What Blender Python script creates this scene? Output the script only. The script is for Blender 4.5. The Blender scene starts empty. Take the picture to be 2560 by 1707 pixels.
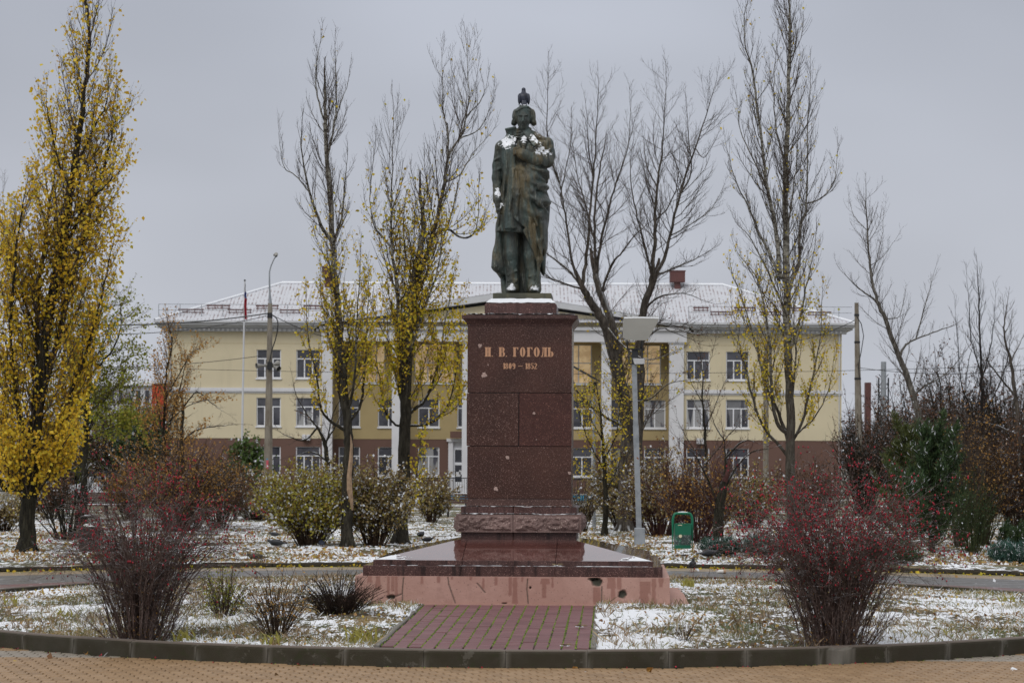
import bpy, math, random
import numpy as np
from mathutils import Vector, Matrix, noise as mnoise

# ------------------------------------------------------------------ camera
scene = bpy.context.scene
F, HY, CX, CAMH = 6044.0, 1150.0, 1280.0, 2.55      # focal length and horizon in pixels of the 2560 px photograph
ROLL = math.radians(0.25)
cam_data = bpy.data.cameras.new("camera")
cam = bpy.data.objects.new("camera", cam_data)
scene.collection.objects.link(cam)
cam.matrix_world = Matrix.Translation((0, 0, CAMH)) @ Matrix.Rotation(math.radians(90), 4, 'X') @ Matrix.Rotation(ROLL, 4, 'Z')
cam_data.sensor_width = 36.0
cam_data.lens = F / 2560 * 36
cam_data.shift_y = (HY - 853.5) / 2560
cam_data.clip_start = 0.5
cam_data.clip_end = 4000
cam_data.dof.use_dof = True
cam_data.dof.focus_distance = 38.6
cam_data.dof.aperture_fstop = 4.5
scene.camera = cam

# ------------------------------------------------------------------ world and light
SUN_EL, SUN_ROT = math.radians(48), math.radians(200)
world = bpy.data.worlds.new("World")
scene.world = world
world.use_nodes = True
wt = world.node_tree
wt.nodes.clear()
def wn(kind, **kw):
    n = wt.nodes.new(kind)
    for k, v in kw.items():
        setattr(n, k, v)
    return n
w_out = wn('ShaderNodeOutputWorld')
w_bg = wn('ShaderNodeBackground')
w_bg.inputs['Strength'].default_value = 0.1
w_sky = wn('ShaderNodeTexSky', sky_type='NISHITA', sun_disc=False, sun_elevation=SUN_EL, sun_rotation=SUN_ROT,
           air_density=1.0, dust_density=4.0, ozone_density=1.0)
w_hsv = wn('ShaderNodeHueSaturation'); w_hsv.inputs['Saturation'].default_value = 0.25
wt.links.new(w_sky.outputs[0], w_hsv.inputs['Color'])
w_co = wn('ShaderNodeTexCoord')
w_sep = wn('ShaderNodeSeparateXYZ'); wt.links.new(w_co.outputs['Generated'], w_sep.inputs[0])
# overcast sky: brighter towards the zenith
w_ramp = wn('ShaderNodeValToRGB'); wt.links.new(w_sep.outputs['Z'], w_ramp.inputs[0])
els = w_ramp.color_ramp.elements
els[0].position = 0.0; els[0].color = (0.60, 0.625, 0.685, 1)
els[1].position = 1.0; els[1].color = (1.0, 1.0, 1.02, 1)
for p, c in ((0.07, (0.55, 0.575, 0.64)), (0.2, (0.455, 0.485, 0.56)), (0.45, (0.70, 0.72, 0.78))):
    e = els.new(p); e.color = (*c, 1)
# broad soft cloud cover
w_map = wn('ShaderNodeMapping'); w_map.inputs['Scale'].default_value = (1, 1, 2.2)
wt.links.new(w_co.outputs['Generated'], w_map.inputs[0])
w_noise = wn('ShaderNodeTexNoise'); w_noise.inputs['Scale'].default_value = 3.4; w_noise.inputs['Detail'].default_value = 3
w_noise.inputs['Roughness'].default_value = 0.45
wt.links.new(w_map.outputs[0], w_noise.inputs[0])
w_mr = wn('ShaderNodeMapRange'); w_mr.inputs[1].default_value = 0.3; w_mr.inputs[2].default_value = 0.72
w_mr.inputs[3].default_value = 8.2; w_mr.inputs[4].default_value = 11.3
wt.links.new(w_noise.outputs[0], w_mr.inputs[0])
w_mul = wn('ShaderNodeVectorMath', operation='SCALE')
wt.links.new(w_ramp.outputs[0], w_mul.inputs[0]); wt.links.new(w_mr.outputs[0], w_mul.inputs['Scale'])
w_mix = wn('ShaderNodeMix', data_type='RGBA'); w_mix.inputs[0].default_value = 0.93
wt.links.new(w_hsv.outputs[0], w_mix.inputs[6]); wt.links.new(w_mul.outputs[0], w_mix.inputs[7])
wt.links.new(w_mix.outputs[2], w_bg.inputs['Color'])
wt.links.new(w_bg.outputs[0], w_out.inputs['Surface'])

sun_data = bpy.data.lights.new("sun", 'SUN')
sun_data.energy = 1.25
sun_data.angle = math.radians(28)
sun_data.color = (1.0, 0.98, 0.95)
sun = bpy.data.objects.new("sun", sun_data)
scene.collection.objects.link(sun)
# towards the sun: behind the camera, high, a little to the left
sd = Vector((-0.35, -0.75, 0.85)).normalized()
sun.rotation_euler = sd.to_track_quat('Z', 'Y').to_euler()

scene.view_settings.view_transform = 'Standard'
scene.view_settings.look = 'None'
scene.view_settings.exposure = 0.0
scene.view_settings.gamma = 1.0
scene.view_settings.use_curve_mapping = False
scene.cycles.max_bounces = 6
scene.cycles.diffuse_bounces = 3
scene.cycles.glossy_bounces = 3
scene.cycles.transparent_max_bounces = 12

# ------------------------------------------------------------------ helpers
RC, RS = math.cos(ROLL), math.sin(ROLL)
def ray(px, py):
    """photograph pixel -> (sideways, up) per metre of distance"""
    u, v = px - CX, HY - py
    return (u * RC - v * RS) / F, (u * RS + v * RC) / F
def at(px, py, D):
    a, b = ray(px, py)
    return Vector((a * D, D, CAMH + b * D))
def gd(px, py, z=0.0):
    """distance of the ground point seen at a pixel"""
    a, b = ray(px, py)
    return (CAMH - z) / max(-b, 1e-4)
def gp(px, py, z=0.0):
    D = gd(px, py, z)
    a, b = ray(px, py)
    return Vector((a * D, D, z))

def new_mesh(name, verts, faces, mat=None, smooth=False, mats=None, midx=None):
    me = bpy.data.meshes.new(name)
    if isinstance(verts, np.ndarray) and isinstance(faces, np.ndarray):
        nv, nf, k = len(verts), len(faces), faces.shape[1]
        me.vertices.add(nv)
        me.vertices.foreach_set('co', np.ascontiguousarray(verts, dtype=np.float32).ravel())
        me.loops.add(nf * k)
        me.loops.foreach_set('vertex_index', np.ascontiguousarray(faces, dtype=np.int32).ravel())
        me.polygons.add(nf)
        me.polygons.foreach_set('loop_start', np.arange(0, nf * k, k, dtype=np.int32))
        me.update(calc_edges=True)
    else:
        me.from_pydata([tuple(v) for v in verts], [], [tuple(f) for f in faces])
        me.update()
    for m in (mats or ([mat] if mat else [])):
        me.materials.append(m)
    if midx is not None:
        me.polygons.foreach_set('material_index', np.ascontiguousarray(midx, dtype=np.int32))
    if smooth:
        me.polygons.foreach_set('use_smooth', np.ones(len(me.polygons), dtype=bool))
    me.validate()
    return me
def link(name, data, parent=None, loc=None):
    o = bpy.data.objects.new(name, data)
    scene.collection.objects.link(o)
    if parent is not None: o.parent = parent
    if loc is not None: o.location = loc
    return o
def obj(name, verts, faces, mat=None, parent=None, **kw):
    return link(name, new_mesh(name, verts, faces, mat, **kw), parent)
def tag(o, label=None, cat=None, group=None, kind=None):
    if label: o['label'] = label
    if cat: o['category'] = cat
    if group: o['group'] = group
    if kind: o['kind'] = kind
    return o
def thing(name, label, cat, loc=(0, 0, 0), rz=0.0, group=None):
    o = link(name, None, None, loc)
    o.rotation_euler = (0, 0, rz)
    return tag(o, label, cat, group)

class MB:
    """collects simple shapes into one mesh"""
    def __init__(s): s.v, s.f = [], []
    def add(s, vs, fs):
        n = len(s.v); s.v += [tuple(v) for v in vs]; s.f += [tuple(i + n for i in f) for f in fs]; return s
    def box(s, x0, x1, y0, y1, z0, z1):
        return s.add([(x0,y0,z0),(x1,y0,z0),(x1,y1,z0),(x0,y1,z0),(x0,y0,z1),(x1,y0,z1),(x1,y1,z1),(x0,y1,z1)],
                     [(0,3,2,1),(4,5,6,7),(0,1,5,4),(1,2,6,5),(2,3,7,6),(3,0,4,7)])
    def bbox(s, x0, x1, y0, y1, z0, z1, b=0.01):
        """box with bevelled edges"""
        vs, fs = [], []
        P = [(x0,x1),(y0,y1),(z0,z1)]
        for sz in (0,1):
            for sy in (0,1):
                for sx in (0,1):
                    c = [P[0][sx], P[1][sy], P[2][sz]]; d = [b if t == 0 else -b for t in (sx, sy, sz)]
                    for ax in range(3):
                        q = [c[i] + (d[i] if i != ax else 0) for i in range(3)]
                        vs.append(tuple(q))
        I = lambda sx, sy, sz, ax: (sz*4+sy*2+sx)*3+ax
        fs += [(I(0,0,0,0),I(0,0,1,0),I(0,1,1,0),I(0,1,0,0)), (I(1,0,0,0),I(1,1,0,0),I(1,1,1,0),I(1,0,1,0)),
               (I(0,0,0,1),I(1,0,0,1),I(1,0,1,1),I(0,0,1,1)), (I(0,1,0,1),I(0,1,1,1),I(1,1,1,1),I(1,1,0,1)),
               (I(0,0,0,2),I(0,1,0,2),I(1,1,0,2),I(1,0,0,2)), (I(0,0,1,2),I(1,0,1,2),I(1,1,1,2),I(0,1,1,2))]
        for a in (0,1):
            for c in (0,1):
                sgn = (a == c)
                q = (I(0,a,c,1),I(1,a,c,1),I(1,a,c,2),I(0,a,c,2)); fs.append(q if a == 0 and c == 1 or a == 1 and c == 0 else q[::-1])
                q = (I(a,0,c,0),I(a,1,c,0),I(a,1,c,2),I(a,0,c,2)); fs.append(q[::-1] if a == 0 and c == 1 or a == 1 and c == 0 else q)
                q = (I(a,c,0,0),I(a,c,1,0),I(a,c,1,1),I(a,c,0,1)); fs.append(q if sgn else q[::-1])
        for sz in (0,1):
            for sy in (0,1):
                for sx in (0,1):
                    t = (I(sx,sy,sz,0),I(sx,sy,sz,1),I(sx,sy,sz,2))
                    fs.append(t if (sx+sy+sz) % 2 else t[::-1])
        return s.add(vs, fs)
    def frustum(s, x0, x1, y0, y1, z0, X0, X1, Y0, Y1, z1, cap=True):
        vs = [(x0,y0,z0),(x1,y0,z0),(x1,y1,z0),(x0,y1,z0),(X0,Y0,z1),(X1,Y0,z1),(X1,Y1,z1),(X0,Y1,z1)]
        fs = [(0,1,5,4),(1,2,6,5),(2,3,7,6),(3,0,4,7)]
        if cap: fs += [(0,3,2,1),(4,5,6,7)]
        return s.add(vs, fs)
    def cyl(s, p0, p1, r0, r1=None, n=12, cap=True):
        p0, p1 = Vector(p0), Vector(p1); r1 = r0 if r1 is None else r1
        d = (p1 - p0).normalized(); a = d.orthogonal().normalized(); b = d.cross(a)
        vs = []
        for p, r in ((p0, r0), (p1, r1)):
            for i in range(n):
                t = 2 * math.pi * i / n
                vs.append(p + a * (r * math.cos(t)) + b * (r * math.sin(t)))
        fs = [(i, (i+1) % n, n + (i+1) % n, n + i) for i in range(n)]
        if cap: fs += [tuple(range(n))[::-1], tuple(range(n, 2*n))]
        return s.add(vs, fs)
    def lathe(s, prof, c=(0,0,0), n=20, axis=None):
        vs, fs = [], []
        for r, z in prof:
            for i in range(n):
                t = 2*math.pi*i/n
                vs.append((c[0]+r*math.cos(t), c[1]+r*math.sin(t), c[2]+z))
        for k in range(len(prof)-1):
            for i in range(n):
                fs.append((k*n+i, k*n+(i+1) % n, (k+1)*n+(i+1) % n, (k+1)*n+i))
        return s.add(vs, fs)
    def tube(s, pts, r, n=8):
        v, f = tubes_mesh([(np.array([tuple(p) for p in pts], float), np.full(len(pts), r) if np.isscalar(r) else np.array(r, float))], n)
        return s.add(v.tolist(), f.tolist())
    def make(s, name, mat=None, parent=None, smooth=False):
        return obj(name, s.v, s.f, mat, parent, smooth=smooth)

def tubes_mesh(lines, sides=4):
    """lines: list of (points (n,3), radii (n,)); one vertex array and quad array"""
    by = {}
    for p, r in lines: by.setdefault(len(p), []).append((p, r))
    V, Q, off = [], [], 0
    ang = 2*np.pi*np.arange(sides)/sides
    for n, L in by.items():
        P = np.array([l[0] for l in L], dtype=np.float64); R = np.array([l[1] for l in L], dtype=np.float64)
        T = np.gradient(P, axis=1); T /= np.linalg.norm(T, axis=2, keepdims=True) + 1e-9
        mean = T.mean(axis=1); ref = np.where(np.abs(mean[:, 2:3]) > 0.8, np.array([[1.0, 0, 0]]), np.array([[0, 0, 1.0]]))
        A = np.cross(T, ref[:, None, :]); A /= np.linalg.norm(A, axis=2, keepdims=True) + 1e-9
        B = np.cross(T, A)
        ring = P[:, :, None, :] + R[:, :, None, None]*(A[:, :, None, :]*np.cos(ang)[None, None, :, None] + B[:, :, None, :]*np.sin(ang)[None, None, :, None])
        m = len(L)
        V.append(ring.reshape(-1, 3))
        base = off + (np.arange(m)[:, None, None]*n + np.arange(n-1)[None, :, None])*sides
        i = np.arange(sides)[None, None, :]; j = (i+1) % sides
        q = np.stack([base+i, base+sides+i, base+sides+j, base+j], axis=-1)
        Q.append(q.reshape(-1, 4)); off += m*n*sides
    return np.concatenate(V), np.concatenate(Q)

# ------------------------------------------------------------------ material builder
def hexc(r, g, b):
    return tuple(((c/255+0.055)/1.055)**2.4 if c > 10 else c/255/12.92 for c in (r, g, b))
class Mat:
    def __init__(s, name, color=(0.5,0.5,0.5), rough=0.8, metal=0.0, spec=0.5, coat=0.0):
        s.m = bpy.data.materials.new(name); s.m.use_nodes = True
        s.t = s.m.node_tree; s.t.nodes.clear()
        s.out = s.n('ShaderNodeOutputMaterial'); s.b = s.n('ShaderNodeBsdfPrincipled')
        s.l(s.b.outputs[0], s.out.inputs[0])
        s.b.inputs['Roughness'].default_value = rough; s.b.inputs['Metallic'].default_value = metal
        s.b.inputs['Specular IOR Level'].default_value = spec; s.b.inputs['Coat Weight'].default_value = coat
        s.col = s.rgb(color); s.l(s.col, s.b.inputs['Base Color']); s.co = None; s.bumpn = None
    def n(s, k, **kw):
        x = s.t.nodes.new(k)
        for a, v in kw.items(): setattr(x, a, v)
        return x
    def l(s, a, b): s.t.links.new(a, b)
    def rgb(s, c):
        x = s.n('ShaderNodeRGB'); x.outputs[0].default_value = (*c[:3], 1); return x.outputs[0]
    def coords(s, kind='Object', scale=(1,1,1)):
        c = s.n('ShaderNodeTexCoord'); m = s.n('ShaderNodeMapping'); m.inputs['Scale'].default_value = scale
        if kind == 'World':
            g = s.n('ShaderNodeNewGeometry'); s.l(g.outputs['Position'], m.inputs[0])
        else: s.l(c.outputs[kind], m.inputs[0])
        return m.outputs[0]
    def noise(s, scale, detail=4, rough=0.6, lo=0.4, hi=0.6, kind='Object', stretch=(1,1,1), dist=0.0):
        x = s.n('ShaderNodeTexNoise'); x.inputs['Scale'].default_value = scale; x.inputs['Detail'].default_value = detail
        x.inputs['Roughness'].default_value = rough; x.inputs['Distortion'].default_value = dist
        s.l(s.coords(kind, stretch), x.inputs[0])
        return s.ramp(x.outputs[0], lo, hi)
    def voro(s, scale, lo=0.0, hi=0.3, kind='Object', feature='F1', stretch=(1,1,1)):
        x = s.n('ShaderNodeTexVoronoi', feature=feature); x.inputs['Scale'].default_value = scale
        s.l(s.coords(kind, stretch), x.inputs[0]); return s.ramp(x.outputs[0], lo, hi)
    def ramp(s, src, lo, hi):
        r = s.n('ShaderNodeMapRange', interpolation_type='SMOOTHSTEP'); s.l(src, r.inputs[0])
        a, b = (lo, hi) if lo < hi else (hi, lo)
        r.inputs[1].default_value = a; r.inputs[2].default_value = b
        if lo > hi: r.inputs[3].default_value = 1; r.inputs[4].default_value = 0
        return r.outputs[0]
    def math(s, op, a, b):
        x = s.n('ShaderNodeMath', operation=op)
        for i, v in enumerate((a, b)):
            if isinstance(v, (int, float)): x.inputs[i].default_value = v
            else: s.l(v, x.inputs[i])
        return x.outputs[0]
    def mix(s, fac, color):
        x = s.n('ShaderNodeMix', data_type='RGBA')
        if isinstance(fac, (int, float)): x.inputs[0].default_value = fac
        else: s.l(fac, x.inputs[0])
        s.l(s.col, x.inputs[6])
        if isinstance(color, tuple): x.inputs[7].default_value = (*color[:3], 1)
        else: s.l(color, x.inputs[7])
        s.col = x.outputs[2]; s.l(s.col, s.b.inputs['Base Color']); return s
    def rough(s, fac, a, b):
        r = s.n('ShaderNodeMapRange'); s.l(fac, r.inputs[0]); r.inputs[3].default_value = a; r.inputs[4].default_value = b
        s.l(r.outputs[0], s.b.inputs['Roughness']); return s
    def bump(s, src, strength=0.4, dist=0.01):
        x = s.n('ShaderNodeBump'); x.inputs['Strength'].default_value = strength; x.inputs['Distance'].default_value = dist
        s.l(src, x.inputs['Height'])
        if s.bumpn is not None: s.l(s.bumpn, x.inputs['Normal'])
        s.bumpn = x.outputs[0]; s.l(s.bumpn, s.b.inputs['Normal']); return s
    def up(s, lo=0.5, hi=0.8):
        g = s.n('ShaderNodeNewGeometry'); x = s.n('ShaderNodeSeparateXYZ'); s.l(g.outputs['Normal'], x.inputs[0])
        return s.ramp(x.outputs[2], lo, hi)
    def island(s, lo=0.0, hi=1.0):
        g = s.n('ShaderNodeNewGeometry'); r = s.n('ShaderNodeMapRange'); s.l(g.outputs['Random Per Island'], r.inputs[0])
        r.inputs[1].default_value = lo; r.inputs[2].default_value = hi; return r.outputs[0]
    def orand(s):
        return s.n('ShaderNodeObjectInfo').outputs['Random']
    def attr(s, name):
        return s.n('ShaderNodeAttribute', attribute_name=name).outputs['Fac']
    def palette(s, fac, cols):
        r = s.n('ShaderNodeValToRGB'); r.color_ramp.interpolation = 'LINEAR'
        e = r.color_ramp.elements; e[0].position = 0; e[0].color = (*cols[0], 1); e[1].position = 1; e[1].color = (*cols[-1], 1)
        for i, c in enumerate(cols[1:-1], 1):
            q = e.new(i/(len(cols)-1)); q.color = (*c, 1)
        s.l(fac, r.inputs[0]); s.col = r.outputs[0]; s.l(s.col, s.b.inputs['Base Color']); return s
    def translucent(s, w=0.35):
        t = s.n('ShaderNodeBsdfTranslucent'); s.l(s.col, t.inputs[0]); m = s.n('ShaderNodeMixShader'); m.inputs[0].default_value = w
        s.l(s.b.outputs[0], m.inputs[1]); s.l(t.outputs[0], m.inputs[2]); s.l(m.outputs[0], s.out.inputs[0]); return s

SNOW = (0.80, 0.82, 0.85)
def m_simple(name, c, rough=0.7, var=0.25, scale=3, bump=0.15, bscale=40, kind='Object', **kw):
    m = Mat(name, c, rough, **kw)
    m.mix(m.noise(scale, lo=0.35, hi=0.75, kind=kind), tuple(x*(1-var) for x in c))
    if bump: m.bump(m.noise(bscale, lo=0.2, hi=0.8, kind=kind), bump, 0.01)
    return m
def m_leaf(name, cols, tr=0.35, snow=0.0, rough=0.6):
    m = Mat(name, cols[0], rough, spec=0.3); m.palette(m.island(), cols)
    if snow:
        g = m.n('ShaderNodeNewGeometry'); r = m.math('FRACT', m.math('MULTIPLY', g.outputs['Random Per Island'], 37.7), 0)
        m.mix(m.ramp(r, 1-snow-0.01, 1-snow+0.01), SNOW)
    if tr: m.translucent(tr)
    return m.m
def m_bark(name, dark, light, snow=0.55, pale_from=None):
    m = Mat(name, dark, 0.9, spec=0.2)
    m.mix(m.noise(9, 6, 0.65, 0.35, 0.65, stretch=(1,1,0.25)), light)
    m.mix(m.math('MULTIPLY', m.noise(20, 4, 0.7, 0.54, 0.62, stretch=(1.6,1.6,0.14)), 0.75), tuple(x*0.3 for x in dark))
    if pale_from:
        g = m.n('ShaderNodeNewGeometry'); x = m.n('ShaderNodeSeparateXYZ'); m.l(g.outputs['Position'], x.inputs[0])
        hgt = m.ramp(x.outputs[2], pale_from[0], pale_from[1])
        blotch = m.noise(5, 5, 0.7, 0.42, 0.55, stretch=(1,1,2.5))
        m.mix(m.math('MULTIPLY', hgt, blotch), (0.36, 0.34, 0.29))
    if snow:
        m.mix(m.math('MULTIPLY', m.up(0.35, 0.7), m.noise(4, 4, 0.6, 0.62-snow*0.4, 0.66-snow*0.3, kind='World')), SNOW)
    m.bump(m.noise(20, 4, 0.7, 0.35, 0.65, stretch=(1.6,1.6,0.14)), 1.0, 0.04)
    return m.m
# ------------------------------------------------------------------ materials
def granite(name, base, speck, rough, sp=55, streaks=0.0, bump=0.05):
    m = Mat(name, base, rough, spec=0.35)
    m.mix(m.noise(1.3, 3, 0.5, 0.35, 0.7), tuple(x*1.45 for x in base))
    m.mix(m.math('MULTIPLY', m.voro(sp*0.6, 0.25, 0.05), 0.7), tuple(x*0.35 for x in base))
    m.mix(m.math('MULTIPLY', m.noise(sp, 2, 0.7, 0.56, 0.66), 0.7), speck)
    m.mix(m.noise(sp*1.3, 1, 0.5, 0.70, 0.74, stretch=(1,1,1)), tuple(min(1, x*2.2) for x in speck))
    if streaks: m.mix(m.math('MULTIPLY', m.noise(7, 4, 0.7, 0.52, 0.68, stretch=(1,1,0.06)), streaks), tuple(x*0.25 for x in base))
    m.rough(m.noise(3, 4, 0.6, 0.3, 0.7), rough*0.8, min(1, rough*1.35))
    if bump: m.bump(m.noise(60, 4, 0.7, 0.2, 0.8), bump, 0.01)
    return m.m
G_BASE = (0.044, 0.0175, 0.012)
M_granite = granite('polished_granite', G_BASE, (0.20, 0.12, 0.10), 0.22)
M_granite_b = granite('polished_granite_redder', (0.046, 0.016, 0.012), (0.17, 0.08, 0.06), 0.24)
M_granite_slope = granite('wet_polished_granite', (0.085, 0.033, 0.028), (0.22, 0.12, 0.10), 0.10, bump=0.0)
for nd in M_granite_slope.node_tree.nodes:
    if nd.bl_idname == 'ShaderNodeBsdfPrincipled': nd.inputs['Coat Weight'].default_value = 1.0; nd.inputs['Coat Roughness'].default_value = 0.03; nd.inputs['Coat IOR'].default_value = 1.62; nd.inputs['IOR'].default_value = 1.6
M_granite_edge = granite('streaked_granite', (0.052, 0.024, 0.021), (0.22, 0.13, 0.11), 0.38, streaks=0.8, bump=0.15)
M_granite_rough = granite('rough_cut_granite', (0.145, 0.095, 0.085), (0.34, 0.26, 0.23), 0.85, sp=40, bump=0.5)
M_chip = m_simple('chipped_stone', (0.42, 0.30, 0.26), 0.9, bump=0.4).m

m = Mat('snow', SNOW, 0.75, spec=0.3); m.bump(m.noise(25, 5, 0.7, 0.2, 0.8), 0.5, 0.02); m.mix(m.noise(14, 4, 0.6, 0.62, 0.8), (0.55, 0.55, 0.55)); M_snow = m.m

# pink painted render with stains, holes and cracks carried by mesh attributes
m = Mat('pink_painted_render', (0.46, 0.275, 0.225), 0.75)
m.mix(m.noise(1.3, 6, 0.7, 0.3, 0.7), (0.39, 0.22, 0.175))
m.mix(m.math('MULTIPLY', m.noise(5, 6, 0.7, 0.5, 0.7, stretch=(1,1,0.3)), 0.5), (0.30, 0.17, 0.135))
m.mix(m.math('MULTIPLY', m.noise(24, 4, 0.7, 0.55, 0.8, stretch=(1,1,5)), 0.4), (0.52, 0.31, 0.26))
m.mix(m.math('MULTIPLY', m.attr('stain'), 0.85), (0.27, 0.125, 0.095))
m.mix(m.math('MULTIPLY', m.noise(40, 2, 0.5, 0.66, 0.7), 0.8), (0.08, 0.05, 0.04))
m.mix(m.attr('damage'), (0.055, 0.052, 0.036))
m.bump(m.noise(30, 5, 0.7, 0.2, 0.8), 0.25, 0.01); M_pink = m.m

# bronze with verdigris and rain streaks
m = Mat('weathered_bronze', (0.038, 0.044, 0.038), 0.5, metal=0.25, spec=0.6)
m.mix(m.noise(2.0, 5, 0.6, 0.42, 0.62, stretch=(1.6,1.6,0.45)), (0.105, 0.082, 0.040))
m.mix(m.math('MULTIPLY', m.noise(3.2, 5, 0.65, 0.44, 0.62, stretch=(2,2,0.35)), 0.8), (0.050, 0.078, 0.073))
m.mix(m.math('MULTIPLY', m.noise(16, 4, 0.7, 0.60, 0.68, stretch=(2.2,2.2,0.16)), 0.6), (0.28, 0.29, 0.24))
m.mix(m.math('MULTIPLY', m.noise(8, 4, 0.7, 0.56, 0.64, stretch=(2,2,0.2)), 0.6), (0.012, 0.013, 0.011))
m.rough(m.noise(6, 4, 0.6, 0.3, 0.7), 0.35, 0.7)
m.bump(m.noise(22, 5, 0.65, 0.2, 0.8, stretch=(1.5,1.5,0.7)), 0.55, 0.015); 
m.mix(m.ramp(m.math('ADD', m.attr('snow'), m.math('MULTIPLY', m.math('SUBTRACT', m.noise(15, 6, 0.7, 0.25, 0.75, stretch=(1,1,1.8)), 0.5), 0.75)), 0.50, 0.56), SNOW); M_bronze = m.m
m = Mat('bronze_plate', (0.06, 0.062, 0.045), 0.6, metal=0.2)
m.mix(m.noise(5, 4, 0.6, 0.4, 0.6, stretch=(1,1,0.3)), (0.10, 0.095, 0.06)); M_plate = m.m
M_gilt = m_simple('gilded_lettering', (0.56, 0.30, 0.17), 0.55, 0.4, 60, 0.1).m

# kerb
m = Mat('kerb_concrete', (0.036, 0.030, 0.018), 0.8, spec=0.25)
m.mix(m.noise(3, 5, 0.6, 0.35, 0.7, kind='World'), (0.050, 0.044, 0.031))
m.mix(m.math('MULTIPLY', m.noise(9, 5, 0.7, 0.52, 0.7, kind='World'), 0.5), (0.028, 0.036, 0.010))
m.mix(m.math('MULTIPLY', m.orand(), 0.35), (0.055, 0.047, 0.033))
m.mix(m.attr('pale'), (0.20, 0.185, 0.16))
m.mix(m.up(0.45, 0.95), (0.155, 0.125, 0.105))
m.mix(m.math('MULTIPLY', m.noise(5, 5, 0.7, 0.60, 0.66, kind='World'), 0.6), (0.12, 0.11, 0.09))
m.bump(m.noise(60, 4, 0.7, 0.2, 0.8), 0.4, 0.008); M_kerb = m.m

def m_paver(name, a, b):
    m = Mat(name, a, 0.6); m.palette(m.orand(), [a, b, tuple(x*0.9 for x in a)])
    m.mix(m.math('MULTIPLY', m.noise(2.5, 4, 0.6, 0.5, 0.75, kind='World'), 0.45), tuple(x*0.6 for x in a))
    m.mix(m.noise(90, 2, 0.5, 0.70, 0.74, kind='World'), (0.05, 0.04, 0.03))
    m.bump(m.noise(70, 4, 0.7, 0.2, 0.8, kind='World'), 0.25, 0.006); return m.m
M_mauve = m_paver('mauve_paver', (0.155, 0.068, 0.070), (0.185, 0.086, 0.088))
M_tan = m_paver('tan_paver', (0.275, 0.168, 0.080), (0.32, 0.205, 0.108))
M_greyp = m_paver('grey_paver', (0.25, 0.215, 0.17), (0.29, 0.25, 0.20))
def joined(mm, name):
    n = mm.copy(); n.name = name
    for nd in list(n.node_tree.nodes):
        if nd.bl_idname == 'ShaderNodeObjectInfo':
            g = n.node_tree.nodes.new('ShaderNodeNewGeometry')
            for lk in list(nd.outputs['Random'].links): n.node_tree.links.new(g.outputs['Random Per Island'], lk.to_socket)
    return n
M_tan_j = joined(M_tan, 'tan_paver_joined'); M_greyp_j = joined(M_greyp, 'grey_paver_joined')
m = Mat('joint_soil', (0.035, 0.028, 0.016), 0.95)
m.mix(m.noise(7, 5, 0.7, 0.45, 0.6, kind='World'), (0.045, 0.06, 0.012)); m.mix(m.noise(30, 3, 0.6, 0.55, 0.65, kind='World'), (0.03, 0.025, 0.018))
m.bump(m.noise(80, 3, 0.6, 0.2, 0.8, kind='World'), 0.7, 0.01); M_joint = m.m
M_moss = m_leaf('moss', [(0.12,0.19,0.015), (0.22,0.33,0.02), (0.07,0.09,0.02), (0.05,0.04,0.02)], 0.0)

# ring path: concentric bands of small pavers seen very flat
m = Mat('ring_path_paving', (0.36, 0.24, 0.14), 0.42)
g = m.n('ShaderNodeNewGeometry'); sb = m.n('ShaderNodeVectorMath', operation='DISTANCE'); m.l(g.outputs['Position'], sb.inputs[0]); sb.inputs[1].default_value = (0.153, 39.6, 0.0)
rad = sb.outputs['Value']
m.mix(m.ramp(rad, 12.0, 12.05), (0.21, 0.20, 0.19)); m.mix(m.ramp(rad, 13.2, 13.25), (0.16, 0.075, 0.07))
m.mix(m.ramp(rad, 14.1, 14.15), (0.12, 0.115, 0.11)); m.mix(m.ramp(rad, 17.3, 17.35), (0.30, 0.22, 0.13))
m.mix(m.math('MULTIPLY', m.ramp(rad, 18.0, 18.8), m.noise(3, 4, 0.6, 0.3, 0.6, kind='World')), (0.20, 0.17, 0.03))
m.mix(m.math('MULTIPLY', m.noise(2.5, 4, 0.6, 0.45, 0.7, kind='World'), 0.5), (0.09, 0.08, 0.07))
m.mix(m.noise(4.5, 5, 0.7, 0.63, 0.66, kind='World'), (0.62, 0.62, 0.62))
br = m.n('ShaderNodeTexBrick'); m.l(m.coords('World'), br.inputs[0]); br.inputs['Scale'].default_value = 5
m.mix(m.math('MULTIPLY', br.outputs['Fac'], 0.6), (0.06, 0.05, 0.04)); m.bump(br.outputs['Fac'], -0.4, 0.01)
m.rough(m.noise(1.5, 4, 0.6, 0.3, 0.7, kind='World'), 0.35, 0.7); M_ring = m.m

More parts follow.
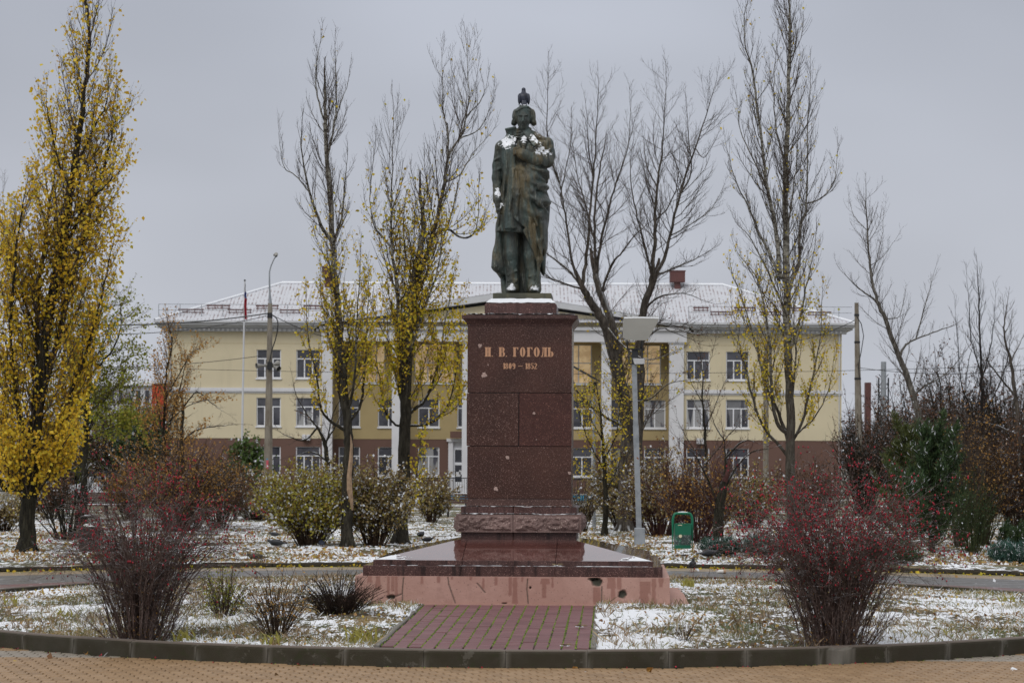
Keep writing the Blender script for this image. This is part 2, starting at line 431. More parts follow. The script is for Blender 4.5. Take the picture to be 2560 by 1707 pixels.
# snowy ground: snow over dead leaves, soil and grass
def ground_mat(name, cover, scale=6, far=None):
    m = Mat(name, (0.085, 0.065, 0.035), 0.9)
    m.mix(m.noise(1.1, 5, 0.65, 0.42, 0.62, kind='World'), (0.070, 0.095, 0.028))
    m.mix(m.noise(0.6, 5, 0.65, 0.50, 0.62, kind='World'), (0.26, 0.19, 0.09))
    m.mix(m.noise(22, 4, 0.7, 0.52, 0.62, kind='World'), (0.035, 0.028, 0.018))
    m.mix(m.noise(30, 4, 0.7, 0.60, 0.66, kind='World'), (0.28, 0.17, 0.07))
    big = m.noise(0.45, 4, 0.6, 0.3, 0.7, kind='World')
    fine = m.n('ShaderNodeTexNoise'); fine.inputs['Scale'].default_value = scale; fine.inputs['Detail'].default_value = 7; fine.inputs['Roughness'].default_value = 0.72
    m.l(m.coords('World', (1, 0.45, 1)), fine.inputs[0])
    s = m.math('ADD', fine.outputs[0], m.math('MULTIPLY', m.math('SUBTRACT', big, 0.5), 0.32))
    if far:
        gg = m.n('ShaderNodeNewGeometry'); xx = m.n('ShaderNodeSeparateXYZ'); m.l(gg.outputs['Position'], xx.inputs[0])
        s = m.math('SUBTRACT', s, m.math('MULTIPLY', m.ramp(xx.outputs[1], far[0], far[1]), 0.10))
    m.mix(m.ramp(s, 0.56-cover*0.15, 0.60-cover*0.15), SNOW)
    m.bump(s, 0.8, 0.05); return m.m
M_bed = ground_mat('snow_dusted_bed', 0.52, 9)
M_lawn = ground_mat('snow_dusted_lawn', 0.36, 5, (80, 115))
M_ground = ground_mat('snowy_far_ground', 0.0, 1.5)
M_grass = m_leaf('grass_blade', [(0.10,0.14,0.03), (0.30,0.22,0.10), (0.14,0.17,0.04), (0.42,0.31,0.15), (0.07,0.10,0.03)], 0.2, snow=0.22)
M_litter = m_leaf('fallen_leaf', [(0.30,0.13,0.04), (0.42,0.26,0.10), (0.16,0.07,0.03), (0.50,0.36,0.07), (0.22,0.12,0.06)], 0.2, snow=0.15)
M_clump = m_simple('snow_clump', SNOW, 0.75, 0.1).m
M_iris = m_leaf('iris_leaf', [(0.07,0.14,0.035), (0.14,0.24,0.04), (0.40,0.32,0.08), (0.06,0.11,0.04)], 0.2)
M_dry = m_leaf('dry_stalk', [(0.33,0.22,0.12), (0.15,0.10,0.055), (0.42,0.32,0.19), (0.09,0.055,0.035)], 0.1)

# vegetation
B_dark = m_bark('dark_bark', (0.020, 0.017, 0.011), (0.060, 0.054, 0.036), snow=0.35)
B_poplar = m_bark('poplar_bark', (0.032, 0.027, 0.019), (0.085, 0.075, 0.055), snow=0.35, pale_from=(4.5, 7.0))
B_bare = m_bark('grey_bark', (0.060, 0.050, 0.040), (0.17, 0.145, 0.12), snow=0.9)
B_twig = m_bark('twig_bark', (0.095, 0.072, 0.056), (0.18, 0.145, 0.12), snow=0.0)
B_shrub = m_bark('shrub_stem', (0.065, 0.040, 0.026), (0.14, 0.090, 0.060), snow=0.3)
B_berry_twig = m_bark('barberry_twig', (0.13, 0.078, 0.062), (0.36, 0.27, 0.24), snow=0.2)
B_red = m_bark('reddish_stem', (0.10, 0.042, 0.036), (0.17, 0.085, 0.075), snow=0.3)
B_barb = m_bark('barberry_stem', (0.028, 0.017, 0.012), (0.10, 0.066, 0.050), snow=0.0)
L_yellow = m_leaf('yellow_leaf', [(0.80,0.54,0.035), (0.66,0.43,0.03), (0.88,0.66,0.07), (0.50,0.42,0.04), (0.74,0.46,0.03), (0.34,0.19,0.03)], 0.45)
L_lime = m_leaf('lime_leaf', [(0.70,0.54,0.04), (0.78,0.58,0.05), (0.44,0.42,0.03), (0.62,0.40,0.03), (0.36,0.24,0.04)], 0.45)
L_olive = m_leaf('olive_leaf', [(0.22,0.24,0.03), (0.34,0.36,0.04), (0.13,0.14,0.02), (0.40,0.32,0.05)], 0.4)
L_rust = m_leaf('rust_leaf', [(0.42,0.21,0.05), (0.52,0.29,0.07), (0.28,0.13,0.035), (0.58,0.36,0.11)], 0.4)
L_brown = m_leaf('brown_leaf', [(0.12,0.055,0.03), (0.18,0.085,0.045), (0.075,0.038,0.026), (0.24,0.12,0.05)], 0.2, snow=0.05)
L_maroon = m_leaf('maroon_leaf', [(0.13,0.065,0.045), (0.18,0.09,0.06), (0.09,0.05,0.038), (0.22,0.12,0.07)], 0.2, snow=0.03)
L_hedge = m_leaf('hedge_leaf', [(0.36,0.33,0.05), (0.46,0.42,0.07), (0.24,0.19,0.03), (0.36,0.22,0.06)], 0.4, snow=0.15)
L_hedge2 = m_leaf('brown_hedge_leaf', [(0.28,0.20,0.09), (0.38,0.30,0.13), (0.17,0.10,0.05), (0.42,0.36,0.08)], 0.3, snow=0.16)
L_green = m_leaf('evergreen_spray', [(0.030,0.060,0.022), (0.050,0.090,0.030), (0.020,0.040,0.016), (0.075,0.10,0.030)], 0.15, snow=0.03)
L_juniper = m_leaf('juniper_spray', [(0.030,0.085,0.065), (0.045,0.11,0.085), (0.020,0.055,0.04), (0.05,0.09,0.05)], 0.1, snow=0.10)
L_bushgreen = m_leaf('green_leaf', [(0.07,0.12,0.03), (0.11,0.17,0.04), (0.04,0.07,0.02)], 0.3, snow=0.08)
M_berry = m_leaf('red_berry', [(0.36,0.018,0.035), (0.50,0.03,0.055), (0.22,0.015,0.025), (0.12,0.02,0.02)], 0.15)

# building
M_cream = m_simple('cream_render', (0.61, 0.535, 0.37), 0.85, 0.06, 0.3, 0.0)
M_cream.mix(M_cream.math('MULTIPLY', M_cream.noise(0.9, 6, 0.7, 0.5, 0.72, stretch=(1,1,0.15)), 0.30), (0.44, 0.385, 0.27)); M_cream = M_cream.m
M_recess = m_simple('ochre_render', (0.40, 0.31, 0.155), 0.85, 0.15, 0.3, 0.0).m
M_brownw = m_simple('brown_render', (0.135, 0.075, 0.058), 0.85, 0.10, 0.3, 0.0).m
M_white = m_simple('white_plaster', (0.62, 0.62, 0.635), 0.8, 0.08, 1.0, 0.0).m
M_trim = m_simple('grey_white_trim', (0.55, 0.56, 0.58), 0.7, 0.08, 1.0, 0.0).m
M_pvc = m_simple('white_window_frame', (0.72, 0.73, 0.76), 0.45, 0.04, 2.0, 0.0).m
m = Mat('window_glass', (0.035, 0.036, 0.045), 0.12, spec=0.6); m.mix(m.noise(0.7, 3, 0.6, 0.4, 0.6, kind='World'), (0.075, 0.075, 0.09)); m.mix(m.math('MULTIPLY', m.ramp(m.orand(), 0.62, 0.66), m.noise(0.9, 2, 0.5, 0.45, 0.5, kind='World', stretch=(2,1,.4))), (0.30, 0.30, 0.30)); M_glass = m.m
m = Mat('warm_lit_glass', (0.45, 0.30, 0.15), 0.3); m.mix(m.noise(1.2, 3, 0.6, 0.4, 0.6, kind='World'), (0.60, 0.44, 0.24))
m.l(m.col, m.b.inputs['Emission Color']); m.b.inputs['Emission Strength'].default_value = 0.42; M_lit = m.m
m = Mat('snowy_roof_tiles', (0.24, 0.19, 0.19), 0.6)
wv = m.n('ShaderNodeTexWave', wave_type='BANDS', bands_direction='X'); wv.inputs['Scale'].default_value = 1.15; m.l(m.coords('World'), wv.inputs[0])
cov = m.math('ADD', m.math('MULTIPLY', wv.outputs[1], 0.42), m.math('MULTIPLY', m.noise(1.6, 5, 0.7, 0.2, 0.8, kind='World'), 0.55))
m.mix(m.ramp(cov, 0.14, 0.40), (0.52, 0.53, 0.56)); m.bump(wv.outputs[1], 0.5, 0.05); M_roof = m.m
M_rust = m_simple('red_brown_metal', (0.11, 0.040, 0.035), 0.6, 0.3, 2).m
M_dark = m_simple('dark_metal', (0.018, 0.020, 0.024), 0.5, 0.2, 3).m
M_black = m_simple('black_metal', (0.012, 0.012, 0.013), 0.45, 0.2, 3).m
m = Mat('galvanised_steel', (0.30, 0.32, 0.34), 0.5, metal=0.3); m.mix(m.noise(5, 4, 0.6, 0.4, 0.7), (0.22, 0.235, 0.25))
m.mix(m.noise(6, 2, 0.5, 0.73, 0.75), (0.22, 0.08, 0.03)); M_steel = m.m
m = Mat('pole_concrete', (0.24, 0.215, 0.175), 0.9); m.mix(m.noise(2.5, 5, 0.7, 0.4, 0.65, stretch=(1,1,0.3)), (0.15, 0.125, 0.095))
m.mix(m.noise(4, 5, 0.7, 0.6, 0.7, stretch=(1,1,0.2)), (0.085, 0.065, 0.05)); M_pole = m.m
M_panel = m_simple('lamp_panel', (0.28, 0.27, 0.24), 0.35, 0.15, 1.0, 0.0).m
m = Mat('green_paint', (0.0, 0.135, 0.065), 0.4); m.mix(m.noise(14, 4, 0.6, 0.60, 0.68), (0.0, 0.07, 0.035)); M_green = m.m
m = Mat('green_bin_body', (0.0, 0.115, 0.060), 0.45)
sx = m.n('ShaderNodeSeparateXYZ'); m.l(m.coords('Object'), sx.inputs[0])
band = m.math('MULTIPLY', m.ramp(sx.outputs[2], 0.33, 0.36), m.ramp(sx.outputs[2], 0.62, 0.59))
m.mix(m.math('MULTIPLY', band, m.noise(9, 5, 0.7, 0.38, 0.48)), (0.035, 0.05, 0.045))
m.mix(m.math('MULTIPLY', band, m.noise(16, 5, 0.7, 0.55, 0.62, dist=1.5)), (0.38, 0.42, 0.41)); M_binbody = m.m
M_blackbin = m_simple('brown_black_paint', (0.022, 0.017, 0.016), 0.5, 0.3, 8).m
M_sticker = m_simple('pale_sticker', (0.70, 0.62, 0.42), 0.6, 0.2, 40, 0).m
M_blue = m_simple('cyan_blue_paint', (0.03, 0.30, 0.50), 0.6, 0.15, 1.0).m
M_redw = m_simple('orange_red_cladding', (0.52, 0.065, 0.02), 0.7, 0.15, 1).m
M_benchw = m_simple('brown_bench_wood', (0.075, 0.035, 0.025), 0.7, 0.3, 5).m
m = Mat('pigeon_feathers', (0.012, 0.013, 0.016), 0.5); m.mix(m.noise(18, 4, 0.6, 0.5, 0.7), (0.024, 0.027, 0.038)); M_pigeon = m.m
m = Mat('blue_grey_feathers', (0.020, 0.025, 0.045), 0.5); m.mix(m.noise(22, 4, 0.6, 0.5, 0.7), (0.008, 0.009, 0.014)); M_pigeon2 = m.m
m = Mat('mottled_feathers', (0.025, 0.022, 0.02), 0.6); m.mix(m.noise(22, 4, 0.6, 0.52, 0.58), (0.12, 0.09, 0.03)); M_pigeon3 = m.m
M_foot = m_simple('pink_legs', (0.25, 0.06, 0.05), 0.6).m
M_cup = m_simple('paper_cup', (0.66, 0.64, 0.60), 0.6, 0.1, 5, 0).m
M_fw, M_fb, M_fr = (m_simple(n, c, 0.8, 0.15, 2, 0).m for n, c in (('flag_white', (0.6,0.6,0.62)), ('flag_blue', (0.02,0.05,0.25)), ('flag_red', (0.42,0.01,0.03))))
M_splinter = m_simple('split_bare_wood', (0.36, 0.24, 0.15), 0.8, 0.4, 8, 0.5, 30).m
M_carw = m_simple('white_car_paint', (0.55, 0.56, 0.58), 0.3, 0.05, 1, 0).m

# ------------------------------------------------------------------ the ground
CEN = Vector((0.153, 39.6, 0.0)); RB = 9.8; RK = 0.15; RP = 19.0; BED0 = 0.20
rng = np.random.default_rng(7)
def vnoise(x, y, s, seed=0):
    """cheap smooth value noise for arrays"""
    x = np.asarray(x)*s; y = np.asarray(y)*s
    xi = np.floor(x).astype(np.int64); yi = np.floor(y).astype(np.int64); fx = x-xi; fy = y-yi
    fx = fx*fx*(3-2*fx); fy = fy*fy*(3-2*fy)
    def h(a, b):
        n = (a*374761393 + b*668265263 + seed*69069) & 0x7fffffff
        n = (n ^ (n >> 13))*1274126177 & 0x7fffffff
        return ((n ^ (n >> 16)) & 0xffff)/65535.0
    return (h(xi,yi)*(1-fx)+h(xi+1,yi)*fx)*(1-fy)+(h(xi,yi+1)*(1-fx)+h(xi+1,yi+1)*fx)*fy
MA = math.radians(2.5)                       # the monument and its path are turned a little
PA, PBX = Vector((-0.334, 30.05)), Vector((-0.03, 37.1))
PU = (PBX-PA).normalized(); PN = Vector((PU.y, -PU.x))
def path_uv(x, y):
    dx, dy = np.asarray(x)-PA.x, np.asarray(y)-PA.y
    return dx*PN.x+dy*PN.y, dx*PU.x+dy*PU.y
PW = 1.33
def bed_z(x, y):
    r = np.hypot(np.asarray(x)-CEN.x, np.asarray(y)-CEN.y)
    t = np.clip((RB-0.1-r)/6.0, 0, 1)
    base = BED0 - 0.03 + 0.15*t*t*(3-2*t)
    edge = np.clip((RB-r)/0.5, 0.15, 1)
    return base + edge*(0.035*vnoise(x, y, 2.1) + 0.03*vnoise(x, y, 7.3, 3) + 0.025*vnoise(x, y, 19, 5)) - 0.02 - 0.12*((np.abs(path_uv(x, y)[0]) < PW) & (path_uv(x, y)[1] < 7.3)) - 0.12*((np.abs(np.asarray(x)-CEN.x+.04) < 2.74) & (np.abs(np.asarray(y)-CEN.y) < 2.46))
def lawn_z(x, y):
    return 0.03 + 0.05*vnoise(x, y, 1.1, 9) + 0.04*vnoise(x, y, 4.3, 11)

tag(obj('ground', [(-1500,-200,-0.06),(1500,-200,-0.06),(1500,2500,-0.06),(-1500,2500,-0.06)], [(0,1,2,3)], M_ground), kind='structure')
def annulus(name, r0, r1, z, mat, n=120):
    vs, fs = [], []
    for i in range(n):
        t = 2*math.pi*i/n
        for r in (r0, r1): vs.append((CEN.x+r*math.cos(t), CEN.y+r*math.sin(t), z))
    for i in range(n):
        j = (i+1) % n; fs.append((2*i, 2*i+1, 2*j+1, 2*j))
    return obj(name, vs, fs, mat)
ring = annulus('ring_path', RB-0.05, RP, -0.02, M_ring); tag(ring, kind='structure')
# lawn beyond the path, a sheet with real relief
def polar_sheet(name, r0, r1, nr, nt, zf, mat, t0=0, t1=2*math.pi, pw=1.6):
    r = r0 + (r1-r0)*np.linspace(0, 1, nr)**pw; t = np.linspace(t0, t1, nt)
    R, T = np.meshgrid(r, t, indexing='ij'); X = CEN.x+R*np.cos(T); Y = CEN.y+R*np.sin(T); Z = zf(X, Y)
    V = np.stack([X, Y, Z], -1).reshape(-1, 3)
    i, j = np.meshgrid(np.arange(nr-1), np.arange(nt-1), indexing='ij')
    a = (i*nt+j).ravel(); Q = np.stack([a, a+nt, a+nt+1, a+1], -1)
    return obj(name, V, Q, mat, smooth=True)
tag(polar_sheet('lawn', RP+0.12, 260, 150, 420, lambda x, y: lawn_z(x, y), M_lawn, math.radians(-20), math.radians(200), 2.2), kind='structure')
# flower bed disc
n = 430
gx = np.linspace(-RB, RB, n); X, Y = np.meshgrid(gx+CEN.x, gx+CEN.y, indexing='ij'); Z = bed_z(X, Y)
V = np.stack([X, Y, Z], -1).reshape(-1, 3)
i, j = np.meshgrid(np.arange(n-1), np.arange(n-1), indexing='ij'); a = (i*n+j).ravel(); Q = np.stack([a, a+n, a+n+1, a+1], -1)
rr = np.hypot(V[Q].mean(1)[:,0]-CEN.x, V[Q].mean(1)[:,1]-CEN.y); Q = Q[rr < RB-0.06]
bed = obj('flower_bed', V, Q, M_bed, smooth=True); tag(bed, kind='structure')

# ---- kerb round the bed, stone by stone
kerb = link('kerb', None); tag(kerb, kind='structure')
def kerb_mesh(variant):
    r = random.Random(variant)
    L, H, W = 1.004, 0.235, 0.15
    prof = [(0,0),(0,H-0.045),(0.006,H-0.02),(0.02,H-0.006),(0.045,H),(W-0.01,H),(W,H-0.01),(W,0)]
    nx = 26; vs, fs, pale = [], [], []
    chips = [(r.uniform(0.02, 0.1) if k else r.uniform(0.88, 0.98), r.uniform(0.0, 0.12), r.uniform(0.02, 0.05)) for k in range(2)]
    big = (r.uniform(0.3, 0.8), 0.21, 0.12) if variant in (3,) else None
    for i in range(nx+1):
        x = -L/2+L*i/nx
        for k, (py, pz) in enumerate(prof):
            yy, zz = py, pz
            if i in (0, nx) and 0 < k < 6: yy += 0.002; zz -= 0.002
            e = min(i, nx-i)/nx
            pl = max(0.0, 1-e/0.06)*(0.55 if k < 3 else 0.15)*(r.random() > 0.4)
            if big:
                d = math.hypot(x/L+0.5-big[0], (pz-big[1])*3)/0.16
                if d < 1 and k in (1,2,3,4): yy += 0.035*(1-d)*r.uniform(.6,1); zz -= 0.03*(1-d); pl = 0.7
                if abs(x/L+0.5-big[0]) < 0.22 and k < 2: pl = max(pl, 0.6*r.random()+0.2)
            vs.append((x, yy, zz)); pale.append(pl)
    m = len(prof)
    for i in range(nx):
        for k in range(m-1): fs.append((i*m+k, (i+1)*m+k, (i+1)*m+k+1, i*m+k+1))
    fs.append(tuple(range(m))); fs.append(tuple(nx*m+k for k in range(m))[::-1])
    me = new_mesh('kerbstone', vs, fs, M_kerb)
    at_ = me.attributes.new('pale', 'FLOAT', 'POINT'); at_.data.foreach_set('value', np.array(pale, dtype=np.float32))
    return me
KM = [kerb_mesh(k) for k in range(5)]
NS = 62; rs = random.Random(3)
for k in range(NS):
    th = 2*math.pi*(k+0.28)/NS - math.pi/2
    o = link('kerbstone', KM[3] if k == 4 else KM[rs.choice([0,1,2,4])], kerb)
    rad = RB + RK + rs.uniform(-0.002, 0.002)
    o.location = (CEN.x+rad*math.cos(th), CEN.y+rad*math.sin(th), -0.01+rs.uniform(-0.003, 0.002))
    o.rotation_euler = (rs.uniform(-.006,.006), 0, th+math.pi/2 + rs.uniform(-0.003, 0.003))
mb = MB()
for k in range(90):
    t = math.pi*k/90; t2 = math.pi*(k+0.97)/90
    vs = []
    for r_, z_ in ((RP,0.0),(RP+0.12,0.0),(RP+0.12,0.07),(RP,0.07)):
        for tt in (t, t2): vs.append((CEN.x+r_*math.cos(tt), CEN.y+r_*math.sin(tt), z_))
    mb.add(vs, [(0,1,3,2),(2,3,5,4),(4,5,7,6),(6,7,1,0),(0,2,4,6),(1,7,5,3)])
o = mb.make('lawn_edging', M_kerb); tag(o, kind='structure')

# ---- small pavers in the front part of the ring path
pav = link('pavement', None); tag(pav, kind='structure')
def paver_pts(sx, sy, r, h=0.05):
    w, d = sx/2-0.009, sy/2-0.011
    k = 0.014
    out = [(-w,-d),(w,-d),(w+k,-d*0.35),(w-k,d*0.35),(w,d),(-w,d),(-w-k,d*0.35),(-w+k,-d*0.35)]
    b = 0.006
    vs = [(x,y,0) for x,y in out]+[(x,y,h-b) for x,y in out]+[(x*(1-b/abs(w)),y*(1-b/abs(d)),h) for x,y in out]
    n = 8; fs = []
    for a in (0, n):
        for i in range(n): fs.append((a+i, a+(i+1)%n, a+n+(i+1)%n, a+n+i))
    fs.append(tuple(range(16,24)))
    return vs, fs
SX, SY = 0.172, 0.25
pv, pf = paver_pts(SX, SY, None)
PM = {m_.name: new_mesh('paver', [(a,b,c) for a,b,c in pv], pf, m_) for m_ in (M_tan, M_greyp)}
cells = []; rs = random.Random(11)
y = 26.6; row = 0
while y < 37.0:
    x = -8.2 + (row % 2)*SX/2
    while x < 8.2:
        if math.hypot(x-CEN.x, y-CEN.y) > RB+RK-0.02 and abs(x) < 0.2145*y+0.1: cells.append((x, y, row))
        x += SX
    y += SY; row += 1
def grey_row(x, y): return 31.0 < y < 32.05 or y > 32.7
cells.sort(key=lambda c: -1/c[1] + 0.0005*abs(c[0]))
joined_v = {True: MB(), False: MB()}
for q, (x, y, row) in enumerate(cells):
    g_ = grey_row(x, y); dz = rs.uniform(-0.0025, 0.0025)
    if q < 290 and y > 27.4 or False:
        o = link('paver', PM[M_greyp.name if g_ else M_tan.name], pav)
        o.location = (x, y, -0.045+dz); o.rotation_euler = (rs.uniform(-.006,.006), rs.uniform(-.006,.006), rs.uniform(-.01,.01))
    else:
        joined_v[g_].add([(x+a, y+b, -0.045+dz+c) for a,b,c in pv], pf)
for g_, mm in ((True, M_greyp_j), (False, M_tan_j)):
    if joined_v[g_].v: tag(joined_v[g_].make('far_pavers', mm, pav), kind='stuff')
obj('joint_bed', [(-8.4,26.4,-0.012),(8.4,26.4,-0.012),(8.4,37.2,-0.012),(-8.4,37.2,-0.012)], [(0,1,2,3)], M_joint, pav)
# ------------------------------------------------------------------ paved approach path in the bed
path = link('path', None); tag(path, kind='structure')
CW, RD = 0.1745, 0.345
def path_z(v): return 0.222 + (0.325-0.222)*min(1, max(0, v/7.0))
rs = random.Random(5)
pm = []
for k in range(4):
    mb = MB(); w, d = CW/2-0.0085, RD/2-0.004
    mb.bbox(-w, w, -d, d, -0.05, 0, 0.006); pm.append(new_mesh('brick', mb.v, mb.f, M_mauve))
prot = math.atan2(-PU.x, PU.y)
for c in range(15):
    u0 = (c-7)*CW
    off = rs.uniform(0, RD); kk = 0
    v = 0.06 - RD + off*0.35
    wob = [rs.uniform(-1,1) for _ in range(5)]
    while v < 7.2:
        vv = v + RD/2
        px_ = PA.x+PN.x*u0+PU.x*vv; py_ = PA.y+PN.y*u0+PU.y*vv
        if math.hypot(px_-CEN.x, py_-CEN.y) < RB-RD/2+0.05 and vv < 7.25:
            o = link('brick', rs.choice(pm), path)
            du = 0.004*math.sin(vv*1.3+wob[0]*3) + 0.003*wob[1]
            o.location = (px_+PN.x*du, py_+PN.y*du, path_z(vv)+rs.uniform(-0.005, 0.004))
            o.rotation_euler = (rs.uniform(-.02,.02)+0.0147, rs.uniform(-.02,.02), prot+rs.uniform(-.006,.006))
        v += RD
vs = []
for v in (-0.02, 7.3):
    for u in (-PW, PW): vs.append((PA.x+PN.x*u+PU.x*v, PA.y+PN.y*u+PU.y*v, path_z(v)-0.018))
vs[0] = (vs[0][0], vs[0][1]+0.12, vs[0][2]); vs[1] = (vs[1][0], vs[1][1]+0.12, vs[1][2])
obj('joint_bed', vs, [(0,1,3,2)], M_joint, path)
# moss in the long joints
mv, mf = [], []
for c in range(16):
    u0 = (c-7.5)*CW
    for k in range(420):
        v = rs.uniform(0.1, 7.1); dens = vnoise(u0*2+c, v, 0.9, 4)
        if rs.random() > (0.25 + 1.1*float(dens)) * (1.0 if c else 0.3): continue
        uu = u0 + rs.gauss(0, 0.006); x = PA.x+PN.x*uu+PU.x*v; y = PA.y+PN.y*uu+PU.y*v; z = path_z(v)-0.012
        s_ = rs.uniform(0.007, 0.016); h_ = rs.uniform(0.010, 0.022); b = len(mv)
        mv += [(x-s_,y,z),(x,y-s_*1.6,z),(x+s_,y,z),(x,y+s_*1.6,z),(x,y,z+h_)]
        mf += [(b,b+1,b+4),(b+1,b+2,b+4),(b+2,b+3,b+4),(b+3,b,b+4)]
tag(obj('moss', mv, mf, M_moss, path), kind='stuff')
# edging strips of the path
M_edge = m_simple('edging_concrete', (0.19, 0.175, 0.15), 0.85, 0.35, 4, 0.4, 60).m
for side in (-1, 1):
    v = 0.12 if side < 0 else 0.10
    while v < 7.0:
        mb = MB(); L = 0.985; ln = min(L, 7.05-v)
        mb.bbox(-0.035, 0.035, 0, ln, -0.1, 0.018, 0.01)
        o = mb.make('edging_stone', M_edge, path)
        u = side*(7.5*CW+0.045)
        o.location = (PA.x+PN.x*u+PU.x*v, PA.y+PN.y*u+PU.y*v, path_z(v)+rs.uniform(-.004,.004)); o.rotation_euler = (0.0147, 0, prot+rs.uniform(-.004,.004))
        v += 1.0

# ------------------------------------------------------------------ plinth: pink painted concrete base
def mz(py, hd): return CAMH + (HY-py)*(39.6-hd)/F
plinth = thing('plinth', 'wide pink painted concrete base with cracks, holes and damp stains under the granite monument', 'plinth', CEN, -MA)
OX = -0.04
PH, PZ0, PZ1 = 2.423, 0.20, 0.757
# front wall as a fine grid: holes and cracks are real hollows
def pxz(px, py): return (px-1281)/162.6+OX, mz(py, PH)
holes = [(1494,1453,15,13),(1484,1446,13,5),(1556.8,1483,11.6,12.5),(978,1494,12,6.5),(1327,1468,3.2,3.2),(1262,1508,7,2.5)]
cracks = [[(1009.4,1445),(1007,1470),(1006,1485.6),(990.5,1492)],[(1120.3,1444),(1123,1462),(1128.7,1478.5),(1140,1509.4)],
          [(1320.4,1447),(1318.5,1472),(1322,1508.6)],[(1505.6,1464),(1505.6,1511)],[(1194,1458),(1214,1481)],[(1100,1512),(1420,1513.5)],
          [(990,1500),(990.5,1511)],[(1007,1488),(1007,1508)]]
stains = [(150,185,372,410),(205,240,372,460),(280,300,372,490),(308,330,372,470),(333,352,372,500),(500,520,372,420),(610,630,372,410),(905,921,385,445),
          (988,1004,372,425),(1078,1100,372,490),(1103,1137,380,545),(1288,1345,385,415),(1297,1325,400,505),(1358,1372,372,440),(1633,1675,440,550),(1718,1782,372,440),
          (1745,1775,430,520),(1785,1816,372,445),(1928,2012,400,470),(1935,1990,460,545),(2012,2040,380,545),(2058,2086,372,430),(820,840,372,395),(700,715,372,388),(1160,1175,372,400)]
nx, nz = 440, 44
xs = np.linspace(-PH, PH, nx+1)+OX; zs = np.linspace(PZ0, PZ1, nz+1)
Xg, Zg = np.meshgrid(xs, zs, indexing='ij')
dep = 0.004*(vnoise(Xg, Zg, 3, 1)-0.5) + 0.003*(vnoise(Xg, Zg, 17, 2)-0.5)
dam = np.zeros_like(Xg); st = np.zeros_like(Xg)
wob = 0.35*(vnoise(Xg, Zg, 30, 6)-0.5)*2
for hx, hy, rx, ry in holes:
    cx, cz = pxz(hx, hy); d = np.sqrt(((Xg-cx)/(rx/162.6))**2+((Zg-cz)/(ry/162.6))**2)+wob*0.5
    k = np.clip((1-d)*3, 0, 1); dep += k*(0.05+0.02*vnoise(Xg, Zg, 45, 8)); dam = np.maximum(dam, k)
for cr in cracks:
    P = [pxz(*p) for p in cr]
    for (x0,z0),(x1,z1) in zip(P[:-1], P[1:]):
        t = np.clip(((Xg-x0)*(x1-x0)+(Zg-z0)*(z1-z0))/((x1-x0)**2+(z1-z0)**2+1e-9), 0, 1)
        d = np.hypot(Xg-(x0+t*(x1-x0))+0.004*wob, Zg-(z0+t*(z1-z0)))
        k = np.clip(1.25-d/0.010, 0, 1); dep += k*0.015; dam = np.maximum(dam, k*0.9)
for a, b, t0, t1 in stains:
    x0, z1 = pxz(860+a/2.613, 1300+t0/2.613); x1, z0 = pxz(860+b/2.613, 1300+t1/2.613)
    cx = (x0+x1)/2; hw = (x1-x0)/2*(0.75+0.5*vnoise(Xg*0+cx*9, Zg, 14, 3)); f_ = np.clip((hw-np.abs(Xg-cx+0.01*wob))/0.012+0.5, 0, 1)*np.clip((Zg-z0+0.02*wob)/0.015+0.5, 0, 1)*(Zg <= z1+0.02)
    st = np.maximum(st, f_)
st = np.maximum(st, np.clip((0.36-Zg)/0.05, 0, 1)*0.5*vnoise(Xg, Zg, 9, 12))
V = np.stack([Xg, -PH+dep, Zg], -1).reshape(-1, 3)
i, j = np.meshgrid(np.arange(nx), np.arange(nz), indexing='ij'); a = (i*(nz+1)+j).ravel(); Q = np.stack([a, a+nz+1, a+nz+2, a+1], -1)
wall = obj('front_face', V, Q, M_pink, plinth)
for nm, arr in (('damage', dam), ('stain', st)):
    q = wall.data.attributes.new(nm, 'FLOAT', 'POINT'); q.data.foreach_set('value', arr.ravel().astype(np.float32))
mb = MB(); x0, x1 = -PH+OX, PH+OX
mb.add([(x0,-PH,PZ1),(x1,-PH,PZ1),(x1,PH,PZ1),(x0,PH,PZ1),(x0,-PH,0),(x1,-PH,0),(x1,PH,0),(x0,PH,0)], [(0,1,2,3),(1,5,6,2),(2,6,7,3),(3,7,4,0)])
mb.make('body', M_pink, plinth)
mb = MB(); mb.frustum(x0-0.31, x1+0.31, -PH-0.035, PH+0.3, 0.05, x0-0.30, x1+0.30, -PH-0.018, PH+0.285, 0.345); mb.make('footing', M_pink, plinth)

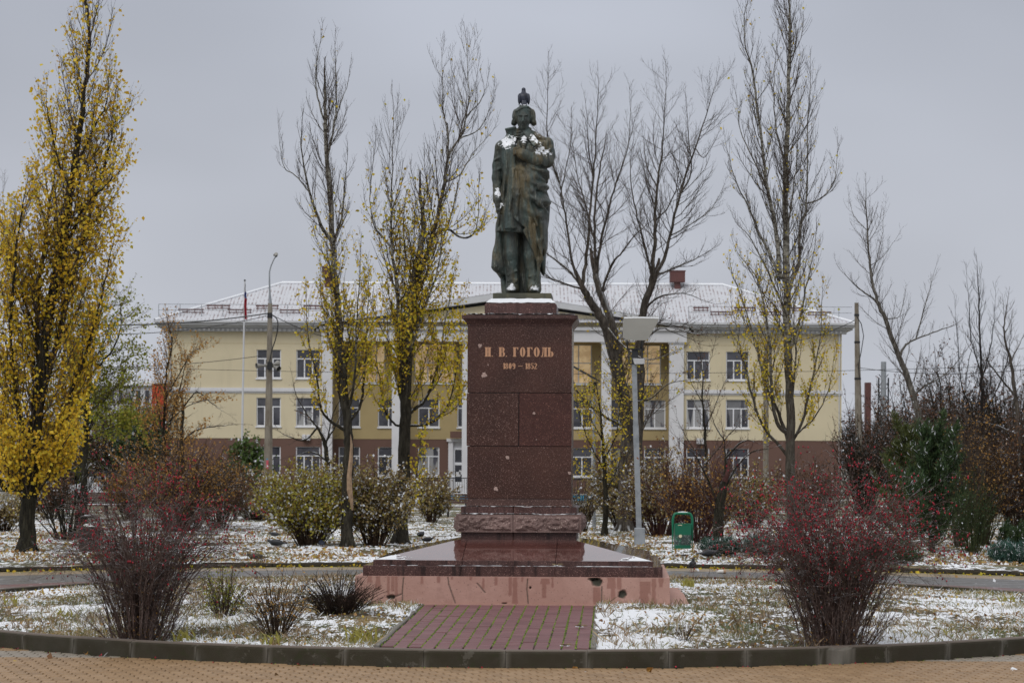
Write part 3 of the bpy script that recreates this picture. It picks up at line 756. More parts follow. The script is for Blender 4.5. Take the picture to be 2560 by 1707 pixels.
# ------------------------------------------------------------------ pedestal of granite blocks
ped = thing('pedestal', 'tall dark red granite pedestal with gilt Cyrillic lettering standing on the pink base', 'pedestal', CEN, -MA)
rg = random.Random(17)
def block(name, x0, x1, y0, y1, z0, z1, mat, b=0.008, lab=None):
    mb = MB(); mb.bbox(x0, x1, y0, y1, z0, z1, b); o = mb.make(name, mat, ped)
    if lab: o['label'] = lab
    return o
G = 0.004
def ring_slabs(name, hd, hi, z0, z1, z1i, cuts, mat, edge_mat, b=0.008, back=True):
    """four sides of three slabs: outer edge at hd, inner edge at hi; the top slopes from z1 up to z1i"""
    for s in range(4):
        for k in range(3):
            a0, a1 = (-hd, -cuts[0], cuts[1], hd)[k], (-cuts[0], cuts[1], hd)[k] if k < 2 else hd
            if k == 0: a0, a1, i0, i1 = -hd, -cuts[0]-G, -hi, -cuts[0]-G+0.0
            elif k == 1: a0, a1, i0, i1 = -cuts[0]+G, cuts[1]-G, -cuts[0]+G, cuts[1]-G
            else: a0, a1, i0, i1 = cuts[1]+G, hd, cuts[1]+G, hi
            i0 = max(i0, -hi); i1 = min(i1, hi)
            e = b
            vs = [(a0,-hd,z0),(a1,-hd,z0),(a1,-hd,z1-e),(a0,-hd,z1-e),(a0,-hd+e,z1),(a1,-hd+e,z1),(i1,-hi,z1i),(i0,-hi,z1i),(i1,-hi,z0),(i0,-hi,z0)]
            fs = [(0,1,2,3),(3,2,5,4),(4,5,6,7),(1,8,6,5,2),(0,3,4,7,9),(0,9,8,1)]
            me = new_mesh(name, vs, fs, mats=[edge_mat, mat], midx=[0,0,1,1,1,0])
            o = link(name, me, ped); o.rotation_euler = (0, 0, s*math.pi/2); o.location = (OX, 0, 0)
ring_slabs('base_slab', 2.313, 1.6, 0.757, 0.917, 0.917, ((1281-1152)/163, (1388.5-1281)/163), M_granite_slope, M_granite_edge)
ring_slabs('sloping_slab', 2.169, 0.90, 0.918, 0.996, 1.285, ((1281-1153)/163, (1389-1281)/163), M_granite_slope, M_granite_edge, b=0.006)
# square foot, rock-faced course and step above the slope
XS = (1284-1298)/156.3       # vertical joint, a little off centre
for s_, (z0, z1, hd) in (('foot_block', (1.20, 1.398, 0.925)), ('step_block', (1.684, 1.803, 0.928))):
    block(s_, -hd, XS-G, -hd, hd, z0, z1, M_granite_edge); block(s_, XS+G, hd, -hd, hd, z0, z1, M_granite_edge)
def rock_block(x0, x1, left, right):
    """a block with a drafted margin and a rough rock face in front and on its outer side"""
    hd, z0, z1 = 1.0, 1.399, 1.683; vs, fs = [], []
    def face(o, u, w, nu, nw, nrm, seed):
        b = len(vs); o, u, w, nrm = Vector(o), Vector(u), Vector(w), Vector(nrm)
        for i in range(nu+1):
            for j in range(nw+1):
                a, c = i/nu, j/nw; p = o+u*a+w*c
                e = min(min(a, 1-a)*u.length, min(c, 1-c)*w.length)
                k = min(1, max(0, (e-0.028)/0.03))
                h = k*(0.028+0.05*mnoise.noise(p*6+Vector((seed,0,0)))+0.03*mnoise.noise(p*17)+0.015*mnoise.noise(p*40))
                vs.append(p+nrm*h)
        for i in range(nu):
            for j in range(nw): q = b+i*(nw+1)+j; fs.append((q, q+nw+1, q+nw+2, q+1))
    face((x0,-hd,z0), (x1-x0,0,0), (0,0,z1-z0), 64, 20, (0,-1,0), 3)
    if right: face((x1,-hd,z0), (0,2*hd,0), (0,0,z1-z0), 100, 16, (1,0,0), 9)
    if left: face((x0,hd,z0), (0,-2*hd,0), (0,0,z1-z0), 100, 16, (-1,0,0), 5)
    b = len(vs); vs.extend([(x0,-hd,z1),(x1,-hd,z1),(x1,hd,z1),(x0,hd,z1),(x0,-hd,z0),(x1,-hd,z0),(x1,hd,z0),(x0,hd,z0)])
    fs.extend([(b,b+1,b+2,b+3),(b+4,b+7,b+6,b+5),(b+3,b+2,b+6,b+7)])
    if not left: fs.append((b,b+3,b+7,b+4))
    if not right: fs.append((b+1,b+5,b+6,b+2))
    obj('rough_block', vs, fs, M_granite_rough, ped)
rock_block(-1.0, XS-G, True, False); rock_block(XS+G, 1.0, False, True)
def thin_snow(x0, x1, y0, y1, z, name='snow', seed=0, h=0.014, cover=0.5, parent=None, mat=None, step=0.02):
    """patchy snow lying on a flat ledge"""
    nx_, ny_ = max(2, int((x1-x0)/step)), max(2, int((y1-y0)/step))
    xg = np.linspace(x0, x1, nx_+1); yg = np.linspace(y0, y1, ny_+1); X, Y = np.meshgrid(xg, yg, indexing='ij')
    nn = 0.6*vnoise(X+50, Y+50, 7, seed)+0.4*vnoise(X+50, Y+50, 23, seed+1)
    H = (nn-(1-cover))*h*4; H = np.clip(H, -0.001, h*(0.6+0.6*vnoise(X+9, Y+9, 40, seed)))
    V = np.stack([X, Y, z+H], -1).reshape(-1, 3)
    i, j = np.meshgrid(np.arange(nx_), np.arange(ny_), indexing='ij'); a = (i*(ny_+1)+j).ravel(); Q = np.stack([a, a+ny_+1, a+ny_+2, a+1], -1)
    keep = H.reshape(-1)[Q].max(1) > 0
    if keep.sum() == 0: return None
    o = obj(name, V, Q[keep], mat or M_snow, parent or ped, smooth=True); tag(o, kind='stuff'); return o
thin_snow(-1.0, 1.0, -0.99, -0.93, 1.683, seed=3, cover=0.75, h=0.018); thin_snow(-0.92, 0.92, -0.922, -0.85, 1.803, seed=5, cover=0.72, h=0.014)
thin_snow(-2.12, 2.12, -2.305, -2.18, 0.917, seed=8, cover=0.40, h=0.004)
# snow drifted on the low outer corners of the slope
for sx_ in (-1, 1):
    nn_ = 70; V = []; Qs = []
    for i in range(nn_+1):
        for j in range(30):
            a, c = i/nn_, j/29; y_ = -2.155+c*0.42; x_ = (2.155-0.95*a)*sx_
            if abs(x_) > -y_: x_ = -y_*sx_*0.999
            z_ = 0.998+(2.160+y_)*0.2277
            k = (1-a*1.35)-c*0.5+0.35*(float(vnoise(x_+30, y_+30, 22, 7))-0.5)+0.5*(float(vnoise(x_+30, y_+30, 60, 9))-0.5)
            V.append((x_+OX, y_, z_+(0.004 if k > 0.22 else -0.02)))
    V = np.array(V); i, j = np.meshgrid(np.arange(nn_), np.arange(29), indexing='ij'); a = (i*30+j).ravel(); Q = np.stack([a, a+30, a+31, a+1], -1)
    if sx_ > 0: Q = Q[:, ::-1].copy()
    hgt = V[Q][:, :, 2]-(0.998+(2.160+V[Q][:, :, 1])*0.2277); Q = Q[hgt.min(1) > 0]
    tag(obj('snow', V, Q, M_snow, ped), kind='stuff')
# flaring foot of the shaft
mb = MB(); mb.frustum(-0.855,0.855,-0.855,0.855,1.803, -0.848,0.848,-0.848,0.848,1.83); mb.frustum(-0.846,0.846,-0.846,0.846,1.832,-0.826,0.826,-0.826,0.826,1.93, cap=True)
mb.make('shaft_foot', M_granite, ped)
block('granite_block', -0.836, 0.834, -0.836, 0.836, 1.934, 2.772, M_granite, 0.005)
XJ = (1296.8-1298)/155.9
block('granite_block', -0.848, XJ-0.007, -0.846, 0.84, 2.779, 3.622, M_granite, 0.007)
block('granite_block', XJ+0.004, 0.838, -0.842, 0.84, 2.778, 3.624, M_granite_b, 0.005)
block('core', -0.80, 0.80, -0.82, 0.80, 1.8, 4.7, M_dark, 0.002)
block('inscribed_block', -0.838, 0.836, -0.838, 0.838, 3.632, 4.702, M_granite, 0.005)
# cornice
pr = [(0.840,4.702),(0.842,4.720),(0.850,4.735),(0.868,4.760),(0.893,4.785),(0.908,4.800),(0.914,4.806),(0.914,4.816),(0.928,4.818),(0.928,4.866),(0.924,4.870)]
vs, fs = [], []
for r, z in pr: vs += [(-r,-r,z),(r,-r,z),(r,r,z),(-r,r,z)]
for k in range(len(pr)-1):
    for i in range(4): fs.append((k*4+i, k*4+(i+1)%4, k*4+4+(i+1)%4, k*4+4+i))
fs.append((len(vs)-4, len(vs)-3, len(vs)-2, len(vs)-1))
obj('cornice', vs, fs, M_granite_edge, ped)
thin_snow(-0.86, 0.88, -0.915, -0.60, 4.870, seed=21, cover=0.85, h=0.028)
mb = MB(); mb.bbox(-0.581,0.581,-0.581,0.581,4.868,5.062,0.006); mb.frustum(-0.578,0.578,-0.578,0.578,5.0621,-0.485,0.485,-0.485,0.485,5.150)
mb.make('cap_stone', M_granite_edge, ped)
vs = []; nn_ = 60
for i in range(nn_+1):
    for j in range(9):
        a, c = i/nn_, j/8; h_ = 0.560-0.075*c; x_ = (a*2-1)*h_
        vs.append((x_, -h_-0.004, 5.079+0.071*c+0.008+0.012*float(vnoise(x_+9, c*0.2, 18, 2))))
fs = [(i*9+j, (i+1)*9+j, (i+1)*9+j+1, i*9+j+1) for i in range(nn_) for j in range(8)]
o = obj('snow', vs, fs, M_snow, ped, smooth=True); tag(o, kind='stuff')
# bullet-like chips in the polished faces
for cx_, cy_, r_ in ((1198,865,7),(1210,938,9.5),(1334.5,1033,5),(1341,1098,2.5),(1268.5,1144,7),(1239.5,1222,7.5),(1424,1182,6),(1219,912,3)):
    mb = MB(); x_, z_ = (cx_-1298)/155.9, mz(cy_, 0.84); R_ = r_/155.9*0.8; y_ = -0.848 if 2.78 < z_ < 3.62 else -0.8395
    n_ = 14; ri = [R_*rg.uniform(0.55, 1.15) for _ in range(n_)]
    vs = [(x_+ri[k]*math.cos(2*math.pi*k/n_), y_-0.001, z_+ri[k]*math.sin(2*math.pi*k/n_)) for k in range(n_)]
    vs += [(x_+ri[k]*.55*math.cos(2*math.pi*k/n_+.2), y_-0.006*rg.uniform(.5,1.2), z_+ri[k]*.55*math.sin(2*math.pi*k/n_+.2)) for k in range(n_)] + [(x_, y_-0.001, z_)]
    fs = [(k,(k+1)%n_,n_+(k+1)%n_,n_+k) for k in range(n_)]+[(n_+k,n_+(k+1)%n_,2*n_) for k in range(n_)]
    obj('chip', vs, fs, M_chip, ped)

# ------------------------------------------------------------------ lettering: unit glyphs drawn from strokes
def arc(cx, cy, rx, ry, a0, a1, n=14): return [(cx+rx*math.cos(math.radians(a0+(a1-a0)*k/n)), cy+ry*math.sin(math.radians(a0+(a1-a0)*k/n))) for k in range(n+1)]
def band(mb, outer, inner, d):
    n = len(outer); vs = [(x,-d,y) for x,y in outer]+[(x,-d,y) for x,y in inner]+[(x,0,y) for x,y in outer]+[(x,0,y) for x,y in inner]
    fs = []
    for k in range(n-1):
        fs += [(k,k+1,n+k+1,n+k),(k,2*n+k,2*n+k+1,k+1),(n+k,n+k+1,3*n+k+1,3*n+k)]
    fs += [(0,n,3*n,2*n),(n-1,3*n-1,4*n-1,2*n-1)]
    mb.add(vs, fs)
def R_(mb, x0, x1, z0, z1, d): mb.box(x0, x1, -d, 0, z0, z1)
def serif(mb, x0, x1, z, d, t=0.07): R_(mb, x0, x1, z-(t if z > .5 else 0), z+(0 if z > .5 else t), d*0.98)
def glyph(ch, w, d, st):
    """st = stem width in units of the letter height; w = letter width in the same units"""
    mb = MB(); s2 = 0.055
    if ch == 'Н':
        for x in (0.04, w-0.04-st): R_(mb, x, x+st, 0, 1, d); serif(mb, x-0.06, x+st+0.06, 0, d); serif(mb, x-0.06, x+st+0.06, 1, d)
        R_(mb, 0.04+st, w-0.04-st, 0.47, 0.53+0.02, d*0.97)
    elif ch in 'ВЬ':
        x = 0.05; R_(mb, x, x+st, 0, 1, d); serif(mb, x-0.06, x+st+0.02, 0, d, 0.06); serif(mb, x-0.06, x+st+0.05, 1, d, 0.06)
        for (c0, c1) in (((0.0, 0.54), (0.50, 1.0)) if ch == 'В' else ((0.0, 0.56),)):
            cy, ry = (c0+c1)/2, (c1-c0)/2; rx = w-x-st-(0.04 if c0 > .3 else 0)
            o = [(x+st, c0)]+arc(x+st+rx*0.35, cy, rx*0.65, ry, -90, 90)+[(x+st, c1)]
            i_ = [(x+st, c0+s2)]+arc(x+st+rx*0.35, cy, rx*0.65-st*0.9, ry-s2, -90, 90)+[(x+st, c1-s2)]
            band(mb, o, i_, d*0.96)
    elif ch == 'Г':
        R_(mb, 0.06, 0.06+st, 0, 1, d); serif(mb, -0.01, 0.06+st+0.07, 0, d); R_(mb, 0.06+st, w, 0.93, 1, d*0.97); serif(mb, 0, 0.06, 1, d); R_(mb, w-0.07, w, 0.74, 0.93, d*0.96)
        mb.add([(w-0.07-0.1,-d*.95,0.93),(w-0.07,-d*.95,0.93),(w-0.07,-d*.95,0.80)], [(0,1,2)])
    elif ch in 'О0':
        o = arc(w/2, .5, w/2, .52, 0, 360, 30); i_ = arc(w/2, .5, w/2-st*0.95, .52-s2, 0, 360, 30); band(mb, o, i_, d)
    elif ch == 'Л':
        x = w-0.06-st; R_(mb, x, x+st, 0, 1, d); serif(mb, x-0.05, w, 0, d); R_(mb, 0.14, w, 0.93, 1, d*0.97)
        o = [(0.20,0.93),(0.19,0.6),(0.15,0.25),(0.07,0.03),(-0.02,0.0)]; i_ = [(0.30,0.93),(0.29,0.6),(0.26,0.22),(0.17,-0.02),(-0.02,-0.02+0.13)]
        band(mb, i_[:4]+[(0.02,-0.01)], o[:4]+[(-0.02,0.10)], d*0.96)
    elif ch == '.': mb.cyl((0.06,0,0.06), (0.06,-d,0.06), 0.06, n=10)
    elif ch == '1': R_(mb, 0.10, 0.10+st, 0, 1, d); serif(mb, 0.02, 0.18+st, 0, d, .05); mb.add([(0.10,-d*.97,1),(0.10,-d*.97,0.86),(0.0,-d*.97,0.80),(0.0,-d*.97,0.86)], [(0,3,2,1)])
    elif ch == '8':
        for cy, ry, rx in ((0.26, 0.27, w/2), (0.75, 0.25, w/2-0.03)): band(mb, arc(w/2, cy, rx, ry, 0, 360, 24), arc(w/2, cy, rx-st*0.75, ry-0.06, 0, 360, 24), d*(1 if cy < .5 else .96))
    elif ch == '9':
        band(mb, arc(w/2, .70, w/2, .30, 0, 360, 24), arc(w/2, .70, w/2-st*.85, .24, 0, 360, 24), d)
        band(mb, [(w,.70)]+arc(w/2, .30, w/2, .32, 0, -140, 12), [(w-st,.66)]+arc(w/2, .30, w/2-st*.8, .25, 0, -140, 12), d*.96)
    elif ch == '5':
        R_(mb, 0.03, w-0.04, 0.90, 1, d); R_(mb, 0.03, 0.03+0.07, 0.52, 0.90, d*.97)
        band(mb, arc(w/2-.03, .32, w/2+.02, .33, 130, -150, 20), arc(w/2-.03, .32, w/2+.02-st*.9, .26, 130, -150, 20), d*.96)
    elif ch == '2':
        band(mb, arc(w/2, .72, w/2, .29, 160, -20, 14)+[(0.16,.10)], arc(w/2, .72, w/2-st*.8, .22, 160, -20, 14)+[(0.0,.06)], d*.96); R_(mb, 0, w, 0, 0.11, d)
    elif ch == '-': R_(mb, 0, w, 0.44, 0.53, d)
    return mb
def put(ch, px0, px1, y0, y1, st):
    hgt = (y1-y0)/155.9; w = (px1-px0)/155.9/hgt
    mb = glyph(ch, w, 0.006/hgt, st)
    o = mb.make('letter' if ch not in '0123456789' else 'digit', M_gilt, ped)
    o.location = ((px0-1298)/155.9, -0.8385, mz(y1, 0.84)); o.scale = (hgt, hgt, hgt)
zx = lambda a: 1120+a/2.375
for ch, a, b in (('Н',216,252),('.',257,265),('В',298,335),('.',340,348),('Г',382,414),('О',424,456),('Г',465,498),('О',506,541),('Л',548,586),('Ь',588,623)):
    put(ch, zx(a), zx(b), 868, 891.5, 0.25)
for ch, a, b in (('1',324,334),('8',337,355),('0',358,375),('9',379,397),('-',413,440),('1',456,466),('8',469,487),('5',490,507),('2',509,526)):
    put(ch, zx(a), zx(b), 907.5, 922, 0.24)

# dry grass tuft with snow caught on the slope
def dry_tuft(name, lab, loc, sz, seed, n=60, parent=None):
    r = random.Random(seed); L = []
    for k in range(n):
        a = r.uniform(0, 2*math.pi); l = r.uniform(.4, 1)*sz; rise = r.uniform(0.05, 0.6)
        p = [np.array([0,0,0.01])+np.array([math.cos(a)*l*t, math.sin(a)*l*t*.6, rise*l*t*(1-0.5*t)+0.006*r.random()]) for t in (0,.35,.7,1)]
        L.append((np.array(p), np.array([.004,.0035,.003,.002])))
    v, f = tubes_mesh(L, 3); t = thing(name, lab, 'dry grass', loc)
    obj('stalks', v, f, M_dry, t)
    mb = MB()
    for k in range(10):
        x, y, s_ = r.gauss(0, sz*.3), r.gauss(0, sz*.15), r.uniform(.25,.5)*sz*.4
        mb.lathe([(s_,0),(s_*.8,s_*.3),(s_*.3,s_*.5),(0.001,s_*.52)], (x,y,0.005), 8)
    tag(mb.make('snow', M_snow, t), kind='stuff'); return t
loc = ped.matrix_basis if False else None
def mon(x, y, z): 
    c, s = math.cos(-MA), math.sin(-MA); return (CEN.x+c*x-s*y, CEN.y+s*x+c*y, z)
dry_tuft('dry_grass_tuft', 'small straw tuft holding snow on the granite ledge below the inscription', mon((1387-1281)/163, -2.24, 0.92), 0.11, 3)
# ------------------------------------------------------------------ sculpting with distance fields
class Sdf:
    def __init__(s, lo, hi, h):
        s.lo, s.h = np.array(lo, float), h
        s.n = np.ceil((np.array(hi)-s.lo)/h).astype(int)+1
        s.F = np.full(s.n, 9.0, dtype=np.float32)
        s.ax = [s.lo[i]+h*np.arange(s.n[i]) for i in range(3)]
    def box(s, lo, hi):
        a = [max(0, int((lo[i]-s.lo[i])/s.h)) for i in range(3)]; b = [min(s.n[i], int((hi[i]-s.lo[i])/s.h)+2) for i in range(3)]
        sl = tuple(slice(a[i], b[i]) for i in range(3))
        X = s.ax[0][sl[0]][:, None, None]; Y = s.ax[1][sl[1]][None, :, None]; Z = s.ax[2][sl[2]][None, None, :]
        return sl, X, Y, Z
    def union(s, fn, lo, hi, k=0.02):
        sl, X, Y, Z = s.box(lo, hi); d = fn(X, Y, Z).astype(np.float32); A = s.F[sl]
        h = np.clip(0.5+0.5*(A-d)/k, 0, 1); s.F[sl] = A*(1-h)+d*h-k*h*(1-h)
    def carve(s, fn, lo, hi, k=0.01):
        sl, X, Y, Z = s.box(lo, hi); d = -fn(X, Y, Z).astype(np.float32); A = s.F[sl]
        h = np.clip(0.5-0.5*(A-d)/k, 0, 1); s.F[sl] = A*(1-h)+d*h+k*h*(1-h)
    def cap(s, p0, p1, r0, r1=None, k=0.02, carve=False):
        p0, p1 = np.array(p0, float), np.array(p1, float); r1 = r0 if r1 is None else r1; d = p1-p0; L = float(d@d)+1e-9
        def fn(X, Y, Z):
            t = np.clip(((X-p0[0])*d[0]+(Y-p0[1])*d[1]+(Z-p0[2])*d[2])/L, 0, 1)
            return np.sqrt((X-p0[0]-t*d[0])**2+(Y-p0[1]-t*d[1])**2+(Z-p0[2]-t*d[2])**2)-(r0+(r1-r0)*t)
        R = max(r0, r1)+k+3*s.h
        (s.carve if carve else s.union)(fn, np.minimum(p0, p1)-R, np.maximum(p0, p1)+R, k)
    def chain(s, pts, rs, k=0.02):
        for a, b, r0, r1 in zip(pts[:-1], pts[1:], rs[:-1], rs[1:]): s.cap(a, b, r0, r1, k)
    def ell(s, c, r, k=0.02, carve=False, rot=None):
        c, r = np.array(c, float), np.array(r, float); m = r.min()
        def fn(X, Y, Z):
            x, y, z = X-c[0], Y-c[1], Z-c[2]
            if rot:
                ang, axis = rot; ca, sa = math.cos(ang), math.sin(ang)
                if axis == 'x': y, z = y*ca+z*sa, -y*sa+z*ca
                elif axis == 'y': x, z = x*ca-z*sa, x*sa+z*ca
                else: x, y = x*ca+y*sa, -x*sa+y*ca
            q = np.sqrt((x/r[0])**2+(y/r[1])**2+(z/r[2])**2); return (q-1)*m*(0.6+0.4*q)
        R = r.max()+k+3*s.h
        (s.carve if carve else s.union)(fn, c-R, c+R, k)
    def mesh(s):
        F = s.F; ins = F < 0; nx, ny, nz = F.shape
        cnt = np.zeros((nx-1, ny-1, nz-1), np.int8)
        C = [(i, j, k) for i in (0,1) for j in (0,1) for k in (0,1)]
        for i, j, k in C: cnt += ins[i:nx-1+i, j:ny-1+j, k:nz-1+k]
        I, J, K = np.nonzero((cnt > 0) & (cnt < 8)); idx = np.full(cnt.shape, -1, np.int32); idx[I, J, K] = np.arange(len(I))
        val = {c: F[I+c[0], J+c[1], K+c[2]] for c in C}; P = np.zeros((len(I), 3)); N = np.zeros(len(I))
        for c in C:
            for ax in range(3):
                if c[ax] == 0:
                    e = list(c); e[ax] = 1; e = tuple(e); a, b = val[c], val[e]; m = (a < 0) != (b < 0); t = np.where(m, a/(a-b+1e-12), 0)
                    for q in range(3): P[:, q] += np.where(m, c[q]+(t if q == ax else 0), 0)
                    N += m
        V = s.lo+s.h*(np.stack([I, J, K], 1)+P/N[:, None]); Q = []
        for ax in range(3):
            a = [slice(None)]*3; b = [slice(None)]*3; a[ax] = slice(0, -1); b[ax] = slice(1, None)
            A, B = ins[tuple(a)], ins[tuple(b)]; o1, o2 = [q for q in range(3) if q != ax]
            for flip, m in ((0, A & ~B), (1, ~A & B)):
                G_ = list(np.nonzero(m)); ok = (G_[o1] > 0) & (G_[o2] > 0) & (G_[o1] < idx.shape[o1]) & (G_[o2] < idx.shape[o2]); G_ = [g[ok] for g in G_]
                def cell(d1, d2):
                    g = [x.copy() for x in G_]; g[o1] -= d1; g[o2] -= d2; return idx[g[0], g[1], g[2]]
                q = np.stack([cell(1,1), cell(0,1), cell(0,0), cell(1,0)], 1)
                if flip ^ (ax == 1): q = q[:, ::-1]
                Q.append(q)
        return V, np.concatenate(Q)

# ------------------------------------------------------------------ bronze statue
BASE_Z = 5.253
st_c, st_s = math.cos(-MA), math.sin(-MA)
statue = thing('statue', 'weathered bronze statue of a standing man in a draped cloak, hand at his chest', 'statue', mon(0.02, 0, 5.152), -MA)
mb = MB(); mb.bbox(-0.474, 0.474, -0.474, 0.474, 0, 0.10, 0.006); mb.make('bronze_base', M_plate, statue)
def sx_(a): return (a-424)/427.0
def sz_(b): return (1500-b)/427.0
S = Sdf((-0.72, -0.62, -0.03), (0.72, 0.52, 3.22), 0.0115)
def tab(T):
    T = sorted(T); z = [t[0] for t in T]; return lambda q: [np.interp(q, z, [t[i] for t in T]) for i in range(1, len(T[0]))]
def loft(T, folds=None, clip=None, rnd=0.0, power=2.2):
    f = tab(T)
    def fn(X, Y, Z):
        xl, xr, yf, yb = f(Z); cx, cy, a, b = (xl+xr)/2, (yf+yb)/2, np.maximum((xr-xl)/2, .01), np.maximum((yb-yf)/2, .01)
        u, v = (X-cx)/a, (Y-cy)/b; q = (np.abs(u)**power+np.abs(v)**power+1e-9)**(1/power)
        d = (q-1)*np.minimum(a, b)
        if folds is not None: d = d+folds(X, Y, Z)
        zt, zb = T[0][0], T[-1][0]; lo_, hi_ = min(zt, zb), max(zt, zb)
        d = np.maximum(d, np.maximum(Z-hi_, lo_-Z))
        if clip is not None: d = np.maximum(d, clip(X, Y, Z))
        return d
    return fn
ALL = ((-0.72, -0.62, -0.03), (0.72, 0.52, 3.2))
# legs and shoes
S.chain([(-0.19,-0.02,1.10),(-0.19,-0.06,0.66),(-0.17,-0.02,0.30),(-0.175,-0.04,0.10)], [0.15,0.125,0.108,0.115], 0.04)
S.chain([(0.12,0.00,1.10),(0.13,-0.04,0.62),(0.16,-0.03,0.30),(0.175,-0.06,0.10)], [0.15,0.13,0.12,0.125], 0.04)
for x, y in ((-0.185, -0.19), (0.18, -0.22)):
    S.ell((x, y, 0.055), (0.075, 0.17, 0.06), 0.03); S.ell((x, y+0.1, 0.09), (0.085, 0.13, 0.08), 0.03)
for x0, y0, s_ in ((-0.17,-0.15,1),(0.17,-0.17,-1)):    # crumpled trouser hems
    for z_, dx in ((0.14, .03), (0.22, -.02), (0.32, .02)): S.cap((x0-0.08*s_, y0+0.03, z_), (x0+0.07*s_, y0+0.01, z_+0.05*s_+dx), 0.016, k=0.03)
    S.cap((x0+0.02*s_, y0+0.02, 0.95), (x0-0.02*s_, y0+0.015, 0.25), 0.015, 0.02, k=0.03)
# cloak hanging behind, from the shoulders to the ground
back = [(2.500,-0.340,0.380,-0.050,0.160),(2.300,-0.420,0.420,-0.100,0.240),(1.950,-0.440,0.375,-0.060,0.280),(1.550,-0.400,0.395,-0.020,0.320),(1.250,-0.400,0.415,0.000,0.340),
        (0.950,-0.470,0.395,0.030,0.360),(0.750,-0.520,0.375,0.030,0.380),(0.450,-0.590,0.300,0.040,0.380),(0.420,-0.580,0.290,0.040,0.380),(0.360,-0.450,0.280,0.050,0.360),(0.280,-0.340,0.270,0.020,0.340),(0.020,-0.345,0.185,0.020,0.300)]
S.union(loft(back, lambda X, Y, Z: 0.028*np.sin(26*X+3*np.sin(2*Z))*np.clip(2-Z, 0.2, 1), power=2.6), *ALL, 0.02)
# left skirt of the cloak swinging forward beside the leg
S.union(loft([(1.30,-0.43,-0.33,-0.12,0.12),(1.0,-0.46,-0.33,-0.13,0.14),(0.70,-0.50,-0.33,-0.14,0.16),(0.45,-0.54,-0.31,-0.15,0.18),(0.40,-0.50,-0.30,-0.12,0.16),(0.33,-0.38,-0.29,-0.06,0.12)],
             lambda X, Y, Z: 0.010*np.sin(40*X+9*Z), power=2.4), *ALL, 0.03)
# coat: chest, waist and skirts to above the knee
coat = [(2.560,-0.240,0.200,-0.120,0.100),(2.500,-0.360,0.330,-0.190,0.140),(2.380,-0.400,0.380,-0.240,0.170),(2.150,-0.380,0.360,-0.260,0.180),(1.850,-0.340,0.320,-0.250,0.180),(1.600,-0.330,0.320,-0.250,0.180),
        (1.300,-0.370,0.320,-0.270,0.180),(1.040,-0.425,0.300,-0.280,0.180),(1.000,-0.430,0.290,-0.270,0.180)]
def coat_folds(X, Y, Z):
    w = np.clip((2.25-Z)*2, 0, 1)
    return 0.022*w*np.sin(34*X+1.5*Z+1.2*np.sin(5*Z))+0.006*np.sin(70*X-6*Z)*w
S.union(loft(coat, coat_folds, lambda X, Y, Z: (1.00+0.10*np.clip((X+0.1)/0.3, -1, 1)*-0.3)-Z, power=2.3), *ALL, 0.02)
# open coat front: a hanging inner panel
S.union(loft([(2.35,-0.21,-0.10,-0.31,-0.18),(1.9,-0.24,-0.12,-0.31,-0.18),(1.5,-0.28,-0.12,-0.32,-0.18),(1.06,-0.30,-0.08,-0.33,-0.18)], None), *ALL, 0.015)
# drapery: the cloak gathered across the hip and falling to a point
front = [(2.140,-0.200,0.375,-0.300,0.200),(2.000,-0.250,0.375,-0.360,0.200),(1.860,-0.280,0.365,-0.385,0.200),(1.700,-0.290,0.385,-0.390,0.200),(1.510,-0.300,0.420,-0.385,0.220),(1.250,-0.310,0.415,-0.375,0.220),
         (1.000,-0.280,0.400,-0.355,0.220),(0.780,-0.250,0.375,-0.335,0.220),(0.430,-0.200,0.282,-0.300,0.200),(0.200,-0.150,0.250,-0.270,0.180),(0.030,-0.100,0.170,-0.220,0.160)]
edge = tab([(2.14,-0.10),(2.05,-0.15),(1.80,-0.17),(1.55,-0.20),(1.335,-0.225),(1.20,-0.12),(1.07,0.04),(1.03,0.0),(0.98,0.02),(0.85,0.09),(0.66,0.18),(0.48,0.24),(0.35,0.27),(0.0,0.30)])
def drape_folds(X, Y, Z):
    up_ = np.clip((Z-1.15)/0.25, 0, 1); low = 1-up_
    # swags sweeping from the waist down round the hip
    t = Z+0.55*(X-0.05)-0.55*np.clip(X-0.1, 0, 1)**2*1.5
    swag = 0.036*np.sin(26*t+0.6*np.sin(9*X))*np.clip((X+0.02)/0.2, 0, 1)+0.011*np.sin(49*t+2)*np.clip((X+0.02)/0.2, 0, 1)
    vert = 0.020*np.sin(38*X+2.5*Z+0.8*np.sin(7*Z))
    hang = 0.034*np.sin(30*(X-0.12*(1-Z))+0.5)+0.008*np.sin(64*X+3*Z)
    return up_*(swag+vert*np.clip((0.12-X)/0.15, 0, 1))+low*hang
S.union(loft(front, drape_folds, lambda X, Y, Z: np.where(Y < 0.05, (edge(Z)[0]-X)*0.75, -1), power=2.3), *ALL, 0.008)
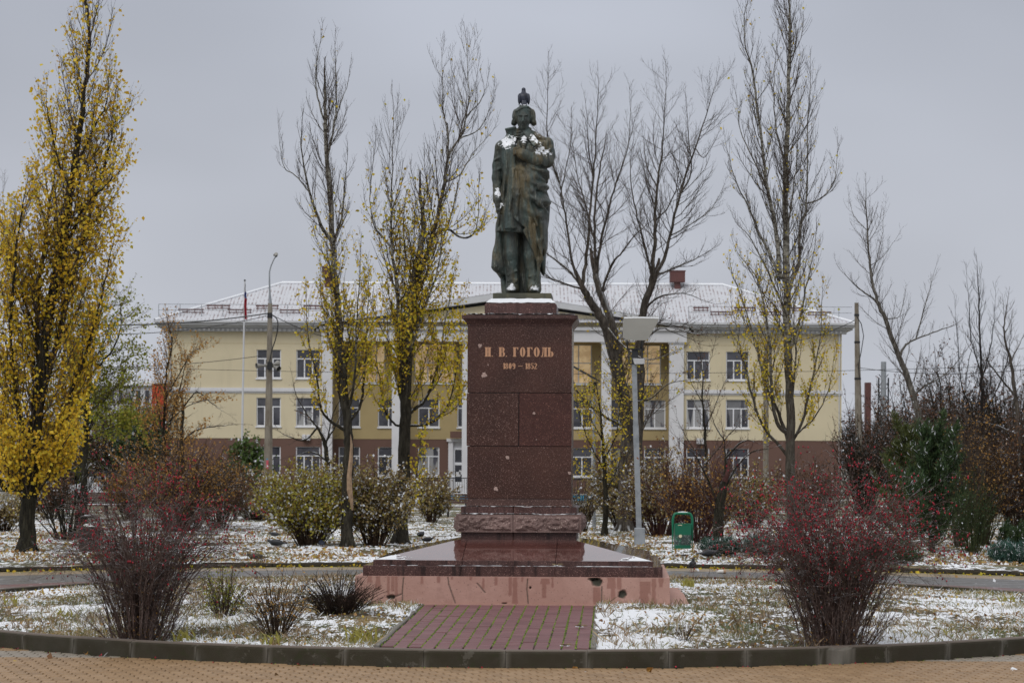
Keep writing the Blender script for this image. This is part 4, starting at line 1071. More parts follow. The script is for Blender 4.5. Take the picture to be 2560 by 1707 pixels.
for pts, r in (([(-0.13,-0.30,2.06),(0.02,-0.36,2.00),(0.20,-0.37,1.90),(0.34,-0.28,1.84)], 0.045), ([(-0.02,-0.37,2.02),(0.12,-0.40,1.86),(0.26,-0.37,1.72),(0.36,-0.22,1.66)], 0.034),
               ([(0.06,-0.38,1.90),(0.16,-0.415,1.66),(0.26,-0.40,1.46),(0.37,-0.28,1.36)], 0.034), ([(0.02,-0.39,1.82),(0.08,-0.415,1.55),(0.16,-0.405,1.3),(0.24,-0.385,1.1)], 0.026),
               ([(-0.16,-0.34,2.0),(-0.17,-0.375,1.7),(-0.21,-0.385,1.36)], 0.020), ([(-0.06,-0.365,1.95),(-0.08,-0.395,1.6),(-0.10,-0.385,1.3)], 0.018),
               ([(0.18,-0.37,1.1),(0.25,-0.35,0.85),(0.33,-0.31,0.55)], 0.022), ([(0.27,-0.34,1.3),(0.31,-0.29,0.9),(0.28,-0.27,0.55),(0.22,-0.24,0.1)], 0.024),
               ([(0.32,-0.22,2.0),(0.37,-0.12,1.93),(0.37,0.0,1.86)], 0.045)):
    S.chain([(p[0], p[1]+r*0.75, p[2]) for p in pts], [r*0.55]+[r]*(len(pts)-2)+[r*0.5], 0.055)
# shoulders
S.ell((-0.32, 0.0, 2.43), (0.13, 0.15, 0.10), 0.06); S.ell((0.33, 0.02, 2.47), (0.13, 0.15, 0.11), 0.05); S.ell((0.395, 0.02, 2.50), (0.075, 0.12, 0.085), 0.03)
# hanging arm, with cuff and hand
S.chain([(-0.385,0.0,2.42),(-0.435,0.02,2.12),(-0.445,-0.02,1.92),(-0.425,-0.09,1.60),(-0.42,-0.11,1.54)], [0.088,0.080,0.074,0.068,0.068], 0.035)
S.cap((-0.425,-0.10,1.62), (-0.42,-0.115,1.545), 0.078, 0.082, 0.01)
S.ell((-0.415,-0.125,1.46), (0.050,0.062,0.085), 0.02)
for k in range(4):
    fx, fy = -0.435+0.022*k, -0.165+0.004*k
    S.chain([(fx,fy+0.02,1.43),(fx+0.003,fy-0.005,1.375),(fx+0.012,fy+0.02,1.325-0.01*(k in (1,2)))], [0.019,0.017,0.014], 0.006)
S.chain([(-0.375,-0.14,1.50),(-0.355,-0.18,1.44),(-0.365,-0.185,1.39)], [0.022,0.019,0.015], 0.008)
S.chain([(-0.39,-0.15,1.42),(-0.40,-0.15,1.25),(-0.415,-0.14,1.10)], [0.020,0.026,0.018], 0.01)
for z_, t in ((2.02,.0),(1.78,.02),(2.2,-.02)): S.cap((-0.485,-0.05+t,z_), (-0.39,-0.085,z_+0.04), 0.012, k=0.035)
# bent arm across the chest
S.chain([(0.385,0.02,2.44),(0.412,0.0,2.28),(0.395,-0.10,2.17)], [0.098,0.095,0.090], 0.05)
S.chain([(0.395,-0.10,2.17),(0.20,-0.28,2.165),(0.04,-0.36,2.24)], [0.095,0.098,0.082], 0.04)
S.cap((0.03,-0.365,2.245), (-0.01,-0.375,2.262), 0.092, 0.090, 0.01)
for a, b in (((0.40,-0.22,2.28),(0.36,-0.24,2.08)), ((0.30,-0.30,2.30),(0.33,-0.27,2.09)), ((0.18,-0.37,2.27),(0.22,-0.34,2.10)), ((0.46,-0.08,2.42),(0.37,-0.20,2.25)), ((0.475,0.0,2.36),(0.43,-0.13,2.15))):
    S.cap(a, b, 0.024, 0.018, 0.03)
S.ell((-0.065,-0.375,2.295), (0.058,0.040,0.070), 0.015, rot=(0.5, 'y'))
for k in range(4):      # fingers closed over the lapel
    z0 = 2.345-0.030*k
    S.chain([(-0.075,-0.385,z0),(-0.118,-0.400,z0+0.012),(-0.150,-0.375,z0+0.004),(-0.150,-0.345,z0-0.01)], [0.019,0.018,0.016,0.014], 0.005)
S.chain([(-0.045,-0.39,2.325),(-0.062,-0.395,2.370),(-0.085,-0.385,2.405)], [0.022,0.019,0.015], 0.008)
# neck, scarf, collars
S.chain([(0.0,0.02,2.48),(0.0,-0.04,2.68)], [0.13,0.11], 0.03)
for z_, r_, y_ in ((2.70,0.105,-0.085),(2.655,0.118,-0.09),(2.61,0.128,-0.095),(2.565,0.135,-0.10)):
    for q in range(12):
        a0, a1 = math.pi+math.pi*q/12, math.pi+math.pi*(q+1)/12
        S.cap((r_*math.cos(a0), y_+0.04+r_*math.sin(a0), z_+0.012*math.cos(a0)), (r_*math.cos(a1), y_+0.04+r_*math.sin(a1), z_+0.012*math.cos(a1)), 0.020, k=0.006)
S.union(loft([(2.56,-0.08,0.10,-0.24,0.0),(2.42,-0.07,0.07,-0.27,0.0),(2.30,-0.03,0.03,-0.28,0.0)], lambda X, Y, Z: 0.003*np.sin(150*Z+60*np.abs(X))), (-0.2,-0.4,2.3), (0.2,0.1,2.65), 0.008)
def plate(c, u, v, hu, hv, t, k=0.01):
    c, u, v = (np.array(q, float) for q in (c, u, v)); u /= np.linalg.norm(u); v = v-u*(u@v); v /= np.linalg.norm(v); w = np.cross(u, v)
    def fn(X, Y, Z):
        x, y, z = X-c[0], Y-c[1], Z-c[2]; a = np.abs(x*u[0]+y*u[1]+z*u[2])-hu; b = np.abs(x*v[0]+y*v[1]+z*v[2])-hv; d = np.abs(x*w[0]+y*w[1]+z*w[2])-t
        return np.maximum(np.maximum(a, b), d)
    R = math.hypot(hu, hv)+t+0.05; S.union(fn, c-R, c+R, k)
plate((-0.20,-0.06,2.67), (1,-0.25,0.16), (0.1,0.6,-0.7), 0.095, 0.075, 0.020, 0.02)      # raised collar wing
plate((-0.255,-0.14,2.62), (0.15,-0.3,0.9), (1,0.3,0), 0.07, 0.018, 0.02, 0.01)
S.cap((-0.28,-0.16,2.555), (-0.20,-0.22,2.56), 0.024, 0.018, 0.02)
plate((0.125,-0.22,2.55), (0.5,-0.25,-0.7), (0.8,0.3,0.4), 0.17, 0.062, 0.016, 0.015)
S.chain([(0.10,-0.04,2.67),(0.16,-0.08,2.63),(0.24,-0.10,2.57),(0.32,-0.08,2.54)], [0.03,0.038,0.045,0.04], 0.03)
S.chain([(-0.13,-0.20,2.54),(-0.165,-0.25,2.42),(-0.15,-0.29,2.30)], [0.026,0.030,0.022], 0.03)
S.chain([(-0.14,-0.02,2.62),(-0.24,0.0,2.56),(-0.33,0.0,2.50)], [0.07,0.06,0.05], 0.05)
# head: skull, face, bobbed hair
HX = 0.0; hy = -0.10
S.ell((HX, hy+0.05, 2.925), (0.150, 0.170, 0.165), 0.02)
S.ell((HX-0.005, hy-0.050, 2.845), (0.108, 0.125, 0.165), 0.02)
S.ell((HX-0.005, hy-0.075, 2.725), (0.062, 0.062, 0.055), 0.03)          # chin and jaw
for sg in (-1, 1):
    S.ell((HX+sg*0.145, hy+0.060, 2.900), (0.050, 0.110, 0.135), 0.025)
    S.ell((HX+sg*0.165, hy+0.050, 2.815), (0.042, 0.095, 0.055), 0.015)
    for q in range(5): S.cap((HX+sg*0.13, hy-0.045+0.035*q, 3.0), (HX+sg*0.198, hy-0.035+0.04*q, 2.79), 0.012, k=0.008)
S.carve(lambda X, Y, Z: np.maximum(Z-2.725, 0.118-np.abs(X-HX))+0*Y, (-0.26, -0.35, 2.60), (0.26, 0.25, 2.76), 0.004) if False else None
S.ell((HX, hy+0.03, 3.01), (0.120, 0.15, 0.075), 0.03)
S.chain([(HX-0.115,hy-0.07,2.985),(HX-0.03,hy-0.128,3.030),(HX+0.07,hy-0.095,3.055),(HX+0.125,hy-0.03,3.02)], [0.012,0.013,0.014,0.012], 0.010)   # hair swept over the brow
for q in range(6): S.cap((HX+0.06-0.03*q, hy-0.02, 3.095), (HX-0.125+0.048*q, hy-0.085-0.01*(2.5-abs(q-2.5)), 2.985), 0.008, k=0.006)
S.cap((HX-0.075,hy-0.150,2.910), (HX-0.018,hy-0.162,2.905), 0.014, 0.013, 0.012); S.cap((HX+0.012,hy-0.162,2.905), (HX+0.072,hy-0.150,2.912), 0.013, 0.014, 0.012)
for sg in (-1, 1):
    S.ell((HX+sg*0.043, hy-0.170, 2.873), (0.030, 0.024, 0.019), 0.008, carve=True); S.ell((HX+sg*0.043, hy-0.142, 2.870), (0.020, 0.016, 0.012), 0.004)
    S.ell((HX+sg*0.060, hy-0.118, 2.815), (0.034, 0.030, 0.034), 0.02)
S.chain([(HX-0.002,hy-0.155,2.898),(HX-0.005,hy-0.190,2.845),(HX-0.008,hy-0.205,2.805)], [0.013,0.018,0.024], 0.010)
S.cap((HX-0.030,hy-0.172,2.800), (HX+0.016,hy-0.172,2.800), 0.014, k=0.008)
S.cap((HX-0.048,hy-0.150,2.768), (HX-0.006,hy-0.172,2.780), 0.010, 0.013, 0.006); S.cap((HX-0.006,hy-0.172,2.780), (HX+0.038,hy-0.150,2.768), 0.013, 0.010, 0.006)
S.cap((HX-0.026,hy-0.155,2.752), (HX+0.018,hy-0.155,2.752), 0.011, k=0.006); S.cap((HX-0.030,hy-0.165,2.763), (HX+0.022,hy-0.165,2.763), 0.004, k=0.004, carve=True)
for sg in (-1, 1): S.chain([(HX+sg*0.112,hy-0.115,2.975),(HX+sg*0.116,hy-0.105,2.88),(HX+sg*0.108,hy-0.10,2.79)], [0.012,0.015,0.012], 0.006) if False else S.cap((HX+sg*0.114,hy-0.118,2.97), (HX+sg*0.112,hy-0.105,2.79), 0.013, 0.015, 0.008, carve=True)
V, Q = S.mesh()
nse = np.array([mnoise.noise(Vector(v)*9)*0.004+mnoise.noise(Vector(v)*23)*0.0025 for v in V])
V[:, 1] += nse; V[:, 0] += nse*0.5
V[:, 2] += 0.101
par = np.arange(len(V))
for _ in range(200):
    m_ = par[Q].min(1); new = par.copy()
    for c_ in range(4): np.minimum.at(new, Q[:, c_], m_)
    new = new[new]
    if (new == par).all(): break
    par = new
main = np.bincount(par).argmax(); Q = Q[par[Q[:, 0]] == main]
st_mesh = new_mesh('figure', V, Q, M_bronze, smooth=True)
fig = link('figure', st_mesh, statue)
# where snow has settled on chest, sleeve, cuff and shoes
regs = [((-0.27,-0.2,2.50),(0.19,0.35,0.17),.85),((-0.17,-0.25,2.55),(0.09,0.3,0.12),.78),((0.01,-0.25,2.50),(0.075,0.25,0.10),.85),((0.30,-0.2,2.33),(0.22,0.35,0.12),0.80),((0.20,-0.2,2.52),(0.18,0.3,0.17),0.62),
        ((-0.42,-0.15,1.66),(0.07,0.15,0.16),0.7),((-0.36,-0.2,1.43),(0.06,0.1,0.08),0.7),((-0.19,-0.25,0.10),(0.11,0.2,0.10),0.95),((0.19,-0.3,0.08),(0.11,0.2,0.08),0.85),((0.0,-0.1,3.10),(0.13,0.15,0.05),0.55),((-0.18,-0.1,2.86),(0.03,0.2,0.05),0.6)]
nv = len(V); nrm = np.zeros(nv*3, dtype=np.float32); st_mesh.vertices.foreach_get('normal', nrm); nrm = nrm.reshape(-1, 3)
cov = np.zeros(nv)
for c, r, th in regs:
    q = np.sqrt((((V-np.array([c[0], c[1], c[2]+0.101]))/np.array(r))**2).sum(1)); cov = np.maximum(cov, np.clip(1.25-q, 0, 1)*th)
cov *= np.clip((nrm[:, 2]+0.45)*1.6, 0, 1)
q = st_mesh.attributes.new('snow', 'FLOAT', 'POINT'); q.data.foreach_set('value', cov.astype(np.float32))

# ------------------------------------------------------------------ pigeons
def pigeon_mesh(pose):
    P = Sdf((-0.24,-0.12,-0.01), (0.26,0.12,0.34), 0.006)
    if pose == 'stand':
        P.ell((0.0,0,0.155), (0.125,0.070,0.072), 0.02, rot=(-0.35,'y')); P.ell((0.07,0,0.175), (0.065,0.062,0.065), 0.03)
        P.chain([(0.085,0,0.20),(0.10,0,0.26)], [0.042,0.030], 0.02); P.ell((0.108,0,0.283), (0.036,0.028,0.029), 0.01); P.cap((0.138,0,0.280), (0.158,0,0.272), 0.008, 0.004, 0.006)
        tail = [(-0.08,0,0.125),(-0.19,0,0.085)]
    else:
        P.ell((0.0,0,0.135), (0.13,0.070,0.066), 0.02, rot=(-0.10,'y')); P.ell((0.075,0,0.135), (0.06,0.060,0.060), 0.03)
        P.chain([(0.11,0,0.14),(0.155,0,0.165)], [0.036,0.028], 0.02); P.ell((0.172,0,0.175), (0.034,0.027,0.028), 0.01); P.cap((0.20,0,0.168), (0.218,0,0.155), 0.008, 0.004, 0.006)
        tail = [(-0.09,0,0.135),(-0.21,0,0.125)]
    for dy in (-0.022, 0, 0.022): P.cap(tail[0], (tail[1][0], dy, tail[1][2]), 0.018, 0.012, 0.012)
    for sy in (-1, 1): P.ell((-0.015, sy*0.058, 0.15 if pose == 'stand' else 0.14), (0.115,0.018,0.045), 0.008, rot=(-0.35 if pose == 'stand' else -0.12,'y'))
    return P.mesh()
def perched_mesh():
    P = Sdf((-0.16,-0.12,-0.10), (0.16,0.12,0.32), 0.006)
    P.ell((0.0,0,0.125), (0.072,0.080,0.085), 0.02); P.ell((0.01,0,0.165), (0.068,0.090,0.050), 0.03); P.chain([(0.02,0,0.20),(0.03,0,0.255)], [0.040,0.030], 0.02); P.ell((0.03,0,0.268), (0.034,0.030,0.030), 0.01); P.cap((0.06,0,0.265), (0.08,0,0.257), 0.008, 0.004, 0.006)
    for sy in (-1, 1): P.ell((-0.03, sy*0.070, 0.115), (0.045,0.024,0.085), 0.006)
    for dy in (-0.026, 0, 0.026): P.cap((-0.05, dy*.8, 0.07), (-0.105, dy*1.1, -0.075), 0.022, 0.016, 0.008)
    return P.mesh()
PMESH = {p: pigeon_mesh(p) for p in ('stand', 'feed')}; PMESH['perch'] = perched_mesh()
PDATA = {}
legm = MB(); legm.cyl((0.0,0,0), (0.01,0,0.10), 0.006, 0.007, 6)
for a in (-0.5, 0, 0.5): legm.cyl((0,0,0.005), (0.04*math.cos(a),0.04*math.sin(a),0.004), 0.005, 0.003, 5)
leg_me = new_mesh('leg', legm.v, legm.f, M_foot)
def pigeon(lab, loc, rz, pose='stand', mat=None, sc=1.0):
    mat = mat or M_pigeon
    if (pose, mat.name) not in PDATA: PDATA[(pose, mat.name)] = new_mesh('body', *PMESH[pose], mat, smooth=True)
    t = thing('pigeon', lab, 'pigeon', loc, rz); t.scale = (sc, sc, sc); link('body', PDATA[(pose, mat.name)], t)
    for sy in (-1, 1): link('leg', leg_me, t, (0.005, sy*0.028, 0))
    return t
pigeon('blue-grey pigeon perched on top of the bronze head, its back turned', (*mon(0.015, -0.02, 5.152+0.101+3.075)[:2], 5.152+0.101+3.075), math.radians(95), 'perch', M_pigeon2, 1.08)
# ------------------------------------------------------------------ the school-like building behind the park
BD = 174.7; BS = F/BD                                  # distance and pixels per metre at its front
def bx(px): return (px-CX)/BS
def bz(py): return CAMH+(HY-py)/BS
bld = thing('building', 'long three storey cream and brown building with white cornice, columned centre and snowy hipped roof', 'building', (0, BD, 0))
def U(py, px=1280): return py-(px-1280)*0.00436         # take the small roll of the photograph out of a pixel height
BX0, BX1 = bx(418), bx(2103); DEPTH = 15.0
PX0, PX1 = bx(812), bx(1706)                            # recessed centre between the wings
Z_br, Z_c, Z_e = bz(1098), bz(832), bz(808)
def bpart(name, mb, mat, **k): return mb.make(name, mat, bld, **k)
wins = []      # (cx px, y0, y1, kind)
WY = [(875, 946), (995, 1066), (1117, 1189)]
for r, (a, b) in enumerate(WY):
    for c in (671, 770, 1744.5, 1843): wins.append((c, a+1.5, b+1.5, 61 if c < 1000 else 58, r, 0.0))
REC = 2.2
for c in (868, 967, 1069, 1168, 1268, 1367, 1457, 1550, 1641):
    for r in (1, 2):
        if r == 2 and c in (1168,): continue
        wins.append((c, WY[r][0]+1.5, WY[r][1]+1.5, 54, r, REC if r < 2 else REC))
def wall_with_holes(x0, x1, z0, z1, y, th, holes, name, mat, flip=False):
    """a wall slab with rectangular openings, built from strips between them"""
    mb = MB(); hs = sorted([h for h in holes if h[0] < x1 and h[1] > x0 and h[2] < z1 and h[3] > z0])
    zs = sorted({z0, z1, *[max(z0, h[2]) for h in hs], *[min(z1, h[3]) for h in hs]})
    for za, zb in zip(zs[:-1], zs[1:]):
        x = x0
        for h in [h for h in hs if h[2] < zb-1e-6 and h[3] > za+1e-6]:
            if h[0] > x: mb.box(x, h[0], y, y+th, za, zb)
            x = h[1]
        if x1 > x: mb.box(x, x1, y, y+th, za, zb)
    return mb.make(name, mat, bld)
H = [(bx(c-w/2), bx(c+w/2), bz(U(b)), bz(U(a)), y) for c, a, b, w, r, y in wins]
fr = [h[:4] for h in H if h[4] == 0]; re_ = [h[:4] for h in H if h[4] > 0]
door = (bx(1119), bx(1172), 0.2, bz(1095))
Z0 = 0.0
for x0, x1 in ((BX0, PX0), (PX1, BX1)):
    wall_with_holes(x0, x1, Z_br, Z_c, 0, 0.35, fr, 'wall', M_cream); wall_with_holes(x0, x1, Z0, Z_br-0.005, 0.03, 0.35, fr, 'wall', M_brownw)
# thin joint lines and string course of the wings
for x0, x1 in ((BX0-0.05, PX0), (PX1, BX1+0.05)):
    mb = MB(); mb.box(x0, x1, -0.14, 0, bz(981), bz(976)); mb.box(x0, x1, -0.10, 0, bz(975.8), bz(972)); mb.box(x0, x1, -0.06, -0.001, bz(985), bz(981.2)); bpart('string_course', mb, M_white)
    for yy in (861,): mb = MB(); mb.box(x0+0.05, x1, -0.006, 0.002, bz(yy+0.7), bz(yy)); bpart('joint_line', mb, M_recess)
# recessed centre: floors two and one, glazed lit top floor
litz = (bz(956), bz(858)); lits = []
bays = [830, 992, 1167, 1341, 1515, 1690]
for a, b in zip(bays[:-1], bays[1:]):
    lits.append((bx(a+40 if a > 840 else a+62), bx(b-34), litz[0], litz[1]))
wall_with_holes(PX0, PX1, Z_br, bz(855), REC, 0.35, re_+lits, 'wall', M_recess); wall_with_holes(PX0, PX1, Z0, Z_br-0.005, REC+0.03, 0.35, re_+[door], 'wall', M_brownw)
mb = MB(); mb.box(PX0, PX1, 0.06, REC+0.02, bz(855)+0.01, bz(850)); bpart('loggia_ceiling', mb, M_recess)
for xx, s_ in ((PX0, 1), (PX1, -1)):
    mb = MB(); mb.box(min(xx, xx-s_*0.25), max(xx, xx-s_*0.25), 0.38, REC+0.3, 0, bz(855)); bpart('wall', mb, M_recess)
mb = MB(); mb.box(BX0+.02, BX0+0.33, 0.36, DEPTH, 0, Z_c); mb.box(BX1-0.33, BX1-.02, 0.36, DEPTH, 0, Z_c); mb.box(BX0, BX1, DEPTH, DEPTH+.3, 0, Z_c); mb.box(BX0+.4, BX1-.4, 3.2, 3.4, 0, Z_c-0.2); bpart('wall', mb, M_cream)
def window(x0, x1, z0, z1, y, lit=False, style=0):
    f = MB(); t = 0.075; yy = y+0.10; w = x1-x0; h = z1-z0; zt = z0+h*0.68
    f.box(x0, x1, yy, yy+.09, z0, z0+t); f.box(x0, x1, yy, yy+.09, z1-t*.5, z1); f.box(x0, x0+t, yy, yy+.09, z0+t, z1-t*.5); f.box(x1-t, x1, yy, yy+.09, z0+t, z1-t*.5)
    if lit:
        for k in (1, 2): f.box(x0+w*k/3-.04, x0+w*k/3+.04, yy+.002, yy+.088, z0+t, z1-t*.5)
        f.box(x0+t, x1-t, yy+.004, yy+.086, z0+h*.52, z0+h*.52+.07)
    else:
        f.box(x0+t, x1-t, yy+.003, yy+.087, zt-.035, zt+.045)
        if w > 1.65: xs_ = (x0+w*0.335, x0+w*0.665)
        else: xs_ = (x0+w*0.5,)
        for xm in xs_: f.box(xm-.045, xm+.045, yy+.005, yy+.085, z0+t, zt-.035)
    fo = f.make('window', M_pvc if not lit else M_trim, bld)
    g = MB(); g.box(x0+.02, x1-.02, yy+.05, yy+.06, z0+.02, z1-.02); g.make('pane', M_lit if lit else M_glass, fo)
    s_ = MB(); s_.box(x0-.06, x1+.06, y-0.10, y+0.10, z0-.10, z0-.002); so = s_.make('sill', M_pvc, fo)
for x0, x1, z0, z1, y in H: window(x0, x1, z0, z1, y)
for x0, x1, z0, z1 in lits: window(x0, x1, z0, z1, REC, True)
# columns
for k, c in enumerate((818, 992, 1167, 1341, 1515, 1690)):
    w = 0.36 if k < 5 else 0.52
    mb = MB(); x = bx(c); mb.box(x-w, x+w, -0.28, 0.42, 0.25, bz(858)); mb.box(x-w-.08, x+w+.08, -0.36, 0.46, 0, 0.25); mb.box(x-w-.08, x+w+.08, -0.36, 0.46, bz(858)+.001, bz(854.6)); bpart('column', mb, M_white)
# entablature and pediment
mb = MB(); mb.box(PX0-.25, PX1+.25, -0.42, 0.5, bz(854.5), bz(826)); mb.box(PX0-.4, PX1+.4, -0.62, 0.5, bz(825.9), bz(818)); bpart('entablature', mb, M_white)
apx, apz = bx(1250), bz(733); lx, rx_, ez = bx(765), bx(1725), bz(809)
mb = MB(); mb.add([(lx+1.2,-0.2,bz(818)),(rx_-1.2,-0.2,bz(818)),(apx,-0.2,apz-0.75)], [(0,1,2)]); bpart('tympanum', mb, M_cream)
for (xa, za, xb, zb), nm in (((lx-.6, ez-.12, apx, apz), 'raking_cornice'), ((rx_+.6, ez-.12, apx, apz), 'raking_cornice')):
    mb = MB(); t = 0.75
    vs = [(xa,-0.85,za-.25),(xb,-0.85,zb-t+.25),(xb,-0.85,zb),(xa,-0.85,za),(xa,5.0,za-.25),(xb,5.0,zb-t+.25),(xb,5.0,zb),(xa,5.0,za)]
    mb.add(vs, [(0,1,2,3),(3,2,6,7),(0,4,5,1),(0,3,7,4)]); o = bpart(nm, mb, M_trim)
    mb = MB(); mb.add([(xa,-0.87,za+.01),(xb,-0.87,zb+.01),(xb,6.2,zb+.012),(xa,1.2,za+.012)], [(0,1,2,3)]); bpart('pediment_roof', mb, M_roof)
# main cornice with dentils
ex0, ex1 = bx(390), bx(2132); ov = 0.95
def cornice(x0, x1):
    mb = MB(); mb.box(x0+ov*.55, x1-ov*.55, -0.28, 0.3, Z_c, bz(823)); mb.box(x0+ov*.3, x1-ov*.3, -0.55, 0.3, bz(822.9), bz(817)); mb.box(x0, x1, -ov, 0.3, bz(816.9), bz(811)); bpart('cornice', mb, M_trim)
    mb = MB(); mb.box(x0-.05, x1+.05, -ov-.16, -ov+.02, bz(811), bz(806)); bpart('gutter', mb, M_trim)
cornice(ex0, PX0-.3); cornice(PX1+.3, ex1)
mb = MB(); x = ex0+0.7
while x < ex1-0.7:
    if not (PX0-.6 < x < PX1+.3): mb.box(x, x+0.16, -0.42, -0.27, bz(831), bz(824.5))
    x += 0.34
tag(bpart('dentils', mb, M_white), kind='stuff')
for xx, s_ in ((ex0, 1), (ex1, -1)):
    mb = MB(); mb.box(min(xx, xx+s_*ov*1.2), max(xx, xx+s_*ov*1.2), 0.31, DEPTH+.9, bz(821), bz(811)); bpart('cornice', mb, M_trim)
    mb = MB(); mb.tube([(xx+s_*0.05,-ov,bz(808)),(xx+s_*0.25,-ov*.9,bz(812)),(xx+s_*1.02,-0.15,bz(828)),(xx+s_*1.02,-0.12,bz(845)),(xx+s_*1.02,-0.12,0.3)], 0.065, 8); bpart('downpipe', mb, M_trim)
# hipped roof
rdx = 7.5+ov; zr = CAMH+(HY-711)/(F/(BD+7.5)); zeave = bz(807)
rl, rr = (702-CX)/(F/(BD+7.5)), (1806-CX)/(F/(BD+7.5))
vs = [(ex0,-ov,zeave),(ex1,-ov,zeave),(rr,7.5,zr),(rl,7.5,zr),(ex1,DEPTH+ov,zeave),(ex0,DEPTH+ov,zeave)]
roof = obj('roof', vs, [(0,1,2,3),(1,4,2),(4,5,3,2),(5,0,3)], M_roof, bld)
mb = MB(); mb.tube([(rl,7.5,zr+.04),(rr,7.5,zr+.04)], 0.13, 6); mb.tube([(ex0,-ov,zeave+.06),(rl,7.5,zr+.04)], 0.10, 6); mb.tube([(ex1,-ov,zeave+.06),(rr,7.5,zr+.04)], 0.10, 6); mb.make('ridge_cap', M_snow, roof)
def roofz(y): return zeave+(zr-zeave)*(y+ov)/(7.5+ov)
for x0, x1, yy in ((440,505,0.7),(508,568,1.6),(565,625,0.7),(632,690,1.6),(695,748,0.7),(752,800,1.6),(1735,1775,1.6),(1776,1834,.7),(1838,1893,1.6),(1900,1955,.7),(1960,2010,1.6),(2020,2080,.7)):
    mb = MB(); z_ = roofz(yy); a, b = bx(x0), bx(x1)
    mb.box(a, b, yy-.02, yy+.02, z_+.20, z_+.30); mb.box(a, b, yy-.02, yy+.02, z_+.05, z_+.10)
    for t in np.linspace(a+.1, b-.1, 4): mb.box(t-.03, t+.03, yy-.025, yy+.03, z_-.02, z_+.32)
    bpart('snow_guard', mb, M_rust)
for a, b in ((395, 800), (1720, 2128)):
    mb = MB(); z_ = roofz(0.0)
    for zz in (0.42, 0.85): mb.box(bx(a), bx(b), -.02, .0, z_+zz, z_+zz+.035)
    for t in np.arange(bx(a), bx(b)+.01, 1.55): mb.box(t-.02, t+.02, -.03, .01, z_-.05, z_+.88)
    bpart('roof_railing', mb, M_steel)
for cxp, y0, y1, y2, w, w2 in ((819, 669.5, 694, 712, 27.5, 17), (1691, 680, 706, 722, 37, 15)):
    s2 = F/(BD+7); x = (cxp-CX)/s2; zf = lambda py: CAMH+(HY-U(py, cxp))/s2
    mb = MB(); mb.box(x-w/2/s2, x+w/2/s2, 6.4, 7.4, zf(y1), zf(y0)); mb.box(x-w/2/s2-.04, x+w/2/s2+.04, 6.36, 7.44, zf(y0)+.001, zf(y0)+.08); mb.box(x-w2/2/s2, x+w2/2/s2, 6.6, 7.2, zf(y2)-.5, zf(y1)-.001); bpart('roof_vent', mb, M_rust)
mb = MB(); a, b = bx(466), bx(545); mb.box(a, b, DEPTH-2, DEPTH+4, zeave+.3, bz(757)); mb.add([(a-.2,DEPTH-2.3,bz(775)),(b,DEPTH-2.3,bz(775)),(b,DEPTH-0.5,bz(756)+.3),(a-.2,DEPTH-0.5,bz(756)+.3)], [(0,1,2,3)]); bpart('rear_roof', mb, M_roof)
# entrance: white portal, glazed door, brown canopy, notices
mb = MB(); x0, x1 = bx(1119), bx(1175); mb.box(x0, x0+.35, REC-.5, REC, 0, bz(1104)); mb.box(x1-.35, x1, REC-.5, REC, 0, bz(1104)); mb.box(x0-.12, x1+.12, REC-.6, REC, bz(1103.9), bz(1096)); mb.box(x0+.35, x1-.35, REC-.2, REC-.1, bz(1128)-0.9, bz(1104)); bpart('portal', mb, M_white)
mb = MB(); mb.box(bx(1124), bx(1176), REC-.9, REC-.62, bz(1095), bz(1078)); bpart('canopy', mb, M_brownw)
def dleaf(x0, x1):
    mb = MB(); z0, z1 = 0.25, bz(1120); y = REC-.3
    mb.box(x0, x0+.14, y, y+.08, z0, z1); mb.box(x1-.14, x1, y, y+.08, z0, z1); mb.box(x0+.14, x1-.14, y, y+.08, z0, z0+.7); mb.box(x0+.14, x1-.14, y, y+.08, z1-.12, z1); mb.box(x0+.14, x1-.14, y, y+.08, bz(1163), bz(1156))
    d = mb.make('door', M_pvc, bld); g = MB(); g.box(x0+.14, x1-.14, y+.03, y+.05, z0+.7, z1-.12); g.make('pane', M_glass, d)
    n_ = MB(); n_.box(x0+.22, x0+.55, y-.012, y-.004, bz(1192), bz(1180)); n_.box(x0+.45, x0+.8, y-.012, y-.006, bz(1186), bz(1176)); n_.make('notice', M_white, d)
dleaf(bx(1131), bx(1160))
for c, r in ((760, 1096), (1745, 1101)):
    for k in (0, 1):
        mb = MB(); x = bx(c+11*k); mb.bbox(x-.13, x+.13, -.3, -.02, bz(r+7), bz(r-8), .03); bpart('air_unit', mb, M_white)
